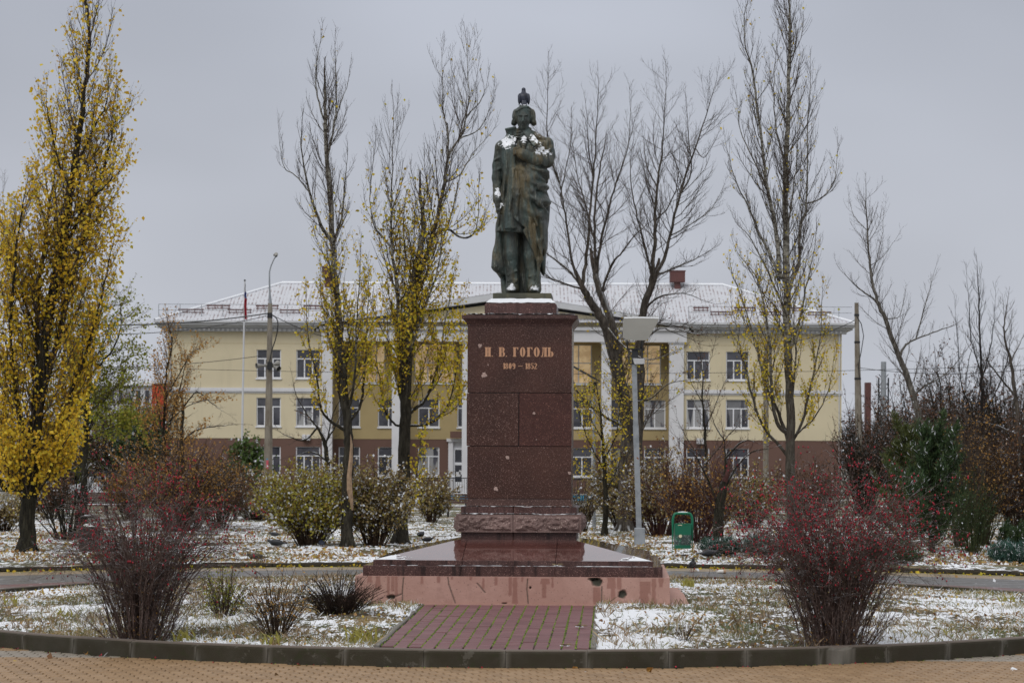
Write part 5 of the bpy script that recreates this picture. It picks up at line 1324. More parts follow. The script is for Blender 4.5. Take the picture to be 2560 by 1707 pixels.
# ------------------------------------------------------------------ low blue wall and railing before the entrance
def lowblue(x0, x1, lab):
    D = 150; s = F/D; t = thing('low_wall', lab, 'low wall', ((x0+x1)/2/s-CX/s, D, 0)); w = (x1-x0)/2/s
    mb = MB(); mb.bbox(-w, w, -.15, .15, -0.1, CAMH+(HY-1236)/s, .03); mb.make('body', M_blue, t)
    mb = MB(); z = CAMH+(HY-1236)/s; mb.bbox(-w, w, -.17, .17, z+.002, z+.06, .02); tag(mb.make('snow', M_snow, t), kind='stuff')
lowblue(1010, 1172, 'low cyan-blue wall in front of the building entrance beside the pedestal'); lowblue(1425, 1497, 'short cyan-blue low wall seen between the pedestal and the thin lamp post')
def railing(name, lab, D, x0, x1, ytop, pitch, post=2.5, h0=0.1):
    s = F/D; t = thing(name, lab, 'fence', ((x0+x1)/2/s-CX/s, D, 0)); w = (x1-x0)/2/s; zt = CAMH+(HY-ytop)/s
    mb = MB(); mb.box(-w, w, -.02, .02, zt-.05, zt); mb.make('rail', M_dark, t); mb = MB(); mb.box(-w, w, -.02, .02, h0, h0+.05); mb.make('rail', M_dark, t)
    mb = MB(); x = -w
    while x < w: mb.box(x-.012, x+.012, -.012, .012, h0+.05, zt-.05); x += pitch
    tag(mb.make('pickets', M_dark, t), kind='stuff')
    x = -w
    while x <= w+.01: mb = MB(); mb.box(x-.04, x+.04, -.04, .04, 0, zt+.08); mb.make('post', M_dark, t); x += post
railing('fence', 'black picket fence along the pavement before the building entrance', 140, 1015, 1175, 1194, 0.13)
railing('fence', 'dark metal picket fence behind the yellow poplar at the park edge', 130, 150, 640, 1183, 0.13)
railing('fence', 'dark picket fence behind the shrubs between the pedestal and the tall poplar', 142, 1425, 2110, 1196, 0.15)

# ------------------------------------------------------------------ other far structures
t = thing('tower', 'narrow orange-red clad stair tower beside the building end wall', 'building', ((397-CX)/(F/190), 190, 0)); s = F/190
mb = MB(); mb.box(-18/s, 20/s, 0, 5, 0, CAMH+(HY-965)/s); mb.make('wall', M_redw, t); mb = MB(); mb.box(-19/s, 21/s, -.1, 5.1, CAMH+(HY-965)/s+.01, CAMH+(HY-962)/s); mb.make('coping', M_rust, t)
t = thing('apartment_block', 'distant pale block with snowy flat roof and dark windows beyond the bare trees', 'building', ((330-CX)/(F/260), 260, 0)); s = F/260
zt = CAMH+(HY-968)/s; mb = MB(); mb.box(-110/s, 62/s, 0, 12, 0, zt); mb.make('wall', M_trim, t); mb = MB(); mb.box(-112/s, 64/s, -.4, 12.4, zt+.01, zt+.5); mb.make('roof', M_snow, t)
for r in range(4):
    for c in range(7):
        mb = MB(); x = -100/s+c*22/s; z = zt-1.9-r*2.9; mb.box(x, x+10/s, -.06, -.01, z, z+1.4); mb.make('window', M_glass, t)
t = thing('chimney', 'slim blue-grey metal chimney with lattice bracing rising beyond the brown shrubs', 'chimney', ((2208-CX)/(F/240), 240, 0)); s = F/240
zt = CAMH+(HY-900)/s
mb = MB(); mb.cyl((0,0,0), (0,0,zt), 7.5/s, 6.5/s, 16); mb.make('stack', M_steel, t); mb = MB()
for sx__ in (-1, 1): mb.cyl((sx__*12/s,0,0), (sx__*12/s,0,zt-40/s), .08, n=5)
for k in range(9):
    z = 0.5+k*(zt-44/s)/9; z2 = 0.5+(k+1)*(zt-44/s)/9; mb.cyl((-12/s,0,z), (12/s,0,z2), .05, n=4); mb.cyl((12/s,0,z), (-12/s,0,z2), .05, n=4)
mb.make('lattice', M_dark, t)
t = thing('chimney', 'short brown brick chimney stack just behind the taller metal one', 'chimney', ((2170-CX)/(F/250), 250, 0)); s = F/250
mb = MB(); mb.box(-7/s, 7/s, 0, .8, 0, CAMH+(HY-952)/s); mb.make('stack', M_rust, t)
# parked cars behind the trees on the far side
def car(lab, px, D, mat, rz=0.0, sc=1.0):
    t = thing('parked_car', lab, 'car', ((px-CX)/F*D, D, 0.0), rz)
    prof = [(-2.1,.35),(-2.1,.75),(-1.9,.88),(-1.25,.95),(-0.65,1.40),(0.75,1.42),(1.45,.98),(2.0,.90),(2.1,.7),(2.1,.35)]
    vs = []; n = len(prof)
    for y, k in ((-.80,1),(-.72,1),(.72,1),(.80,1)):
        for x, z in prof: vs.append((x, y*(0.86 if z > 1.1 else 1), z))
    fs = [tuple(range(n))[::-1], tuple(range(3*n, 4*n))]
    for a in range(3):
        for i in range(n): fs.append((a*n+i, a*n+(i+1)%n, (a+1)*n+(i+1)%n, (a+1)*n+i))
    obj('body', vs, fs, mat, t)
    for sy in (-1, 1):
        obj('side_window', [(-1.1,sy*.792,.98),(1.3,sy*.792,1.0),(.68,sy*.70,1.36),(-.6,sy*.70,1.35)], [(0,1,2,3)], M_glass, t)
        for x in (-1.3, 1.3):
            mb = MB(); mb.cyl((x, sy*.84, .33), (x, sy*.66, .33), .33, n=18); w = mb.make('wheel', M_black, t)
            mb = MB(); mb.cyl((x, sy*.85, .33), (x, sy*.80, .33), .2, n=14); mb.make('rim', M_steel, w)
car('white parked car half hidden beyond the fence behind the yellow poplar', 252, 152, M_carw, 0.05)

# ------------------------------------------------------------------ poles, lamps, wires
def pole_prism(mb, x, y, w0, w1, z0, z1, lean=0.0):
    n = 8; vs = []
    for z, w in ((z0, w0), (z1, w1)):
        for k in range(n):
            a = 2*math.pi*(k+.5)/n; vs.append((x+lean*(z-z0)+w*math.cos(a), y+w*.9*math.sin(a), z))
    mb.add(vs, [(i,(i+1)%n,n+(i+1)%n,n+i) for i in range(n)]+[tuple(range(n,2*n))])
D = 112; s = F/D; a, b = ray(669, 1290)
t = thing('utility_pole', 'tapering concrete utility pole with loudspeakers and a thin curved lamp arm', 'utility pole', (a*D, D, 0)); Z = lambda py: CAMH+(HY-py-2.6)/s
LX_ = lambda px: (px-669)/s
mb = MB(); pole_prism(mb, 0, 0, 13/s, 5.8/s, 0, Z(758), (673-669)/s/(Z(758))); mb.make('pole', M_pole, t)
mb = MB(); pole_prism(mb, LX_(672.5), 0, 6.6/s, 6.4/s, Z(846), Z(838)); mb.make('band', M_black, t)
mb = MB(); pole_prism(mb, LX_(672.5), 0, 7.2/s, 6.6/s, Z(795), Z(782)); mb.make('band', M_black, t)
mb = MB(); mb.box(LX_(668), LX_(680), -.3, -.2, Z(925), Z(905)) ; mb.make('clamp', M_black, t)
mb = MB(); mb.tube([(LX_(x), 0, Z(y)) for x, y in ((673,760),(672,735),(671,700),(671,680),(675,664),(683,646),(688,640))], [5/s,2.6/s,1.9/s,1.7/s,1.6/s,1.5/s,1.5/s], 8); mb.make('lamp_arm', M_steel, t)
mb = MB(); mb.tube([(LX_(683),-.05,Z(638)),(LX_(689),-.25,Z(637)),(LX_(690),-.4,Z(642))], [3/s,5/s,3/s], 8); mb.make('lamp_head', M_panel, t)
def horn(x0, y0, x1, y1, dy):
    mb = MB(); p0, p1 = Vector((LX_(x0), -.12, Z(y0))), Vector((LX_(x1), dy, Z(y1))); d = (p1-p0)
    mb.cyl(p0, p0+d*.35, 2.5/s, 3/s, 14); mb.cyl(p0+d*.35, p1, 3/s, 7/s, 14, cap=False); mb.cyl(p0-d*.18, p0, 4.5/s, 4.5/s, 12); h = mb.make('loudspeaker', M_panel, t)
    m2 = MB(); m2.cyl(p0+d*.9, p0+d*.91, 6.2/s, n=14); m2.make('mouth', M_black, h)
horn(662, 914, 641, 915, -.35); horn(682, 915, 698, 923, -.45); horn(681, 911, 692, 907, .25)
mb = MB(); mb.tube([(LX_(x), -.2, Z(y)) for x, y in ((677,786),(688,794),(693,802),(694,812),(692,832),(687,852),(680,872),(676,890),(673,905))], .028, 6); mb.make('cable', M_black, t)
mb = MB(); mb.box(LX_(666.5), LX_(672), -.28, -.26, Z(1172), Z(1150)); mb.make('painted_mark', m_simple('pink_paint_mark', (.55,.10,.13), .8, bump=0).m, t)
mb = MB(); mb.box(LX_(666.5), LX_(671), -.28, -.26, Z(1149), Z(1146)); mb.make('painted_mark', M_blue, t)
# second concrete pole
D = 118; s = F/D; a, b = ray(2150, 1290); t = thing('utility_pole', 'bare tapering concrete utility pole standing free beyond the end of the building', 'utility pole', (a*D, D, 0)); Z = lambda py: CAMH+(HY-py+3.8)/s
mb = MB(); pole_prism(mb, 0, 0, 12.5/s, 5.2/s, 0, Z(757), -11/s/Z(757)); mb.make('pole', M_pole, t)
for y in (785, 853, 944): mb = MB(); pole_prism(mb, (-11+(y-757)*.02)/s, 0, (6.3+(y-757)*.013)/s, (6.2+(y-757)*.013)/s, Z(y+5), Z(y)); mb.make('band', M_black, t)
mb = MB(); mb.tube([((x-2150)/s, -.15, Z(y)) for x, y in ((2138,790),(2150,810),(2156,840),(2150,880),(2143,915),(2146,945))], .022, 6); mb.make('cable', M_black, t)
# pole seen through the trees
D = 125; s = F/D; a, b = ray(1914, 1290); t = thing('utility_pole', 'slim grey concrete pole hidden among branches before the cream wing', 'utility pole', (a*D, D, 0))
mb = MB(); pole_prism(mb, 0, 0, 8/s, 5.5/s, 0, CAMH+(HY-848)/s); mb.make('pole', M_pole, t)
# flagpole with flag hanging limp
D = 150; s = F/D; a, b = ray(600, 1285); t = thing('flagpole', 'tall thin white flagpole in front of the cream wall', 'flagpole', (a*D, D, 0)); Z = lambda py: CAMH+(HY-py-3)/s
mb = MB(); mb.cyl((0,0,0), (4/s,0,Z(1130)), .11, .10, 10); mb.make('mast', M_trim, t); mb = MB(); mb.cyl((4/s,0,Z(1130)), (9.5/s,0,Z(703)), .075, .045, 8); mb.make('mast', M_trim, t); mb = MB(); mb.lathe([(0.001,-.08),(.08,0),(0.001,.08)], (9.5/s,0,Z(701)), 10); mb.make('finial', M_dark, t)
fl = thing('flag', 'limp white, blue and red flag hanging from the thin flagpole', 'flag', (a*D, D, 0))
def flagpart(ya, yb, wa, wb, mat, seed):
    vs = []; n = 10; r = random.Random(seed)
    for k in range(n+1):
        q = k/n; y = ya+(yb-ya)*q; w = wa+(wb-wa)*q
        for j in range(7):
            c = j/6; vs.append(((9.6+c*w+0.8*math.sin(q*5+seed))/s, -.10+.10*math.sin(c*9+q*3+seed), Z(y+c*3)))
    obj('stripe', vs, [(k*7+j, k*7+j+1, (k+1)*7+j+1, (k+1)*7+j) for k in range(n) for j in range(6)], mat, fl, smooth=True)
flagpart(706, 728, 1.5, 4.5, M_fw, 1); flagpart(728.5, 744, 4.5, 5.5, M_fb, 2); flagpart(744.5, 797, 6.5, 4.5, M_fr, 3)
# lamp with solar panel seen from below
D = gd(1599, 1370); s = F/D; a, b = ray(1599, 1370)
t = thing('street_lamp', 'grey square steel lamp post with wide pale solar panel tilted on top', 'street lamp', (a*D, D, 0)); Z = lambda py: CAMH+(HY-py-1.3)/s; lx = lambda px: (px-1599)/s
mb = MB(); w = 13.2/s; mb.bbox(-w, w, -w, w, -.05, Z(1316), .02); mb.make('base_box', M_steel, t)
def seg(mb, xa, za, xb, zb, wa, wb): mb.frustum(xa-wa, xa+wa, -wa, wa, za, xb-wb, xb+wb, -wb, wb, zb)
mb = MB(); seg(mb, lx(1597), Z(1316), lx(1588), Z(1060), 6.5/s, 6.8/s); mb.make('post', M_steel, t); mb = MB(); seg(mb, lx(1588), Z(1059.7), lx(1583.5), Z(908), 6.0/s, 6.0/s); mb.make('post', M_steel, t)
mb = MB(); mb.bbox(lx(1577.5), lx(1592.5), -.09, .09, Z(908), Z(872), .01); mb.make('controller', M_dark, t)
mb = MB()
for x in (1570, 1603): mb.box(lx(x)-.02, lx(x)+.02, -.12, -.08, Z(906), Z(871))
mb.box(lx(1568), lx(1605), -.14, -.06, Z(872), Z(868.5)); mb.box(lx(1568), lx(1578), -.13, -.07, Z(908), Z(905)); mb.box(lx(1592), lx(1605), -.13, -.07, Z(908), Z(905)); mb.make('bracket', M_dark, t)
mb = MB(); mb.tube([(lx(1567),-.05,Z(870)),(lx(1563.5),-.35,Z(848))], .025, 6); mb.tube([(lx(1600),-.05,Z(870)),(lx(1602),-.35,Z(848))], .025, 6); mb.make('strut', M_dark, t)
pts = [(1556.5,795),(1642,795),(1638,808),(1618,843),(1610,850),(1562,849),(1553,842),(1553.5,805)]
vs = []
for off in (0, .05):
    for x, y in pts: vs.append((lx(x), -.38-(y-795)/55*.05+off*.7, Z(y)+off))
n = len(pts); obj('solar_panel', vs, [tuple(range(n))[::-1], tuple(range(n, 2*n))]+[(i,(i+1)%n,n+(i+1)%n,n+i) for i in range(n)], M_panel, t)
mb = MB(); z = Z(794.5); mb.tube([(lx(1556),-.36,z),(lx(1600),-.34,z+.01),(lx(1643),-.36,z)], .03, 6); tag(mb.make('snow', M_snow, t), kind='stuff')
obj('lamp_head', [(lx(1580),-.45,Z(895)),(lx(1607),-.45,Z(896.5)),(lx(1608),-.40,Z(908)),(lx(1583),-.40,Z(909)),(lx(1579),-.1,Z(893)),(lx(1606),-.1,Z(894)),(lx(1607),-.1,Z(904)),(lx(1582),-.1,Z(905))],
    [(0,3,2,1),(4,5,6,7),(0,1,5,4),(1,2,6,5),(2,3,7,6),(3,0,4,7)], M_white, t)
# thinner lamp near the pedestal, panel seen edge on
D = gd(1485.5, 1325); s = F/D; a, b = ray(1485.5, 1325); lx = lambda px: (px-1485.5)/s; Z = lambda py: CAMH+(HY-py-.9)/s
t = thing('street_lamp', 'slim round lamp post beside the pedestal with a panel seen edge-on', 'street lamp', (a*D, D, 0))
mb = MB(); mb.cyl((0,0,-.05), (lx(1484.5),0,Z(1268)), 4.8/s, 4.6/s, 12); mb.cyl((lx(1484.5),0,Z(1268)), (lx(1484),0,Z(980)), 4.0/s, 3.8/s, 12); mb.make('post', M_steel, t)
mb = MB(); mb.box(lx(1480), lx(1488), -.07, .07, Z(981), Z(956)); mb.box(lx(1471), lx(1494), -.05, .05, Z(956), Z(953)); mb.box(lx(1471), lx(1473.5), -.04, .04, Z(979), Z(956)); mb.box(lx(1471), lx(1480), -.04, .04, Z(980), Z(977)); mb.make('bracket', M_dark, t)
def slab3(x0, y0, x1, y1, th, dep, nm, mat):
    p0, p1 = (lx(x0), Z(y0)), (lx(x1), Z(y1)); vs = []
    for yy in (-dep, dep):
        for (x, z) in (p0, p1, (p1[0], p1[1]+th), (p0[0], p0[1]+th)): vs.append((x, yy, z))
    return obj(nm, vs, [(0,1,2,3),(4,7,6,5),(0,4,5,1),(1,5,6,2),(2,6,7,3),(3,7,4,0)], mat, t)
slab3(1429, 915, 1497, 953, .05, .35, 'solar_panel', M_dark); slab3(1429, 913.5, 1478, 941, .03, .34, 'snow', M_snow)['kind'] = 'stuff'; slab3(1450, 987, 1469, 976, .05, .15, 'lamp_head', M_dark)
# overhead wires
def wire(lab, D0, a_, D1, b_, sag, r=.016, n=24):
    p, q = at(*a_, D0), at(*b_, D1); pts = [p.lerp(q, k/n)-Vector((0,0,sag*4*(k/n)*(1-k/n))) for k in range(n+1)]
    c = p.copy(); mb = MB(); mb.tube([x-c for x in pts], r, 5); o = mb.make('power_line', M_black); o.location = c; tag(o, lab, 'wire')
wire('thicker overhead cable running from the loudspeaker pole towards the yellow poplar', 112, (672, 783), 90, (-40, 800), .35, .028)
wire('thin overhead wire sagging below the thicker cable beside the loudspeaker pole', 112, (665, 790), 92, (-40, 815), .55, .016)
wire('overhead wire running from the loudspeaker pole past the lit loggia', 112, (678, 786), 118, (1000, 860), .5, .018)
wire('long thin wire crossing the cream wall below the top windows', 140, (-40, 905), 140, (2600, 912), .6, .014)
wire('second long thin wire slanting across the cream wall', 112, (-40, 905), 112, (676, 886), .4, .014)
wire('cable slung between the bare pole and the cream building corner', 118, (2138, 800), 125, (1916, 858), .3, .018)
wire('thin wire passing the metal chimney top', 118, (2142, 918), 100, (2700, 905), .4, .014)

# ------------------------------------------------------------------ litter bins and bench
def bin_(name, lab, px, py, hpx, wpx, mat, bodymat, rz, full):
    D = gd(px, py, 0.05); s = F/D; a, b = ray(px, py); t = thing(name, lab, 'litter bin', (a*D, D, 0.04), rz); h, w = hpx/s, wpx/s/2
    pts = [(-w,0,0),(-w,0,h*.82)]+[(-w+w*.32*(1-math.cos(q)), 0, h*.82+h*.18*math.sin(q)) for q in np.linspace(.2, math.pi/2, 6)]
    pts = pts+[(-p[0], p[1], p[2]) for p in pts[::-1]]
    mb = MB(); mb.tube(pts, .034, 10); mb.make('frame', mat, t)
    mb = MB(); mb.tube([(-w,0,h*.07),(w,0,h*.07)], .02, 8); mb.make('crossbar', M_blackbin, t)
    b0, b1 = h*.22, h*.77; v = []
    for z, k, d in ((b0,.80,.13),(b1,.84,.17)):
        v += [(-w*k,-d,z),(w*k,-d,z),(w*k,d,z),(-w*k,d,z)]
    for z, k, d in ((b1,.80,.155),(b0+.05,.76,.11)): v += [(-w*k,-d,z),(w*k,-d,z),(w*k,d,z),(-w*k,d,z)]
    f = [(0,3,2,1)]
    for q in (0,4,8): f += [(q+i,q+(i+1)%4,q+4+(i+1)%4,q+4+i) for i in range(4)]
    f.append((12,13,14,15)); obj('bucket', v, f, bodymat, t)
    mb = MB(); mb.tube([(-w*.86,-.17,b1),(w*.86,-.17,b1)], .016, 6); mb.make('rim', mat, t)
    mb = MB(); mb.cyl((w,0,b1-.02), (w*.84,0,b1-.02), .025, n=8); mb.make('pivot', M_blackbin, t)
    if full:
        mb = MB(); mb.cyl((-w*.30,-.158,h*.50), (-w*.30,-.163,h*.50), .042, n=16); mb.make('sticker', M_sticker, t)
        mb = MB(); mb.box(-w*.55, -w*.15, -.176, -.172, h*.735, h*.75); mb.make('sticker', M_sticker, t)
    mb = MB(); mb.tube([(-w*.5,0,h+.03),(0,0,h+.035),(w*.5,0,h+.03)], [.012,.022,.012], 6); tag(mb.make('snow', M_snow, t), kind='stuff')
bin_('litter_bin', 'green steel litter bin with round sticker and scuffed panel beyond the path', 1706, 1394, 112, 49, M_green, M_binbody, 0.06, True)
bin_('litter_bin', 'dark brown litter bin half hidden behind the barberry bush near the yellow poplar', 223, 1401, 111, 52, M_blackbin, M_blackbin, -0.08, False)
def bench(lab, px, py, wpx, D=None, rz=0.0):
    D = D or gd(px, py, .04); s = F/D; a, b = ray(px, py); t = thing('park_bench', lab, 'bench', (a*D, D, .04), rz); w = wpx/s/2
    for k in range(4): mb = MB(); mb.bbox(-w, w, .24+.02*k, .27+.02*k, .62+.11*k, .71+.11*k, .008); mb.make('slat', M_benchw, t)
    for k in range(3): mb = MB(); mb.bbox(-w, w, -.22+.15*k, -.10+.15*k, .46, .50, .008); mb.make('slat', M_benchw, t)
    for x in (-w*.8, 0, w*.8):
        mb = MB(); mb.box(x-.04, x+.04, -.2, -.13, 0, .46); mb.make('leg', M_blackbin, t); mb = MB(); mb.frustum(x-.04, x+.04, .2, .27, 0, x-.04, x+.04, .30, .35, 1.0); mb.make('leg', M_blackbin, t)
    mb = MB(); mb.bbox(-w, w, -.22, .16, .502, .535, .01); mb.bbox(-w*.98, w*.98, .29, .345, 1.042, 1.065, .008); tag(mb.make('snow', M_snow, t), kind='stuff')
bench('dark brown slatted park bench with snow on its seat, beside the yellow-green shrub', 637, 1300, 125)
bench('brown park bench with a snowy back rail, beyond the low hedge behind the yellow poplar', 265, 1290, 150)
bench('low brown park bench seen between the pedestal and the small round shrub', 1120, 1290, 110, 105)
# paper cup lying on the path
cup = thing('paper_cup', 'crumpled white paper cup lying on the ring path near the barberry bush', 'paper cup', (*gp(1803, 1431)[:2], -.02+.045), 0.15)
mb = MB(); mb.cyl((-.10,0,0), (.10,0,.005), .036, .048, 18, cap=False); mb.cyl((-.098,0,0), (-.10,0,0), .036, n=18); mb.make('cup', M_cup, cup); mb = MB(); mb.cyl((.045,0,.003), (.10,0,.005), .0475, .0495, 18, cap=False); mb.make('sleeve', m_simple('card_sleeve', (.42,.27,.17), .8, bump=0).m, cup)
# pigeons on the path and lawn
def pg(px, py, z=-.02): q = gp(px, py, z); return (q.x, q.y, z)
pigeon('black pigeon on the ring path facing the camera, in front of the green bin', pg(1731, 1429), math.radians(-85), 'stand', M_pigeon, 1.08)
pigeon('black pigeon feeding at the lawn edge between green bin and juniper', pg(1770, 1400, .03), math.radians(8), 'feed', M_pigeon, 1.35)
pigeon('mottled brown pigeon on the path beside the barberry bush', pg(643, 1409), math.radians(200), 'feed', M_pigeon3, 1.3)
pigeon('plump black pigeon on the snowy lawn below the dark bench', pg(692, 1372, .07), math.radians(170), 'feed', M_pigeon, 1.35)
pigeon('slate pigeon half hidden at the foot of the yellow-green shrub', pg(804, 1369, .05), math.radians(100), 'feed', M_pigeon2, 1.1)
pigeon('black pigeon walking away on the lawn beside the rough trunk', pg(1052, 1347, .05), math.radians(70), 'feed', M_pigeon, 1.2)
pigeon('black pigeon crouching close to the granite slope beside the rough trunk', pg(1067, 1359, .05), math.radians(10), 'feed', M_pigeon, 1.0)
pigeon('small dark pigeon far back on the lawn, below the bench', pg(687, 1345, .05), math.radians(160), 'feed', M_pigeon, 1.0)
# ------------------------------------------------------------------ vegetation
def unit(v): return v/(np.linalg.norm(v)+1e-9)
class Grow:
    """limbs of a tree or shrub as tapering polylines"""
    def __init__(s, seed):
        s.r = np.random.default_rng(seed); s.big, s.mid, s.fine = [], [], []; s.leafpts = []
    def limb(s, P, R, n=None):
        """smooth a traced polyline"""
        P = np.array(P, float); R = np.array(R, float); n = n or max(8, len(P)*4)
        t = np.linspace(0, len(P)-1, n); i = np.clip(t.astype(int), 0, len(P)-2); f = (t-i)[:, None]
        Pm = np.vstack([2*P[0]-P[1], P, 2*P[-1]-P[-2]]); a, b, c, d = Pm[i], Pm[i+1], Pm[i+2], Pm[i+3]
        Q = 0.5*((2*b)+(-a+c)*f+(2*a-5*b+4*c-d)*f**2+(-a+3*b-3*c+d)*f**3)
        L = np.linalg.norm(np.diff(P, axis=0), axis=1).mean(); Q[1:-1] += s.r.normal(0, 0.010*L, (n-2, 3))
        rad = np.interp(t, range(len(R)), R); s.big.append((Q, rad)); return Q, rad
    def child(s, p, d, L, r, up=0.5, wig=0.10, n=6, tip=0.35, store=None, upv=(0,0,1)):
        pts = [np.array(p, float)]; d = unit(np.array(d, float)); st = L/(n-1)
        for k in range(n-1):
            d = unit(d+np.array(upv)*up/(n-1)*1.6+s.r.normal(0, wig, 3)); pts.append(pts[-1]+d*st)
        P = np.array(pts); R = np.linspace(r, r*tip, n); (store if store is not None else s.mid).append((P, R)); return P, R
    def spawn(s, P, R, t0, t1, count, lfun, ang=(0.5, 0.9), up=0.6, rk=0.5, rmin=0.004, n=6, store=None, wig=0.10, flat=1.0):
        """children along a limb; lfun(t) gives their length"""
        out = []; seg = np.linalg.norm(np.diff(P, axis=0), axis=1); cum = np.concatenate([[0], np.cumsum(seg)])
        for q in range(count):
            t = t0+(t1-t0)*(q+s.r.random())/count; x = t*cum[-1]; i = min(len(seg)-1, np.searchsorted(cum, x)-1 if x > 0 else 0); i = max(i, 0)
            f = (x-cum[i])/(seg[i]+1e-9); p = P[i]+(P[i+1]-P[i])*f; rr = R[i]+(R[i+1]-R[i])*f; T = unit(P[i+1]-P[i])
            a = s.r.random()*2*math.pi; h = np.array([math.cos(a), math.sin(a)*flat, 0.0]); h = unit(h-T*(h@T)); an = s.r.uniform(*ang)
            L = lfun(t)*s.r.uniform(0.6, 1.25); out.append(s.child(p, T*math.cos(an)+h*math.sin(an), L, max(rmin, min(rr*rk, L*0.006+rmin)), up, wig, n, store=store))
        return out
    def leaves(s, P, count, spread=0.05):
        t = s.r.random(count)*(len(P)-1)*0.999; i = t.astype(int); f = (t-i)[:, None]
        s.leafpts.append(P[i]*(1-f)+P[i+1]*f+s.r.normal(0, spread, (count, 3)))
def leaf_mesh(pts, size, rng_, droop=0.6, aspect=0.8):
    n = len(pts); a = rng_.random(n)*2*np.pi; el = rng_.normal(-droop, 0.5, n); sz = size*rng_.uniform(0.6, 1.25, n)
    u = np.stack([np.cos(a)*np.cos(el), np.sin(a)*np.cos(el), np.sin(el)], 1); w = rng_.normal(size=(n, 3)); v = np.cross(u, w); v /= np.linalg.norm(v, axis=1, keepdims=True)+1e-9
    u *= sz[:, None]; v *= (sz*aspect/2)[:, None]
    nn = np.cross(u, v); nn /= np.linalg.norm(nn, axis=1, keepdims=True)+1e-9; nn *= (sz*0.12)[:, None]
    V = np.stack([pts, pts+u*0.42+v+nn, pts+u, pts+u*0.42-v+nn], 1).reshape(-1, 3); b = 4*np.arange(n)[:, None]
    return V, np.concatenate([b+0, b+1, b+2, b+3], 1)
def finish(t, g, org, bark, twig, leafmat=None, leafsize=0.07, trunk_n=0, sides=(10, 5, 3), leafname='leaves', aspect=0.8, droop=0.6, crown_name='branches'):
    org = np.array(org)
    if trunk_n:
        mb_v, mb_q = [], []; off = 0
        for P, R in g.big[:trunk_n]:
            v, q = tubes_mesh([(P-org, R)], 16); mb_v.append(v); mb_q.append(q+off); off += len(v)
        obj('trunk', np.concatenate(mb_v), np.concatenate(mb_q), bark, t, smooth=True)
    rest = g.big[trunk_n:]
    V, Q, M_, off = [], [], [], 0
    for L, sd_, mi in ((rest, sides[0], 0), (g.mid, sides[1], 0 if bark is twig else 1), (g.fine, sides[2], 0 if bark is twig else 1)):
        if not L: continue
        v, q = tubes_mesh([(P-org, R) for P, R in L], sd_); V.append(v); Q.append(q+off); off += len(v); M_.append(np.full(len(q), mi))
    if V:
        o = link(crown_name, new_mesh(crown_name, np.concatenate(V), np.concatenate(Q), mats=[bark] if bark is twig else [bark, twig], midx=np.concatenate(M_), smooth=True), t)
    if leafmat and g.leafpts:
        P = np.concatenate(g.leafpts)-org; v, q = leaf_mesh(P, leafsize, g.r, droop, aspect); o = obj(leafname, v, q, leafmat, t); tag(o, kind='stuff')
def w3(pts, D, dy=0.0, seed=0, spread=0.0):
    """photograph polyline -> points at about distance D, bending in depth by dy from start to end"""
    n = len(pts); return [np.array(at(x, y, D+dy*(k/(max(1, n-1)))**1.3)) for k, (x, y) in enumerate(pts)]
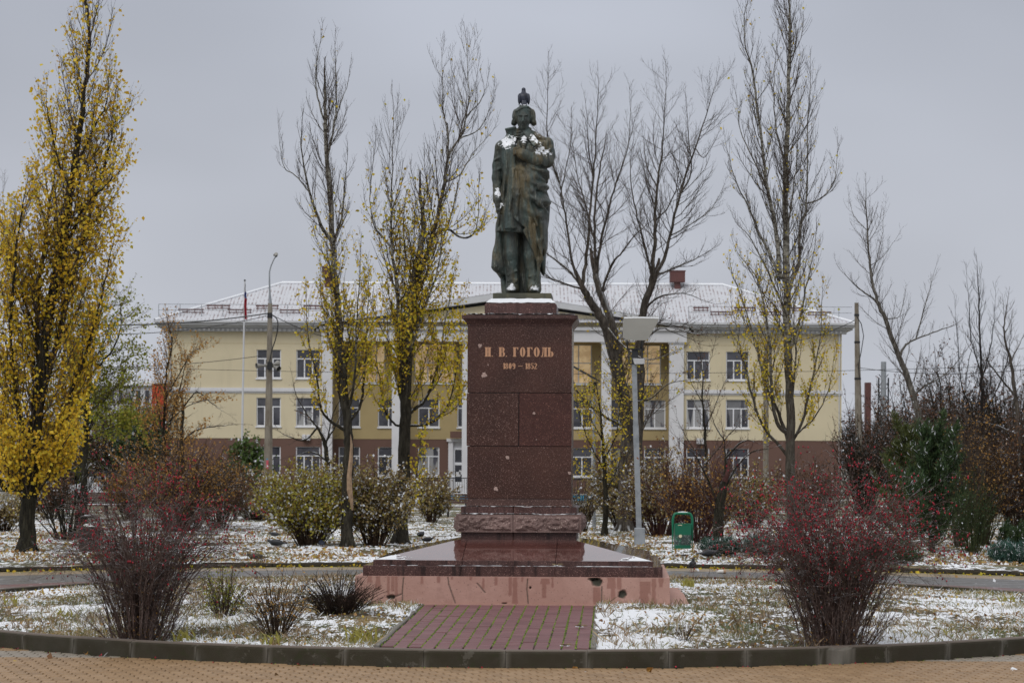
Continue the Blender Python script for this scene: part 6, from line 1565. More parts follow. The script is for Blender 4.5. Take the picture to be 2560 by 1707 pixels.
def tree(name, lab, D, trunk, limbs, seed, bark=None, twig=None, leaf=None, leafsize=0.075, base_r=0.17, t_r=0.6, lfun=None, dens=1.0, leaffun=None, up=0.8, ang=(0.45,0.8), l2=0.35, group=None, fine=7, root=True, spread=0.06, cat='tree', trunk_up=(0.35, 0.98), tw=0.0052):
    """trunk and limbs: traced pixel polylines with (dy, r0, r1)"""
    g = Grow(seed); r = g.r
    p0 = at(*trunk[0][0], D) if False else None
    T = w3(trunk[0], D, trunk[1]); gz = 0.05; T[0][2] = gz-0.05
    org = (T[0][0], T[0][1], gz)
    RR = np.linspace(trunk[2], trunk[3], len(T)); P, R = g.limb(T, RR, len(T)*5); R[:2] *= (1.35, 1.12); g.big[0] = (P, R)
    prim = [(P, R, trunk_up[0], trunk_up[1])]
    for lp, dy, r0, r1 in limbs:
        L = w3(lp, D, dy)
        # start the limb on the nearest trunk/limb point so that it joins in depth
        best = min(((np.linalg.norm((q-L[0])[[0, 2]]), tuple(q)) for Pp, Rr, _, _ in prim for q in Pp), key=lambda c: c[0])
        if best[0] < 1.2:
            shift = np.array(best[1])-L[0]
            for k in range(len(L)): L[k] = L[k]+shift*np.array([1, 1, 1])*(max(0, 1-k/ max(1, len(L)-1)) if k else 1)*np.array([1, 1, 1]) if k == 0 else L[k]+np.array([0, shift[1], 0])
        Pq, Rq = g.limb(L, np.linspace(r0, r1, len(L)), len(L)*4); prim.append((Pq, Rq, 0.12, 0.98))
    lfun = lfun or (lambda t, L: 0.9)
    for P, R, t0, t1 in prim:
        Ln = np.linalg.norm(np.diff(P, axis=0), axis=1).sum()
        c1 = g.spawn(P, R, t0, t1, max(2, int(Ln*4.3*dens)), lambda t: l2*(1.8-0.9*t)*min(3.4, 0.9+Ln*0.19), ang, up, 0.42, tw, 7, g.mid)
        tipd = P[-1]-P[-2]; c1.append(g.child(P[-1], tipd, 0.7, R[-1], up, 0.05, 6, store=g.mid))
        for Pc, Rc in c1:
            Lc = np.linalg.norm(np.diff(Pc, axis=0), axis=1).sum()
            c2 = g.spawn(Pc, Rc, 0.12, 0.98, max(3, int(Lc*fine*1.3)), lambda t: 0.32*Lc*(1.25-0.8*t)+0.12, (0.4, 0.75), up*0.8, 0.7, tw*0.72, 5, g.fine)
            for Pf, Rf in c2[::2]:
                g.spawn(Pf, Rf, 0.2, 0.9, 2, lambda t: 0.13, (0.4, 0.8), 0.4, 0.8, tw*0.6, 3, g.fine)
            if leaf is not None:
                for Pf, Rf in c2:
                    m = leaffun(Pf[-1], r) if leaffun else 2
                    if m > 0: g.leaves(Pf, int(m), spread)
    if root:
        for k in range(5):
            a = 2*math.pi*k/5+r.random(); b_ = np.array(org); g.big.append((np.array([b_+np.array([math.cos(a)*trunk[2]*.4, math.sin(a)*trunk[2]*.4, .35]), b_+np.array([math.cos(a)*trunk[2]*1.1, math.sin(a)*trunk[2]*1.1, .08]), b_+np.array([math.cos(a)*trunk[2]*1.9, math.sin(a)*trunk[2]*1.9, -.06])]), np.array([trunk[2]*.55, trunk[2]*.35, trunk[2]*.15])))
    t = thing(name, lab, cat, org, 0, group)
    finish(t, g, org, bark or B_poplar, twig or B_twig, leaf, leafsize, 1)
    return t, g, org
def hz_leaf(zlo, zhi, dlo, dhi, cx=None):
    """leaf count that falls off with height"""
    def f(p, r):
        k = np.clip((p[2]-zlo)/(zhi-zlo), 0, 1); v = dlo+(dhi-dlo)*k
        return int(v)+(r.random() < v-int(v))
    return f
z2 = lambda a, b: (680+a/2.53, 80+b/2.53)      # helpers for coordinates read off enlarged crops
z3 = lambda a, b: (1320+a/2.704, 140+b/2.704)
z4 = lambda a, b: (1780+a/2.24, b/2.24)
z7 = lambda a, b: (1400+a/2.24, 620+b/2.24)
z5 = lambda a, b: (2060+a/1.568, 440+b/1.568)
z6 = lambda a, b: (360+a/2.24, 620+b/2.24)
PT = 'poplars standing on the lawn behind the monument'
# big yellow poplar
tree('poplar_tree', 'tall poplar densely covered in yellow leaves with a thick furrowed trunk', 63.5, ([(66,1390),(70,1300),(80,1150),(95,1000),(112,850),(150,640),(182,450),(205,280),(224,120),(214,-20)], 0.6, .235, .022),
     [([(68,1275),(48,1235),(32,1190),(22,1130)], .6, .025, .007), ([(68,1270),(95,1230),(125,1185),(142,1120)], -.6, .025, .007), ([(68,1262),(60,1215),(50,1160),(48,1100)], -1.0, .025, .007), ([(69,1266),(80,1220),(100,1170),(112,1110)], 1.1, .025, .007), ([(70,1250),(40,1190),(8,1150),(-5,1080)], -.4, .025, .007), ([(70,1250),(115,1200),(160,1150),(182,1080)], .4, .025, .007), ([(74,1240),(55,1180),(30,1120),(12,1040)], 1.5, .03, .008), ([(72,1250),(100,1200),(140,1160),(160,1090)], .9, .03, .008), ([(78,1150),(45,1020),(28,880),(30,740),(48,560),(62,480)], -1.3, .07, .012), ([(90,1050),(130,900),(175,720),(215,560),(262,400),(285,250)], 1.4, .10, .012), ([(100,960),(90,800),(105,620),(128,460),(140,300)], 1.0, .08, .012),
      ([(150,640),(205,520),(250,470),(300,420)], -.8, .05, .01), ([(85,1130),(150,1010),(205,860),(240,720),(268,600)], -1.6, .07, .01), ([(72,1210),(20,1130),(-20,1000),(-40,860)], 1.2, .06, .01), ([(80,1180),(130,1110),(170,1010),(185,930)], 1.8, .05, .01),
      ([(190,420),(222,330),(258,260),(268,180)], .6, .035, .008), ([(175,480),(140,400),(118,300),(110,250)], -.7, .035, .008), ([(110,860),(60,760),(30,640),(20,560)], .4, .05, .01), ([(208,260),(180,180),(175,100)], .3, .02, .006), ([(70,1240),(110,1190),(150,1120),(190,1060)], -1.5, .03, .008), ([(66,1250),(30,1200),(10,1130)], -1.0, .03, .008), ([(120,800),(170,650),(230,560),(255,500)], .5, .04, .008)],
     101, B_dark, B_twig, L_yellow, 0.105, dens=1.0, leaffun=hz_leaf(5.5, 16.5, 5.4, 0.40), l2=0.52, fine=8, spread=0.12, trunk_up=(0.075, 0.98))
# bare-topped poplars left of the monument
tree('poplar_tree', 'poplar with a torn pale scar on its trunk and few yellow leaves', 68.5, ([(869,1377),(866,1250),(871,1140),(872,1075),(856,930),(846,780),(838,690),(826,507),(814,340),(814,266),(812,203)], .5, .17, .028),
     [([(826,606),(805,570),(791,535),(773,483),(761,428),(751,365),(752,320)], -1.2, .055, .010), ([(842,621),(852,546),(860,460),(866,400)], .8, .04, .008), ([(812,301),(791,238),(787,171),(797,104)], -.5, .03, .006), ([(818,392),(830,325),(842,278),(868,200)], .7, .035, .007), ([(830,325),(838,240),(834,115)], .4, .03, .006),
      ([(873,1075),(833,1057),(802,1022),(790,935),(770,850),(765,760)], -1.4, .05, .008), ([(880,1060),(900,1010),(912,900),(918,780),(922,700)], 1.2, .05, .008), ([(870,1060),(850,1000),(838,900),(815,820),(800,720)], 1.0, .05, .008), ([(868,1040),(884,960),(890,840),(895,740),(900,640)], -1.1, .045, .008), ([(773,483),(740,440),(712,420),(700,350)], -.4, .02, .006), ([(842,650),(810,600),(790,580)], .9, .02, .006), ([(872,1075),(862,960),(872,860),(868,780)], .3, .05, .01)],
     102, B_poplar, B_twig, L_lime, 0.095, dens=0.95, leaffun=hz_leaf(5.0, 10.5, 4.2, 0.03), group=PT, l2=0.38)
tree('poplar_tree', 'thick dark trunked poplar nearest the pedestal with broken stubs above its yellow leaves', 71.5, ([(1000,1362),(1008,1200),(1013,1040),(1018,900),(1026,760),(1036,690),(1052,620),(1058,560),(1050,484)], .3, .205, .05),
     [([(1013,1030),(1000,900),(992,720),(980,629),(978,538),(980,436),(984,270)], -1.3, .075, .007), ([(1022,860),(1048,700),(1075,606),(1099,515),(1111,452),(1123,384),(1154,337),(1166,286),(1172,230),(1166,112)], 1.3, .080, .007), ([(1123,384),(1117,320),(1108,270),(1103,131)], .8, .04, .006),
      ([(1078,608),(1115,570),(1154,592),(1190,570),(1198,448)], .6, .05, .006), ([(985,625),(957,594),(935,560),(928,480),(940,380)], -.6, .03, .006), ([(1014,1060),(985,1058),(960,1020),(948,940),(930,850)], -1.2, .04, .006), ([(1018,1040),(1060,1000),(1090,930),(1110,820),(1130,700)], 1.4, .06, .008), ([(1020,1060),(1080,1055),(1120,1010),(1140,930),(1150,830)], .2, .045, .006),
      ([(1015,1050),(1000,960),(998,860),(987,806)], .9, .09, .07), ([(1115,570),(1140,480),(1148,430)], -.8, .03, .006), ([(1166,286),(1200,240),(1215,200)], -.5, .02, .006), ([(1154,337),(1200,310),(1232,240)], .5, .025, .006), ([(1018,900),(1050,800),(1080,720),(1100,640),(1105,560)], -.8, .05, .008), ([(1111,452),(1150,430),(1180,380),(1225,330)], .9, .025, .006), ([(1026,700),(1014,640),(1008,560)], .3, .035, .02)],
     103, B_poplar, B_twig, L_lime, 0.100, dens=0.95, leaffun=hz_leaf(5.5, 11.5, 6.0, 0.08), group=PT, l2=0.50)
# bare multi-stemmed trees right of the statue
tree('bare_tree', 'bare tree with two dark leaning stems dividing behind the solar lamp post', 85, ([(1562,1330),(1563,1180),(1568,1040),(1540,915),(1512,815),(1480,760),(1458,723)], -1, .26, .11),
     [([(1568,1040),(1548,920),(1529,812),(1500,735),(1484,665)], 1.5, .17, .10), ([(1458,723),(1442,700),(1427,650),(1412,547),(1399,473),(1379,399)], -1, .07, .008), ([(1399,473),(1372,400),(1366,325),(1368,195)], -.6, .04, .006), ([(1462,715),(1466,640),(1470,565),(1481,454),(1489,330),(1494,221)], .5, .07, .006),
      ([(1487,690),(1489,600),(1490,510),(1502,420),(1512,366)], .8, .06, .02), ([(1490,690),(1505,600),(1520,528),(1542,454),(1575,354),(1581,251)], 1.6, .06, .006), ([(1500,735),(1530,660),(1555,628),(1597,576),(1640,540)], -.8, .05, .008), ([(1458,723),(1420,680),(1361,635),(1340,600)], 1.2, .06, .01), ([(1455,730),(1400,710),(1362,690),(1350,640)], -1.4, .04, .008),
      ([(1489,600),(1460,480),(1440,400),(1430,300)], 1.5, .035, .006), ([(1412,547),(1400,500),(1420,400),(1425,330)], .9, .03, .006), ([(1481,454),(1470,380),(1464,280)], -.7, .03, .006), ([(1565,1080),(1510,1040),(1450,990),(1425,930)], -1.6, .06, .01), ([(1512,815),(1560,870),(1620,900),(1690,880)], -1.8, .04, .006), ([(1568,1010),(1620,1000),(1670,960),(1720,950)], -1.2, .04, .006)],
     104, B_bare, B_twig, L_lime, 0.09, leaffun=hz_leaf(3.5, 8.5, 2.2, 0.0), dens=1.05, l2=0.50, up=0.40, ang=(0.6, 1.0), fine=6)
tree('bare_tree', 'bare tree with a snow-streaked leaning stem rising behind the solar panel', 88, ([(1592,1330),(1595,1150),(1600,960),(1600,870),(1610,772),(1637,690)], 1, .20, .12),
     [([(1633,709),(1640,620),(1642,547),(1647,454),(1660,360),(1664,306),(1668,162)], .5, .085, .006), ([(1645,695),(1665,640),(1679,584),(1708,465),(1742,362),(1771,280),(1797,188)], 1.2, .08, .006), ([(1632,700),(1612,595),(1594,528),(1579,436),(1585,350)], -1, .05, .006), ([(1645,690),(1690,665),(1749,639),(1790,613)], 1.6, .05, .006), ([(1708,465),(1735,420),(1728,330),(1724,250)], -.7, .035, .006),
      ([(1742,362),(1770,380),(1800,330)], -1, .025, .005), ([(1647,454),(1620,400),(1612,330)], .6, .03, .006), ([(1679,584),(1720,560),(1780,520),(1810,470)], .8, .03, .006), ([(1642,547),(1680,500),(1700,440),(1705,330)], -1.2, .03, .006), ([(1612,770),(1650,740),(1710,730),(1770,750)], -.8, .05, .008), ([(1610,800),(1660,810),(1730,830),(1800,840)], -1.5, .04, .006), ([(1604,850),(1650,820),(1690,830),(1760,860)], 1, .04, .006)],
     105, B_bare, B_twig, L_brown, 0.08, leaffun=hz_leaf(3.5, 8.5, .8, 0.0), dens=1.05, l2=0.50, up=0.40, ang=(0.6, 1.0), fine=6)
# tall poplar on the right
tree('poplar_tree', 'tallest poplar with a pale straight trunk and few yellow leaves near its dark base', 72, ([(1985,1330),(1980,1250),(1976,1178),(1976,1022),(1969,843),(1965,665),(1963,536),(1965,402),(1970,290),(1972,179),(1974,45),(1968,-60)], .4, .17, .02),
     [([(1963,700),(1950,688),(1945,600),(1934,536),(1918,464),(1905,357),(1889,232),(1880,165),(1865,120),(1862,54),(1870,0)], -1.2, .075, .006), ([(1968,720),(1996,670),(2003,558),(2017,513),(2021,312),(2028,179)], 1.0, .065, .006), ([(2017,513),(2057,491),(2092,446),(2100,370)], 1.4, .03, .005), ([(1950,688),(1905,594),(1874,522),(1838,446),(1820,380)], -1.5, .045, .006),
      ([(1972,1100),(1945,1060),(1931,1000),(1925,860),(1910,760),(1890,690),(1850,640)], -1.3, .07, .008), ([(1975,1120),(1950,1040),(1915,960),(1890,860),(1860,760),(1830,680)], 1.2, .06, .008), ([(1978,1130),(2010,1040),(2030,950),(2050,850),(2056,740)], 1.3, .05, .008), ([(1970,880),(2000,800),(2020,700),(2040,600)], -1, .045, .006), ([(1966,600),(1985,480),(1995,380),(1998,260)], -.8, .03, .006), ([(1965,420),(1945,330),(1935,220),(1945,100)], .7, .03, .006),
      ([(1918,464),(1890,420),(1850,330),(1840,250)], .5, .03, .006), ([(1972,179),(1990,120),(2000,60)], .5, .015, .005), ([(1966,780),(1930,700),(1880,600),(1845,560)], .9, .04, .006), ([(1974,1010),(1990,900),(1985,790),(1992,700)], -1.1, .04, .006), ([(1976,1150),(1900,1050),(1870,940),(1850,860),(1832,780)], -.5, .05, .008), ([(1976,1100),(2030,1050),(2070,980),(2085,900)], -.6, .03, .006)],
     106, m_bark('pale_poplar_bark', (0.075,0.06,0.045), (0.15,0.135,0.11), 0.3, (4.0, 6.5)), B_twig, L_lime, 0.085, dens=1.0, leaffun=hz_leaf(4.5, 9.5, 4.0, 0.12), l2=0.40)
# leaning bare tree at the right
tree('bare_tree', 'pale leaning bare tree with one wide arching side branch beyond the green juniper', 98, ([(2312,1290),(2302,1078),(2270,950),(2245,886),(2213,797),(2191,746),(2175,663),(2168,568),(2165,472)], .5, .16, .012),
     [([(2191,746),(2150,720),(2130,701),(2100,670)], -.8, .04, .006), ([(2245,886),(2265,862),(2296,845),(2347,826),(2379,815)], .8, .06, .012), ([(2300,845),(2315,772),(2330,720),(2341,676)], .5, .03, .006), ([(2168,568),(2140,540),(2128,500)], .6, .02, .005), ([(2175,663),(2210,640),(2240,600)], -.5, .02, .005), ([(2213,797),(2250,790),(2262,740)], 1, .03, .005), ([(2280,980),(2320,960),(2370,930),(2420,870)], -1, .05, .008), ([(2180,690),(2205,600),(2215,520)], .8, .02, .005)],
     107, m_bark('pale_bark', (0.10,0.09,0.075), (0.24,0.22,0.19), 0.4), B_twig, None, dens=0.9, l2=0.34, up=0.5, ang=(0.6, 0.9), fine=5)
tree('bare_tree', 'slender nearly black young tree with upright twigs beyond the rust-leaved shrubs', 74, ([(2458,1380),(2455,1230),(2454,1116),(2454,980),(2452,886),(2448,760),(2444,690)], .3, .075, .010),
     [([(2454,1100),(2430,1030),(2405,960),(2396,860),(2390,790)], -.7, .03, .005), ([(2454,1060),(2490,980),(2520,900),(2530,830)], .8, .03, .005), ([(2453,930),(2430,850),(2425,760),(2420,710)], .6, .02, .005), ([(2454,960),(2480,860),(2490,760)], -.6, .02, .005)],
     108, m_bark('black_bark', (0.022,0.018,0.016), (0.045,0.036,0.03), 0.4), m_bark('black_twig', (0.035,0.026,0.022), (0.06,0.045,0.04), 0), L_rust, 0.07, dens=1.1, leaffun=hz_leaf(1.5, 5.0, 3.5, 0.0), l2=0.26, up=0.7, fine=6)
tree('bare_tree', 'bare grey tree with crooked branches at the far edge of the brown thicket', 96, ([(2560,1300),(2548,1150),(2540,1000),(2525,900),(2510,830),(2518,760)], .3, .13, .012),
     [([(2540,1000),(2500,940),(2470,900),(2460,860)], -.8, .05, .006), ([(2525,900),(2550,860),(2570,820)], .8, .04, .006), ([(2548,1130),(2600,1000),(2620,900)], .5, .04, .006), ([(2545,1100),(2480,1060),(2420,1050)], -1, .05, .006)], 109, B_bare, B_twig, None, dens=1.0, l2=0.36, up=0.3, ang=(0.6, 1.0), fine=5)
# left side
tree('bare_tree', 'bare crown of a tree mostly hidden behind the yellow poplar at the photo border', 80, ([(-60,1340),(-50,1000),(-30,800),(0,640),(40,570),(70,500)], .5, .16, .010),
     [([(-30,800),(-10,680),(10,560),(5,480)], .7, .04, .006), ([(0,640),(-20,560),(-30,480)], -.7, .03, .006), ([(-20,760),(30,690),(60,640)], 1, .03, .006)], 110, B_bare, B_twig, None, dens=0.9, l2=0.4, up=0.4, fine=5)
tree('willow_tree', 'olive-green leaved tree with snow-lined side branches beyond the yellow poplar', 92, ([(208,1315),(212,1180),(216,1050),(225,930),(240,820),(262,740)], .6, .16, .015),
     [([(214,1080),(260,1000),(300,950),(320,880)], 1.2, .06, .008), ([(216,1050),(180,960),(150,880),(150,800)], -1, .05, .008), ([(225,940),(280,870),(300,800),(290,730)], -.8, .05, .006), ([(216,1100),(270,1070),(320,1060),(350,1080)], -1.4, .04, .006), ([(190,1050),(240,1045),(300,1044),(355,1048)], -1.2, .045, .012), ([(230,900),(200,820),(210,740)], .6, .04, .006), ([(212,1150),(160,1080),(130,1020)], .8, .04, .006)],
     111, B_dark, B_twig, L_olive, 0.11, dens=1.3, leaffun=hz_leaf(4.5, 10.5, 5.5, 1.2), l2=0.60, up=0.1, ang=(0.7, 1.1), fine=7, spread=0.10)
tree('young_tree', 'young tree holding rusty orange leaves before the cream end wall', 88, ([(412,1330),(410,1200),(408,1120),(412,1000),(418,920),(430,860),(420,810)], .3, .075, .010),
     [([(409,1130),(430,1040),(452,960),(470,890),(500,870)], .8, .03, .005), ([(409,1110),(395,1020),(385,930)], -.8, .025, .005), ([(412,1000),(450,930),(480,880),(512,872)], -.6, .025, .005), ([(410,1060),(460,1020),(510,1000),(545,1000)], .8, .025, .005), ([(410,1150),(370,1080),(350,1020)], .8, .03, .005), ([(408,1170),(460,1110),(500,1080)], -1, .03, .005)],
     112, B_dark, B_twig, L_rust, 0.085, dens=1.35, leaffun=hz_leaf(3.0, 9.0, 4.0, 1.8), l2=0.42, up=0.4, fine=6)
tree('bare_tree', 'small dark bare tree with drooping grey twigs against the cream end wall', 100, ([(458,1300),(456,1180),(454,1110),(457,1020)], .3, .13, .06),
     [([(456,1110),(490,1075),(540,1065),(590,1060)], .8, .05, .006), ([(456,1090),(430,1040),(400,1010)], -.8, .04, .006), ([(457,1020),(490,980),(530,1010),(560,1030)], -.6, .035, .005), ([(455,1150),(420,1120),(385,1110)], .6, .04, .006), ([(457,1020),(452,980),(470,940)], .3, .03, .006)], 113, B_dark, B_twig, None, dens=1.2, l2=0.30, up=-0.1, ang=(0.6, 1.1), fine=7)
tree('bare_tree', 'dark bare tree with snow on its limbs behind the scarred poplar', 105, ([(822,1280),(820,1180),(812,1110),(795,1070),(770,1040)], .3, .14, .03),
     [([(812,1110),(840,1060),(870,1000)], .8, .05, .006), ([(795,1070),(760,1100),(720,1090),(690,1075)], -.6, .05, .006), ([(820,1150),(780,1130),(730,1140)], .6, .05, .006), ([(770,1040),(740,990),(730,950)], .3, .03, .006), ([(820,1120),(830,1040),(860,980)], -.6, .04, .006)], 114, B_dark, B_twig, L_brown, 0.07, dens=1.2, leaffun=hz_leaf(0, 9, .25, .25), l2=0.36, up=0.0, ang=(0.6, 1.1), fine=6)
tree('young_tree', 'thin young tree with rusty hanging leaves before the cream wing and top windows', 90, ([(1770,1310),(1768,1180),(1762,1080),(1757,1000),(1757,940),(1750,880)], .3, .07, .008),
     [([(1762,1080),(1790,1010),(1810,960),(1840,920)], .6, .02, .004), ([(1758,1010),(1730,960),(1710,900)], -.6, .02, .004), ([(1768,1150),(1820,1090),(1860,1050),(1900,1020)], .8, .025, .004), ([(1768,1160),(1720,1100),(1690,1040)], .6, .025, .004), ([(1757,940),(1780,890),(1790,850)], .3, .012, .004)], 115, B_dark, B_twig, L_brown, 0.07, dens=1.1, leaffun=hz_leaf(0, 10, .7, .7), l2=0.30, up=0.3, fine=6)
tree('young_tree', 'small tree with scattered yellow leaves beside the slim lamp post', 80, ([(1512,1345),(1514,1260),(1512,1180),(1506,1100),(1500,1020),(1490,950)], .3, .10, .010),
     [([(1512,1180),(1480,1120),(1455,1060),(1440,1000)], -.8, .03, .005), ([(1510,1150),(1540,1090),(1550,1010),(1560,930)], .8, .03, .005), ([(1506,1100),(1475,1040),(1465,980)], .6, .025, .005), ([(1512,1200),(1470,1180),(1440,1160)], .5, .025, .005), ([(1513,1230),(1540,1180),(1556,1130)], -.5, .025, .005)], 116, B_dark, B_twig, L_lime, 0.085, dens=1.3, leaffun=hz_leaf(1.5, 7, 4.0, 1.6), l2=0.34, up=0.2, fine=6)
tree('dead_tree', 'short dark stump-like tree with snow on its forks between bin and barberry bush', 66, ([(1793,1352),(1797,1290),(1804,1235),(1812,1205)], .2, .16, .10),
     [([(1806,1230),(1840,1170),(1880,1130),(1930,1120)], .6, .04, .006), ([(1800,1270),(1770,1200),(1740,1140),(1700,1100)], -.6, .035, .005), ([(1812,1205),(1815,1150),(1812,1100)], .3, .05, .01), ([(1812,1150),(1850,1110),(1875,1100),(1890,1105)], -.5, .03, .006), ([(1798,1290),(1760,1230),(1725,1170)], .6, .02, .005), ([(1812,1100),(1790,1060),(1775,1010)], .3, .02, .005)], 117, B_dark, B_red, None, dens=1.1, l2=0.30, up=0.3, fine=6)
tree('stump_tree', 'small pruned tree with white snow along its forked limbs beyond the barberry bush', 110, ([(308,1290),(310,1200),(312,1165)], .2, .13, .09),
     [([(312,1165),(300,1160),(282,1143)], .4, .09, .05), ([(312,1170),(322,1150),(318,1130)], -.4, .07, .04)], 118, m_bark('snowy_bark', (0.05,0.04,0.03), (0.08,0.07,0.06), 1.3), B_twig, None, dens=0.5, l2=0.2, fine=3, root=False)

# ---- shrubs
def shrub(name, lab, px, py, hpx, wpx, seed, stems=40, bark=None, twig=None, leaf=None, leafsize=0.06, nleaf=3, D=None, z=0.05, arch=0.3, sub=7, subl=0.35, cat='shrub', group=None, tw=0.005, spreadb=0.25, sub2=3, up=0.25, aspect=0.8, lean=0.0, depth=0.8, t_leaf=0.3, sr=0.013):
    D = D or gd(px, py, z); s = F/D; a, b = ray(px, py); org = np.array([a*D, D, z]); h, w = hpx/s, wpx/s/2
    g = Grow(seed); r = g.r
    for k in range(stems):
        az = 2*math.pi*(k+r.random())/stems; q = math.sqrt(r.random()); out = np.array([math.cos(az), math.sin(az)*depth, 0])
        p0 = org+out*w*spreadb*q+np.array([0, 0, -0.03]); th = q**0.8
        tip = org+out*w*(0.18+1.0*th)*r.uniform(.65, 1.15)+np.array([lean*h, 0, h*(1.04-0.42*th**2.2)*r.uniform(0.50, 1.08)])
        mid = p0*0.45+tip*0.55+np.array([0, 0, h*arch*(0.35+0.65*th)*0.45])-out*w*0.12
        t = np.linspace(0, 1, 9)[:, None]; P = (1-t)**2*p0+2*t*(1-t)*mid+t**2*tip; P[1:] += np.cumsum(r.normal(0, 0.010*h, (8, 3)), 0)*0.6
        R = np.linspace(sr*r.uniform(.7, 1.2), tw, 9); g.mid.append((P, R))
        c = g.spawn(P, R, 0.25, 0.98, sub, lambda t: subl*h*(1.1-0.7*t), (0.35, 0.8), up, 0.7, tw, 5, g.fine, 0.13)
        for Pc, Rc in c:
            c2 = g.spawn(Pc, Rc, 0.2, 0.95, sub2, lambda t: subl*h*0.35, (0.4, 0.9), up*.5, 0.8, tw*.8, 4, g.fine, 0.13) if sub2 else []
            if leaf is not None:
                for Pf, Rf in (c2 or []): 
                    if nleaf and r.random() < min(1, nleaf): g.leaves(Pf, max(1, int(nleaf)), 0.012+leafsize*.3)
                g.leaves(Pc, max(1, int(nleaf*1.3)), 0.012+leafsize*.3)
    t = thing(name, lab, cat, org, 0, group)
    finish(t, g, org, bark or B_shrub, twig or bark or B_shrub, leaf, leafsize, 0, (8, 4, 3), aspect=aspect, crown_name='branches')
    return t, g
# the two barberry bushes on the bed with red berries
def barberry(lab, px, py, hpx, wpx, seed, stems, lean, nb, wk=1.5):
    D = gd(px, py, 0.24); s = F/D; z = 0.22; a, b = ray(px, py); org = np.array([a*D, D, z]); h, w = hpx/s, wpx/s/2
    g = Grow(seed); r = g.r; berries = []
    for k in range(stems):
        az = r.random()*2*math.pi; q = r.random()**0.6; out = np.array([math.cos(az), math.sin(az)*.85, 0]); p0 = org+out*w*0.40*q*r.random()+np.array([0,0,-.03]); th = q
        tip = org+out*w*(0.06+wk*th)*(r.uniform(.70, 1.06) if r.random() < .93 else 1.18)+np.array([lean*h*r.random(), 0, h*(1.05-0.62*th**3.0)*r.uniform(0.70, 1.05)])
        mid = p0*0.55+tip*0.45+np.array([0, 0, h*(0.06+0.50*th)])-out*w*0.05
        t = np.linspace(0, 1, 10)[:, None]; P = (1-t)**2*p0+2*t*(1-t)*mid+t**2*tip; P[1:] += np.cumsum(r.normal(0, 0.008*h, (9, 3)), 0)*0.6
        R = np.linspace(r.uniform(.004, .0095), .0022, 10); g.mid.append((P, R))
        c = g.spawn(P, R, 0.20, 0.99, 8, lambda t: 0.30*h*(1.0-0.45*t), (0.35, 0.85), -0.05, 0.7, .0026, 6, g.fine, 0.17)
        for Pc, Rc in c:
            d = Pc[-1]-Pc[0]
            c2 = g.spawn(Pc, Rc, 0.2, 0.95, 4, lambda t: 0.085*h, (0.4, 1.0), -0.2, 0.8, .0021, 4, g.fine, 0.15)
            for Pf, Rf in c2:
                hz = (Pf[-1][2]-z)/h; pr = nb*np.clip((hz-0.30)*1.7, 0.03, 1)*(0.5+float(vnoise(Pf[-1][0]*3, Pf[-1][2]*3, 1.5, seed)))
                if r.random() < pr: berries.append(Pf[r.integers(1, 4)]+r.normal(0, .006, 3)-np.array([0,0,.010]))
                if r.random() < pr*.5: berries.append(Pf[-1]+r.normal(0, .008, 3)-np.array([0,0,.012]))
    for k in range(int(stems*.7)):      # short dead shoots round the base
        az = r.random()*6.28; out = np.array([math.cos(az), math.sin(az)*.85, 0]); q = r.random(); p0 = org+out*w*.46*q+np.array([0,0,-.03])
        P, R = g.child(p0, out*(.2+.7*q)+np.array([0,0,1.0]), h*r.uniform(.18,.46), .005, .1, .12, 6, .4, g.fine)
        g.spawn(P, R, .2, .95, 5, lambda t: h*.13, (.4,.9), .1, .7, .0024, 4, g.fine, .15)
    # dead leaves caught low in the bush
    for k in range(500): 
        az = r.random()*6.28; rad_ = w*0.42*r.random(); g.leafpts.append((org+np.array([math.cos(az)*rad_, math.sin(az)*rad_, r.random()**1.5*0.5*h]))[None])
    t = thing('barberry_bush', lab, 'bush', org); finish(t, g, org, B_barb, B_berry_twig, L_rust, 0.022, 0, (6, 4, 3), leafname='dead_leaves')
    B = np.array(berries)-org; n = len(B); sz = r.uniform(.010, .0155, n)[:, None]
    o = np.array([[0,0,1.5],[1,0,0],[0,1,0],[-1,0,0],[0,-1,0],[0,0,-1.5]]); V = (B[:, None, :]+o[None]*sz[:, None]*0.85).reshape(-1, 3); f = np.array([[0,1,2],[0,2,3],[0,3,4],[0,4,1],[5,2,1],[5,3,2],[5,4,3],[5,1,4]])
    Q = (6*np.arange(n)[:, None, None]+f[None]).reshape(-1, 3); tag(obj('berries', V, Q, M_berry, t), kind='stuff'); return t
barberry('smaller barberry bush, purplish and twiggy, on the bed before the dark litter bin', 352, 1588, 400, 405, 201, 170, .14, .42, 1.60)
barberry('large spreading barberry bush full of red berries on the bed near the green bin', 2085, 1602, 425, 480, 202, 210, .02, 0.8, 1.50)
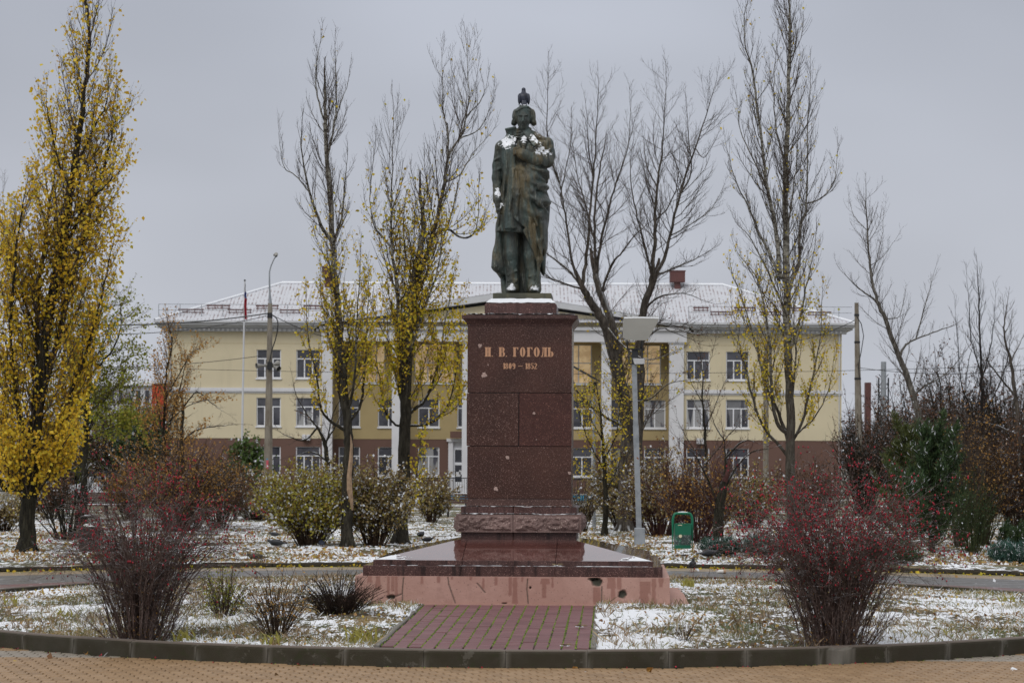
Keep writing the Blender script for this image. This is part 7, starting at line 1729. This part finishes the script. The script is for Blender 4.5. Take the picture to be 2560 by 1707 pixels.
# bed shrubs
shrub('spirea_shrub', 'low dome of fine dark leafless twigs touching the pink plinth corner', 845, 1552, 125, 200, 203, 150, B_barb, B_barb, None, z=.22, arch=.35, sub=6, subl=.3, tw=.0025, sub2=2, sr=.006)
shrub('thin_shrub', 'thin brown twig clump with dry stalks between the dark dome and the kerb', 690, 1590, 165, 190, 204, 60, B_shrub, B_shrub, L_rust, .03, .2, z=.22, arch=.1, sub=5, subl=.3, tw=.0025, sub2=2, up=.5, sr=.006)
shrub('thin_shrub', 'upright olive stalks of a fading perennial beside the smaller barberry', 560, 1548, 150, 120, 205, 46, B_shrub, B_shrub, L_olive, .035, 1.2, z=.24, arch=.0, sub=5, subl=.25, tw=.0025, sub2=2, up=.6, sr=.006)
shrub('thin_shrub', 'tiny reddish twig tuft poking out of the snow between path and big barberry', 1712, 1598, 45, 70, 206, 16, B_barb, B_barb, None, z=.22, arch=.0, sub=3, subl=.3, tw=.0025, sub2=0, sr=.004)
# middle ground shrubs
H_ = dict(sub=9, subl=.32, tw=.006, sr=.016)
shrub('snowy_shrub', 'large round yellow-green shrub flecked with snow between bench and scarred poplar', 775, 1366, 200, 240, 210, 95, B_shrub, B_shrub, L_hedge, .085, 3, arch=.15, **H_)
shrub('snowy_shrub', 'brown and cream flecked shrub between the two poplar trunks', 935, 1366, 215, 190, 211, 80, B_shrub, B_shrub, L_hedge2, .085, 3, arch=.1, **H_)
shrub('snowy_shrub', 'small upright snow-flecked shrub between the thick trunk and the pedestal', 1078, 1308, 130, 110, 212, 40, B_shrub, B_shrub, L_hedge2, .10, 3, arch=.1, **H_)
shrub('snowy_shrub', 'low brown hedge shrub directly behind the dark slatted bench', 640, 1296, 125, 200, 213, 55, B_shrub, B_shrub, L_hedge2, .11, 3, D=98, arch=.1, **H_)
shrub('snowy_shrub', 'pale snow-dusted shrub before the loudspeaker pole and brown wall', 735, 1290, 125, 190, 214, 50, B_shrub, B_shrub, L_hedge2, .11, 3, D=103, arch=.1, **H_)
shrub('green_shrub', 'rounded dark green shrub between flagpole and loudspeaker pole', 620, 1290, 175, 95, 215, 50, B_shrub, B_shrub, L_bushgreen, .16, 4, D=116, arch=.1, sub=8, subl=.34, tw=.008, sr=.02)
shrub('rusty_shrub', 'wide orange-brown leaved thicket behind the smaller barberry bush', 455, 1330, 250, 330, 216, 110, B_shrub, B_shrub, L_rust, .075, 1.0, D=82, arch=.2, **H_)
shrub('rusty_shrub', 'dark brown shrub between the orange thicket and the bench', 545, 1320, 190, 170, 217, 45, B_shrub, B_shrub, L_brown, .08, 2, D=86, arch=.15, **H_)
shrub('rusty_shrub', 'rust coloured shrub under the olive-green tree', 330, 1300, 190, 170, 218, 45, B_shrub, B_shrub, L_rust, .09, 1.6, D=96, arch=.2, **H_)
shrub('bare_shrub', 'leafless fan of stems rising behind the dark litter bin', 168, 1350, 200, 190, 219, 26, B_dark, B_dark, None, arch=.05, sub=6, subl=.28, tw=.008, sub2=2, sr=.03, spreadb=.35)
shrub('brown_shrub', 'brown-leaved thicket in the far background below the orange-red tower', 300, 1270, 330, 260, 220, 60, B_dark, B_dark, L_brown, .13, 2, D=135, arch=.1, sub=7, subl=.3, tw=.012, sr=.04)
shrub('dark_conifer', 'dark evergreen bulk half hidden behind the rusty young tree', 350, 1280, 260, 110, 221, 60, B_dark, B_dark, L_green, .20, 3, D=128, arch=.0, sub=7, subl=.3, tw=.012, sr=.03)
shrub('snowy_shrub', 'snow-flecked shrub partly hidden by the thick poplar trunk beside the small round one', 985, 1310, 120, 90, 222, 36, B_shrub, B_shrub, L_hedge2, .10, 3, D=100, arch=.1, **H_)
# right of the pedestal
shrub('brown_shrub', 'dense olive-brown shrub around the foot of the solar lamp post', 1560, 1330, 210, 170, 230, 70, B_shrub, B_shrub, L_hedge2, .09, 3, D=86, arch=.1, **H_)
shrub('brown_shrub', 'dense brown shrub with yellow flecks behind the green bin', 1650, 1340, 220, 220, 231, 80, B_red, B_red, L_hedge2, .085, 2, D=80, arch=.1, **H_)
shrub('reddish_shrub', 'reddish bare-stemmed shrub arching over beside the green bin', 1745, 1352, 250, 240, 232, 80, B_red, B_red, L_rust, .07, .6, D=72, arch=.1, **H_)
shrub('brown_shrub', 'yellow-flecked shrub behind the big barberry before the brown wing', 1875, 1330, 170, 180, 233, 50, B_shrub, B_shrub, L_hedge2, .09, 2.5, D=88, arch=.1, **H_)
shrub('brown_shrub', 'sparse tawny shrub under the tallest poplar', 2020, 1320, 200, 180, 234, 44, B_shrub, B_shrub, L_brown, .09, 1.5, D=92, arch=.1, **H_)
shrub('bare_shrub', 'twiggy bare shrub between slim lamp post and pedestal foot', 1455, 1330, 130, 90, 235, 26, B_shrub, B_shrub, L_hedge2, .08, .4, arch=.1, **H_)
shrub('maroon_shrub', 'dark maroon-leaved shrub beside the bare concrete pole', 2160, 1300, 290, 170, 236, 60, B_dark, B_dark, L_maroon, .09, 1.8, D=112, arch=.05, sub=7, subl=.3, tw=.010, sr=.03)
shrub('maroon_shrub', 'broad maroon-brown thicket behind the arching branch of the leaning tree', 2290, 1290, 330, 240, 237, 75, B_dark, B_dark, L_maroon, .10, 2.0, D=125, arch=.05, sub=8, subl=.3, tw=.012, sr=.04)
shrub('maroon_shrub', 'tall maroon-leaved round-topped thicket left of the slender black tree', 2390, 1285, 430, 210, 238, 85, B_dark, B_dark, L_maroon, .10, 2.2, D=120, arch=.05, sub=9, subl=.28, tw=.012, sr=.04)
shrub('maroon_shrub', 'maroon-brown thicket at the far border behind the grey crooked tree', 2520, 1290, 400, 240, 239, 75, B_dark, B_dark, L_maroon, .10, 1.8, D=118, arch=.05, sub=8, subl=.28, tw=.012, sr=.04)
shrub('brown_shrub', 'tawny twig thicket behind the juniper tree', 2330, 1330, 330, 170, 240, 50, B_shrub, B_shrub, L_brown, .085, 1.4, D=86, arch=.05, **H_)
shrub('rusty_shrub', 'upright orange-brown leaved shrub around the slender black tree', 2455, 1385, 320, 150, 241, 60, B_shrub, B_shrub, L_rust, .06, .8, D=72, arch=.0, **H_)
shrub('brown_shrub', 'pale stemmed upright shrub beside the teal juniper', 2400, 1390, 380, 110, 242, 40, B_bare, B_twig, L_rust, .06, .5, D=70, arch=.0, **H_)
shrub('brown_shrub', 'tangled brown shrub filling the photo border above the teal juniper', 2540, 1380, 330, 150, 243, 55, B_shrub, B_shrub, L_brown, .075, 1.6, D=74, arch=.05, **H_)
shrub('broom_shrub', 'fan of green-brown upright broom stems in front of the rusty shrub', 2430, 1398, 210, 130, 244, 60, B_shrub, m_bark('green_stem', (0.05,0.07,0.025), (0.09,0.10,0.04), 0), L_green, .05, .8, D=64.5, arch=.0, sub=5, subl=.25, tw=.005, sub2=2, up=.6, sr=.01)


# far trees and scrub closing the view beside and beyond the building
for k, (px, hp, wp, mt, lab) in enumerate(((40, 190, 300, 'L_brown', 'far brown scrub at the photo border beyond the yellow poplar'), (190, 170, 240, 'L_olive', 'far olive scrub behind the park fence'), (2190, 230, 200, 'L_brown', 'far twiggy scrub just beyond the building corner'),
      (2330, 240, 260, 'L_maroon', 'far maroon scrub behind the leaning pale tree'), (2500, 250, 260, 'L_brown', 'far brown scrub behind the crooked grey tree at the photo border'))):
    shrub('far_scrub', lab, px, 1262, hp, wp, 400+k, 70, B_dark, B_dark, globals()[mt], .22, 2.2, D=178+6*k, arch=.0, sub=9, subl=.28, tw=.018, sr=.06)

shrub('snowy_shrub', 'dark snow-covered shrub at the photo border behind the yellow poplar trunk', 10, 1330, 110, 130, 420, 40, B_shrub, B_shrub, L_hedge2, .09, 2, arch=.1, **H_)
shrub('rusty_shrub', 'low rust-brown shrub just beyond the dark litter bin', 130, 1300, 120, 150, 421, 40, B_shrub, B_shrub, L_brown, .09, 2, D=98, arch=.1, **H_)
shrub('snowy_shrub', 'grey-brown hedge shrub between the bench and the yellow-green shrub', 850, 1310, 150, 190, 422, 60, B_shrub, B_shrub, L_hedge2, .10, 2.5, D=98, arch=.1, **H_)

# evergreens: sprays along upswept boughs
def evergreen(name, lab, px, py, hpx, wpx, seed, boughs, leaf, D=None, size=0.11, tall=True, cat='conifer', nl=26):
    D = D or gd(px, py, .05); s = F/D; a, b = ray(px, py); org = np.array([a*D, D, .05]); h, w = hpx/s, wpx/s/2; g = Grow(seed); r = g.r; lop = r.uniform(.6, 1.35, 9)
    if tall: g.limb([org, org+np.array([.02*w, 0, h*.5]), org+np.array([-.03*w, 0, h*.93])], [.10, .06, .015])
    for k in range(boughs):
        t = (k+.5)/boughs if tall else 0; az = 2.4*k+r.random(); out = np.array([math.cos(az), math.sin(az)*.9, 0])
        if tall:
            L = w*(1.18-0.80*t**1.2)*r.uniform(.6, 1.12)*lop[int(az/.7)%9]; p0 = org+np.array([0, 0, h*(0.02+0.80*t)]); tip = p0+out*L*r.uniform(.75,1.1)+np.array([0, 0, L*(0.75+0.7*t)*r.uniform(.6, 1.6)])
        else:
            L = w*r.uniform(.45, 1.05); p0 = org+out*w*.1; tip = org+out*L+np.array([0, 0, h*r.uniform(.35, 1.0)*(1.1-.5*L/w)])
        mid = (p0+tip)/2-np.array([0, 0, L*.10]); tt = np.linspace(0, 1, 8)[:, None]; P = (1-tt)**2*p0+2*tt*(1-tt)*mid+tt**2*tip
        g.mid.append((P, np.linspace(.018, .005, 8))); c = g.spawn(P, np.linspace(.018, .005, 8), .15, .98, 11, lambda t_: L*.42*(1.1-.5*t_)+.05, (.3, .7), .55, .6, .004, 5, g.fine)
        for Pc, Rc in c: g.leaves(Pc, nl, .035)
        g.leaves(P[4:], nl, .05)
    t = thing(name, lab, cat, org); finish(t, g, org, B_dark, B_dark, leaf, size, 1 if tall else 0, leafname='sprays', aspect=.16, droop=-.95)
    return t
evergreen('juniper_tree', 'tall feathery green juniper behind the big barberry bush', 2330, 1388, 330, 205, 250, 62, L_green, D=66, size=.16)
evergreen('juniper_tree', 'yellower juniper top with spreading horns behind the tall green one', 2262, 1380, 320, 165, 251, 40, m_leaf('yellow_green_spray', [(0.06,0.08,0.02),(0.09,0.10,0.025),(0.035,0.05,0.018)], .15, .04), D=70, size=.16)
evergreen('juniper_shrub', 'low teal juniper spreading beside the path at the photo border', 2540, 1410, 62, 150, 252, 46, L_juniper, size=.11, tall=False)
evergreen('juniper_shrub', 'low snow-dusted juniper behind the feeding pigeon beside the green bin', 1800, 1392, 60, 100, 253, 34, L_juniper, size=.10, tall=False)
evergreen('juniper_shrub', 'low dark juniper seen through the stems of the big barberry', 1905, 1392, 58, 120, 254, 34, L_juniper, size=.10, tall=False)
evergreen('juniper_shrub', 'snow-flecked juniper mat at the foot of the tall feathery juniper', 2210, 1412, 66, 190, 255, 46, L_green, size=.10, tall=False)
evergreen('juniper_shrub', 'far green juniper mat above the teal one', 2548, 1368, 75, 120, 256, 30, L_green, size=.12, tall=False)

# lime leaf cluster on the thick poplar trunk and the torn scar of the other
t, g, org = None, Grow(300), None
D = 71.3; base = np.array(at(1028, 1290, D)); P = np.array([at(x, y, D-.25) for x, y in ((1024,1290),(1036,1220),(1046,1150),(1052,1100),(1058,1060))]); g.mid.append((P, np.linspace(.03, .008, 5)))
for Pc, Rc in g.spawn(P, np.linspace(.03, .008, 5), .05, .98, 26, lambda t_: .42, (.5, 1.1), .3, .5, .006, 5, g.fine): g.leaves(Pc, 9, .07)
org = base; t = thing('climbing_sucker', 'bright lime-leaved side shoot clinging to the thick dark poplar trunk', 'sapling', org); finish(t, g, org, B_twig, B_twig, L_lime, .10)
tr = [o for o in scene.collection.objects if o.get('label', '').startswith('poplar with a torn')][0]; D = 68.5
vs, fs = [], []; pts = [(876,1085,.5),(879,1110,3),(877,1150,5),(873,1190,6),(874,1225,7),(878,1250,5),(881,1275,2.5)]
for x, y, w_ in pts:
    for k in range(5):
        q = at(x+(k-2)/2*w_, y, D-0.185+abs(k-2)*.03); vs.append(q-tr.location)
fs = [(a_*5+k, a_*5+k+1, (a_+1)*5+k+1, (a_+1)*5+k) for a_ in range(len(pts)-1) for k in range(4)]
obj('torn_wood', vs, fs, M_splinter, tr)

# ------------------------------------------------------------------ ground cover: grass, litter, small snow lumps, iris clumps
def on_bed(x, y):
    r = np.hypot(x-CEN.x, y-CEN.y); u, v = path_uv(x, y); c, s = math.cos(MA), math.sin(MA); lx_, ly_ = (x-CEN.x)*c-(y-CEN.y)*s-OX, (x-CEN.x)*s+(y-CEN.y)*c
    return (r < RB-0.12) & ~((np.abs(u) < PW+.03) & (v < 7.3)) & ~((np.abs(lx_) < 2.75) & (np.abs(ly_) < 2.47))
def in_view(x, y, m=1.03): return np.abs(x) < 0.2118*y*m
def scatter_bed(n, r_, yr=(30, 50)):
    x = r_.uniform(-RB, RB, n)+CEN.x; y = r_.uniform(-RB, RB, n)+CEN.y; k = on_bed(x, y) & in_view(x, y); return x[k], y[k]
def scatter_lawn(n, r_, y0=58, y1=100):
    u = r_.random(n); y = 1/(1/y0+(1/y1-1/y0)*u); y = y0+(y1-y0)*r_.random(n)**1.5; x = r_.uniform(-1, 1, n)*0.2125*y; k = np.hypot(x-CEN.x, y-CEN.y) > RP+.2; return x[k], y[k]
def blades(name, x, y, z, hgt, wd, mat, r_, lean=.5):
    n = len(x); a = r_.random(n)*2*np.pi; h = hgt*r_.uniform(.4, 1.2, n); w = wd*r_.uniform(.6, 1.3, n); l = h*lean*r_.normal(0, 1, n)
    p = np.stack([x, y, z], 1); s = np.stack([np.cos(a)*w, np.sin(a)*w, 0*a], 1); d = np.stack([-np.sin(a)*l, np.cos(a)*l, h], 1)
    V = np.stack([p-s, p+s, p+d*.6+s*.7+np.stack([0*a, 0*a, h*.12], 1), p+d], 1).reshape(-1, 3); b = 4*np.arange(n)[:, None]
    return tag(obj(name, V, np.concatenate([b, b+1, b+2, b+3], 1), mat), kind='stuff')
def lumps(name, x, y, z, sz, mat, r_, flat=.45, lump_var=(.4, 1.4)):
    n = len(x); k = 7; s = sz*r_.uniform(*lump_var, n); a0 = r_.random(n)*6.28; ang = a0[:, None]+2*np.pi*np.arange(k)[None]/k; rr = s[:, None]*r_.uniform(.6, 1.2, (n, k))
    ringv = np.stack([x[:, None]+rr*np.cos(ang), y[:, None]+rr*np.sin(ang), np.repeat(z[:, None]-.004, k, 1)], -1)
    mid = np.stack([x[:, None]+rr*.7*np.cos(ang+.3), y[:, None]+rr*.7*np.sin(ang+.3), z[:, None]+(s*flat)[:, None]*r_.uniform(.6, 1, (n, k))], -1)
    top = np.stack([x, y, z+s*flat*1.15], -1)[:, None]; V = np.concatenate([ringv, mid, top], 1).reshape(-1, 3); b = (2*k+1)*np.arange(n)[:, None, None]; i = np.arange(k); j = (i+1) % k
    f1 = np.stack([i, j, k+j], 1); f2 = np.stack([i, k+j, k+i], 1); f3 = np.stack([k+i, k+j, 0*i+2*k], 1); Q = (b+np.concatenate([f1, f2, f3])[None]).reshape(-1, 3)
    o = obj(name, V, Q, mat, smooth=True); return tag(o, kind='stuff')
R5 = np.random.default_rng(55)
x, y = scatter_bed(160000, R5); dn = vnoise(x, y, 0.7, 31)*.65+vnoise(x, y, 3, 33)*.35; k = R5.random(len(x)) < np.clip((dn-.46)*4.5, .07, 1); x, y = x[k], y[k]
blades('bed_grass', x, y, bed_z(x, y)-.01, .085, .0045, M_grass, R5, .8)
x, y = scatter_bed(52000, R5); dn = vnoise(x, y, 1.3, 41)*.5+vnoise(x, y, 6, 43)*.5; k = R5.random(len(x)) < np.clip((dn-.30)*2.2, 0.05, 1); x, y = x[k], y[k]
lumps('snow_clumps', x, y, bed_z(x, y)-.004, .019, M_clump, R5, .5)
def leafscatter(name, x, y, z, size, mat, r_):
    n = len(x); pts = np.stack([x, y, z+.008], 1); v, q = leaf_mesh(pts, size, r_, -0.05, .8); return tag(obj(name, v, q, mat), kind='stuff')
x, y = scatter_bed(26000, R5); k = R5.random(len(x)) < np.clip(vnoise(x, y, 1.0, 51)*1.3-.3, .06, 1); leafscatter('fallen_leaves', x[k], y[k], bed_z(x[k], y[k]), .055, M_litter, R5)
x, y = scatter_bed(5000, R5); k = vnoise(x, y, .8, 91) > .56; x, y = x[k], y[k]; blades('dry_grass', np.repeat(x, 5)+R5.normal(0,.02,len(x)*5), np.repeat(y, 5)+R5.normal(0,.02,len(x)*5), np.repeat(bed_z(x, y), 5)-.01, .15, .005, M_dry, R5, .7)
x, y = scatter_lawn(90000, R5); dn = vnoise(x, y, .5, 61)*.6+vnoise(x, y, 2, 63)*.4; k = R5.random(len(x)) < np.clip((dn-.38)*2.5, .05, 1); x, y = x[k], y[k]
blades('lawn_grass', x, y, lawn_z(x, y)-.01, .075, .010, M_grass, R5, .9)
x, y = scatter_lawn(30000, R5); k = R5.random(len(x)) < np.clip((vnoise(x, y, .8, 71)-.2)*1.6, 0.05, 1); x, y = x[k], y[k]; lumps('lawn_snow_clumps', x, y, lawn_z(x, y), .04, M_clump, R5, .5)
x, y = scatter_lawn(26000, R5, 58, 92); k = R5.random(len(x)) < np.clip(vnoise(x, y, .6, 81)*1.5-.25, .08, 1); x, y = x[k], y[k]; leafscatter('lawn_fallen_leaves', x, y, lawn_z(x, y)+.01, .10, M_litter, R5)
# leaves and snow crumbs on the paving
n = 260; a = R5.random(n)*np.pi*2; rr_ = R5.uniform(RB+.25, RP, n); x, y = CEN.x+rr_*np.cos(a), CEN.y+rr_*np.sin(a); leafscatter('path_leaves', x, y, x*0-.012, .09, M_litter, R5)
n = 900; a = R5.uniform(.15, np.pi-.15, n); rr_ = RP-abs(R5.normal(0, .35, n)); x, y = CEN.x+rr_*np.cos(a), CEN.y+rr_*np.sin(a); leafscatter('edge_leaves', x, y, x*0-.012, .09, L_lime, R5)
n = 60; a = R5.uniform(-2.5, -.6, n); rr_ = RB+RK+.06+abs(R5.normal(0, .05, n)); x, y = CEN.x+rr_*np.cos(a), CEN.y+rr_*np.sin(a); leafscatter('gutter_leaves', x, y, x*0+.004, .028, M_berry, R5)
n = 320; a = R5.uniform(-2.5, -.6, n); rr_ = RB+RK+.03+abs(R5.normal(0, .03, n)); x, y = CEN.x+rr_*np.cos(a), CEN.y+rr_*np.sin(a); blades('gutter_moss', x, y, x*0-.005, .022, .006, M_moss, R5, .9)
# single larger leaves and curled ones by the kerb
for px, py, m_, sz_l in ((213,1637,'L_rust',.07),(375,1642,'L_yellow',.07),(447,1645,'L_yellow',.08),(2248,1648,'L_yellow',.09),(1615,1677,'L_rust',.09),(1440,1670,'L_rust',.05)):
    q = gp(px, py, 0.006); v, f = leaf_mesh(np.array([[0,0,.012],[.02,.01,.014],[.01,-.015,.01]]), sz_l, R5, 0.0, .8); o = obj('fallen_leaf', v, f, globals()[m_]); o.location = q
    tag(o, {213:'curled red-brown leaf on the pale pavers at the border kerb',375:'pale yellow leaf against the kerb beneath the smaller barberry',447:'crumpled yellow leaf pair against the kerb',2248:'bright yellow leaf in the kerb gutter below the big barberry',1615:'large curled brown leaf on the tan pavers',1440:'small rust leaf at the kerb joint below the path'}[px], 'leaf')
def iris(lab, px, py, n, sz, seed, mat=None, z=None):
    q = gp(px, py, .24); r = np.random.default_rng(seed); t = thing('iris_clump', lab, 'plant', (q.x, q.y, float(bed_z(q.x, q.y))-.01))
    for k in range(n):
        a = r.uniform(-1.1, 1.1); az = r.random()*6.28; L = sz*r.uniform(.55, 1.15); w = .012*r.uniform(.8, 1.3); b0 = np.array([r.normal(0, sz*.35), r.normal(0, sz*.25), 0]); m = 7; vs = []
        for i in range(m+1):
            f = i/m; lean_ = a*.5*f+a*.5*f**3; p = b0+np.array([math.sin(lean_)*L*f, math.cos(az)*.1*L*f, L*f*(1-.25*abs(a)*f**2)]); ww = w*(1-f**2.5)+.001; vs += [tuple(p+np.array([-ww, -ww*.4, 0])), tuple(p+np.array([ww, ww*.4, 0]))]
        obj('leaf', vs, [(2*i, 2*i+1, 2*i+3, 2*i+2) for i in range(m)], mat or M_iris, t)
    return t
iris('green and yellowing sword-leaved iris clump at the path edge beside the kerb', 905, 1597, 34, .26, 1)
iris('fresh green iris leaves in front of the thin brown twig clump', 462, 1590, 16, .20, 2)
iris('upright green iris tuft at the foot of the thin twigs near the kerb', 690, 1600, 14, .20, 3)
iris('small green iris shoot on the snow near the rear kerb at the photo border', 32, 1512, 7, .20, 4)
iris('yellow-green iris shoots beyond the snow beside the smaller barberry', 155, 1540, 10, .16, 5)
iris('pair of dark green iris shoots on the snow past the big barberry', 2375, 1580, 5, .18, 6)
iris('green grass-like tuft growing against the pink footing corner', 1722, 1480, 40, .17, 7)
iris('yellow-green iris tuft near the rear kerb past the big barberry', 2520, 1500, 12, .18, 8)
x = R5.uniform(1660, 1700, 500); ys_ = []
dry_tuft('dry_grass_tuft', 'straw tuft with snow lying on the mauve path near the plinth', (gp(1452, 1566, .29).x, gp(1452, 1566, .29).y, .285), .10, 5)
dry_tuft('dry_grass_tuft', 'small straw tuft with snow lying on the mauve path near the kerb', (gp(1415, 1614, .24).x, gp(1415, 1614, .24).y, .238), .08, 6)
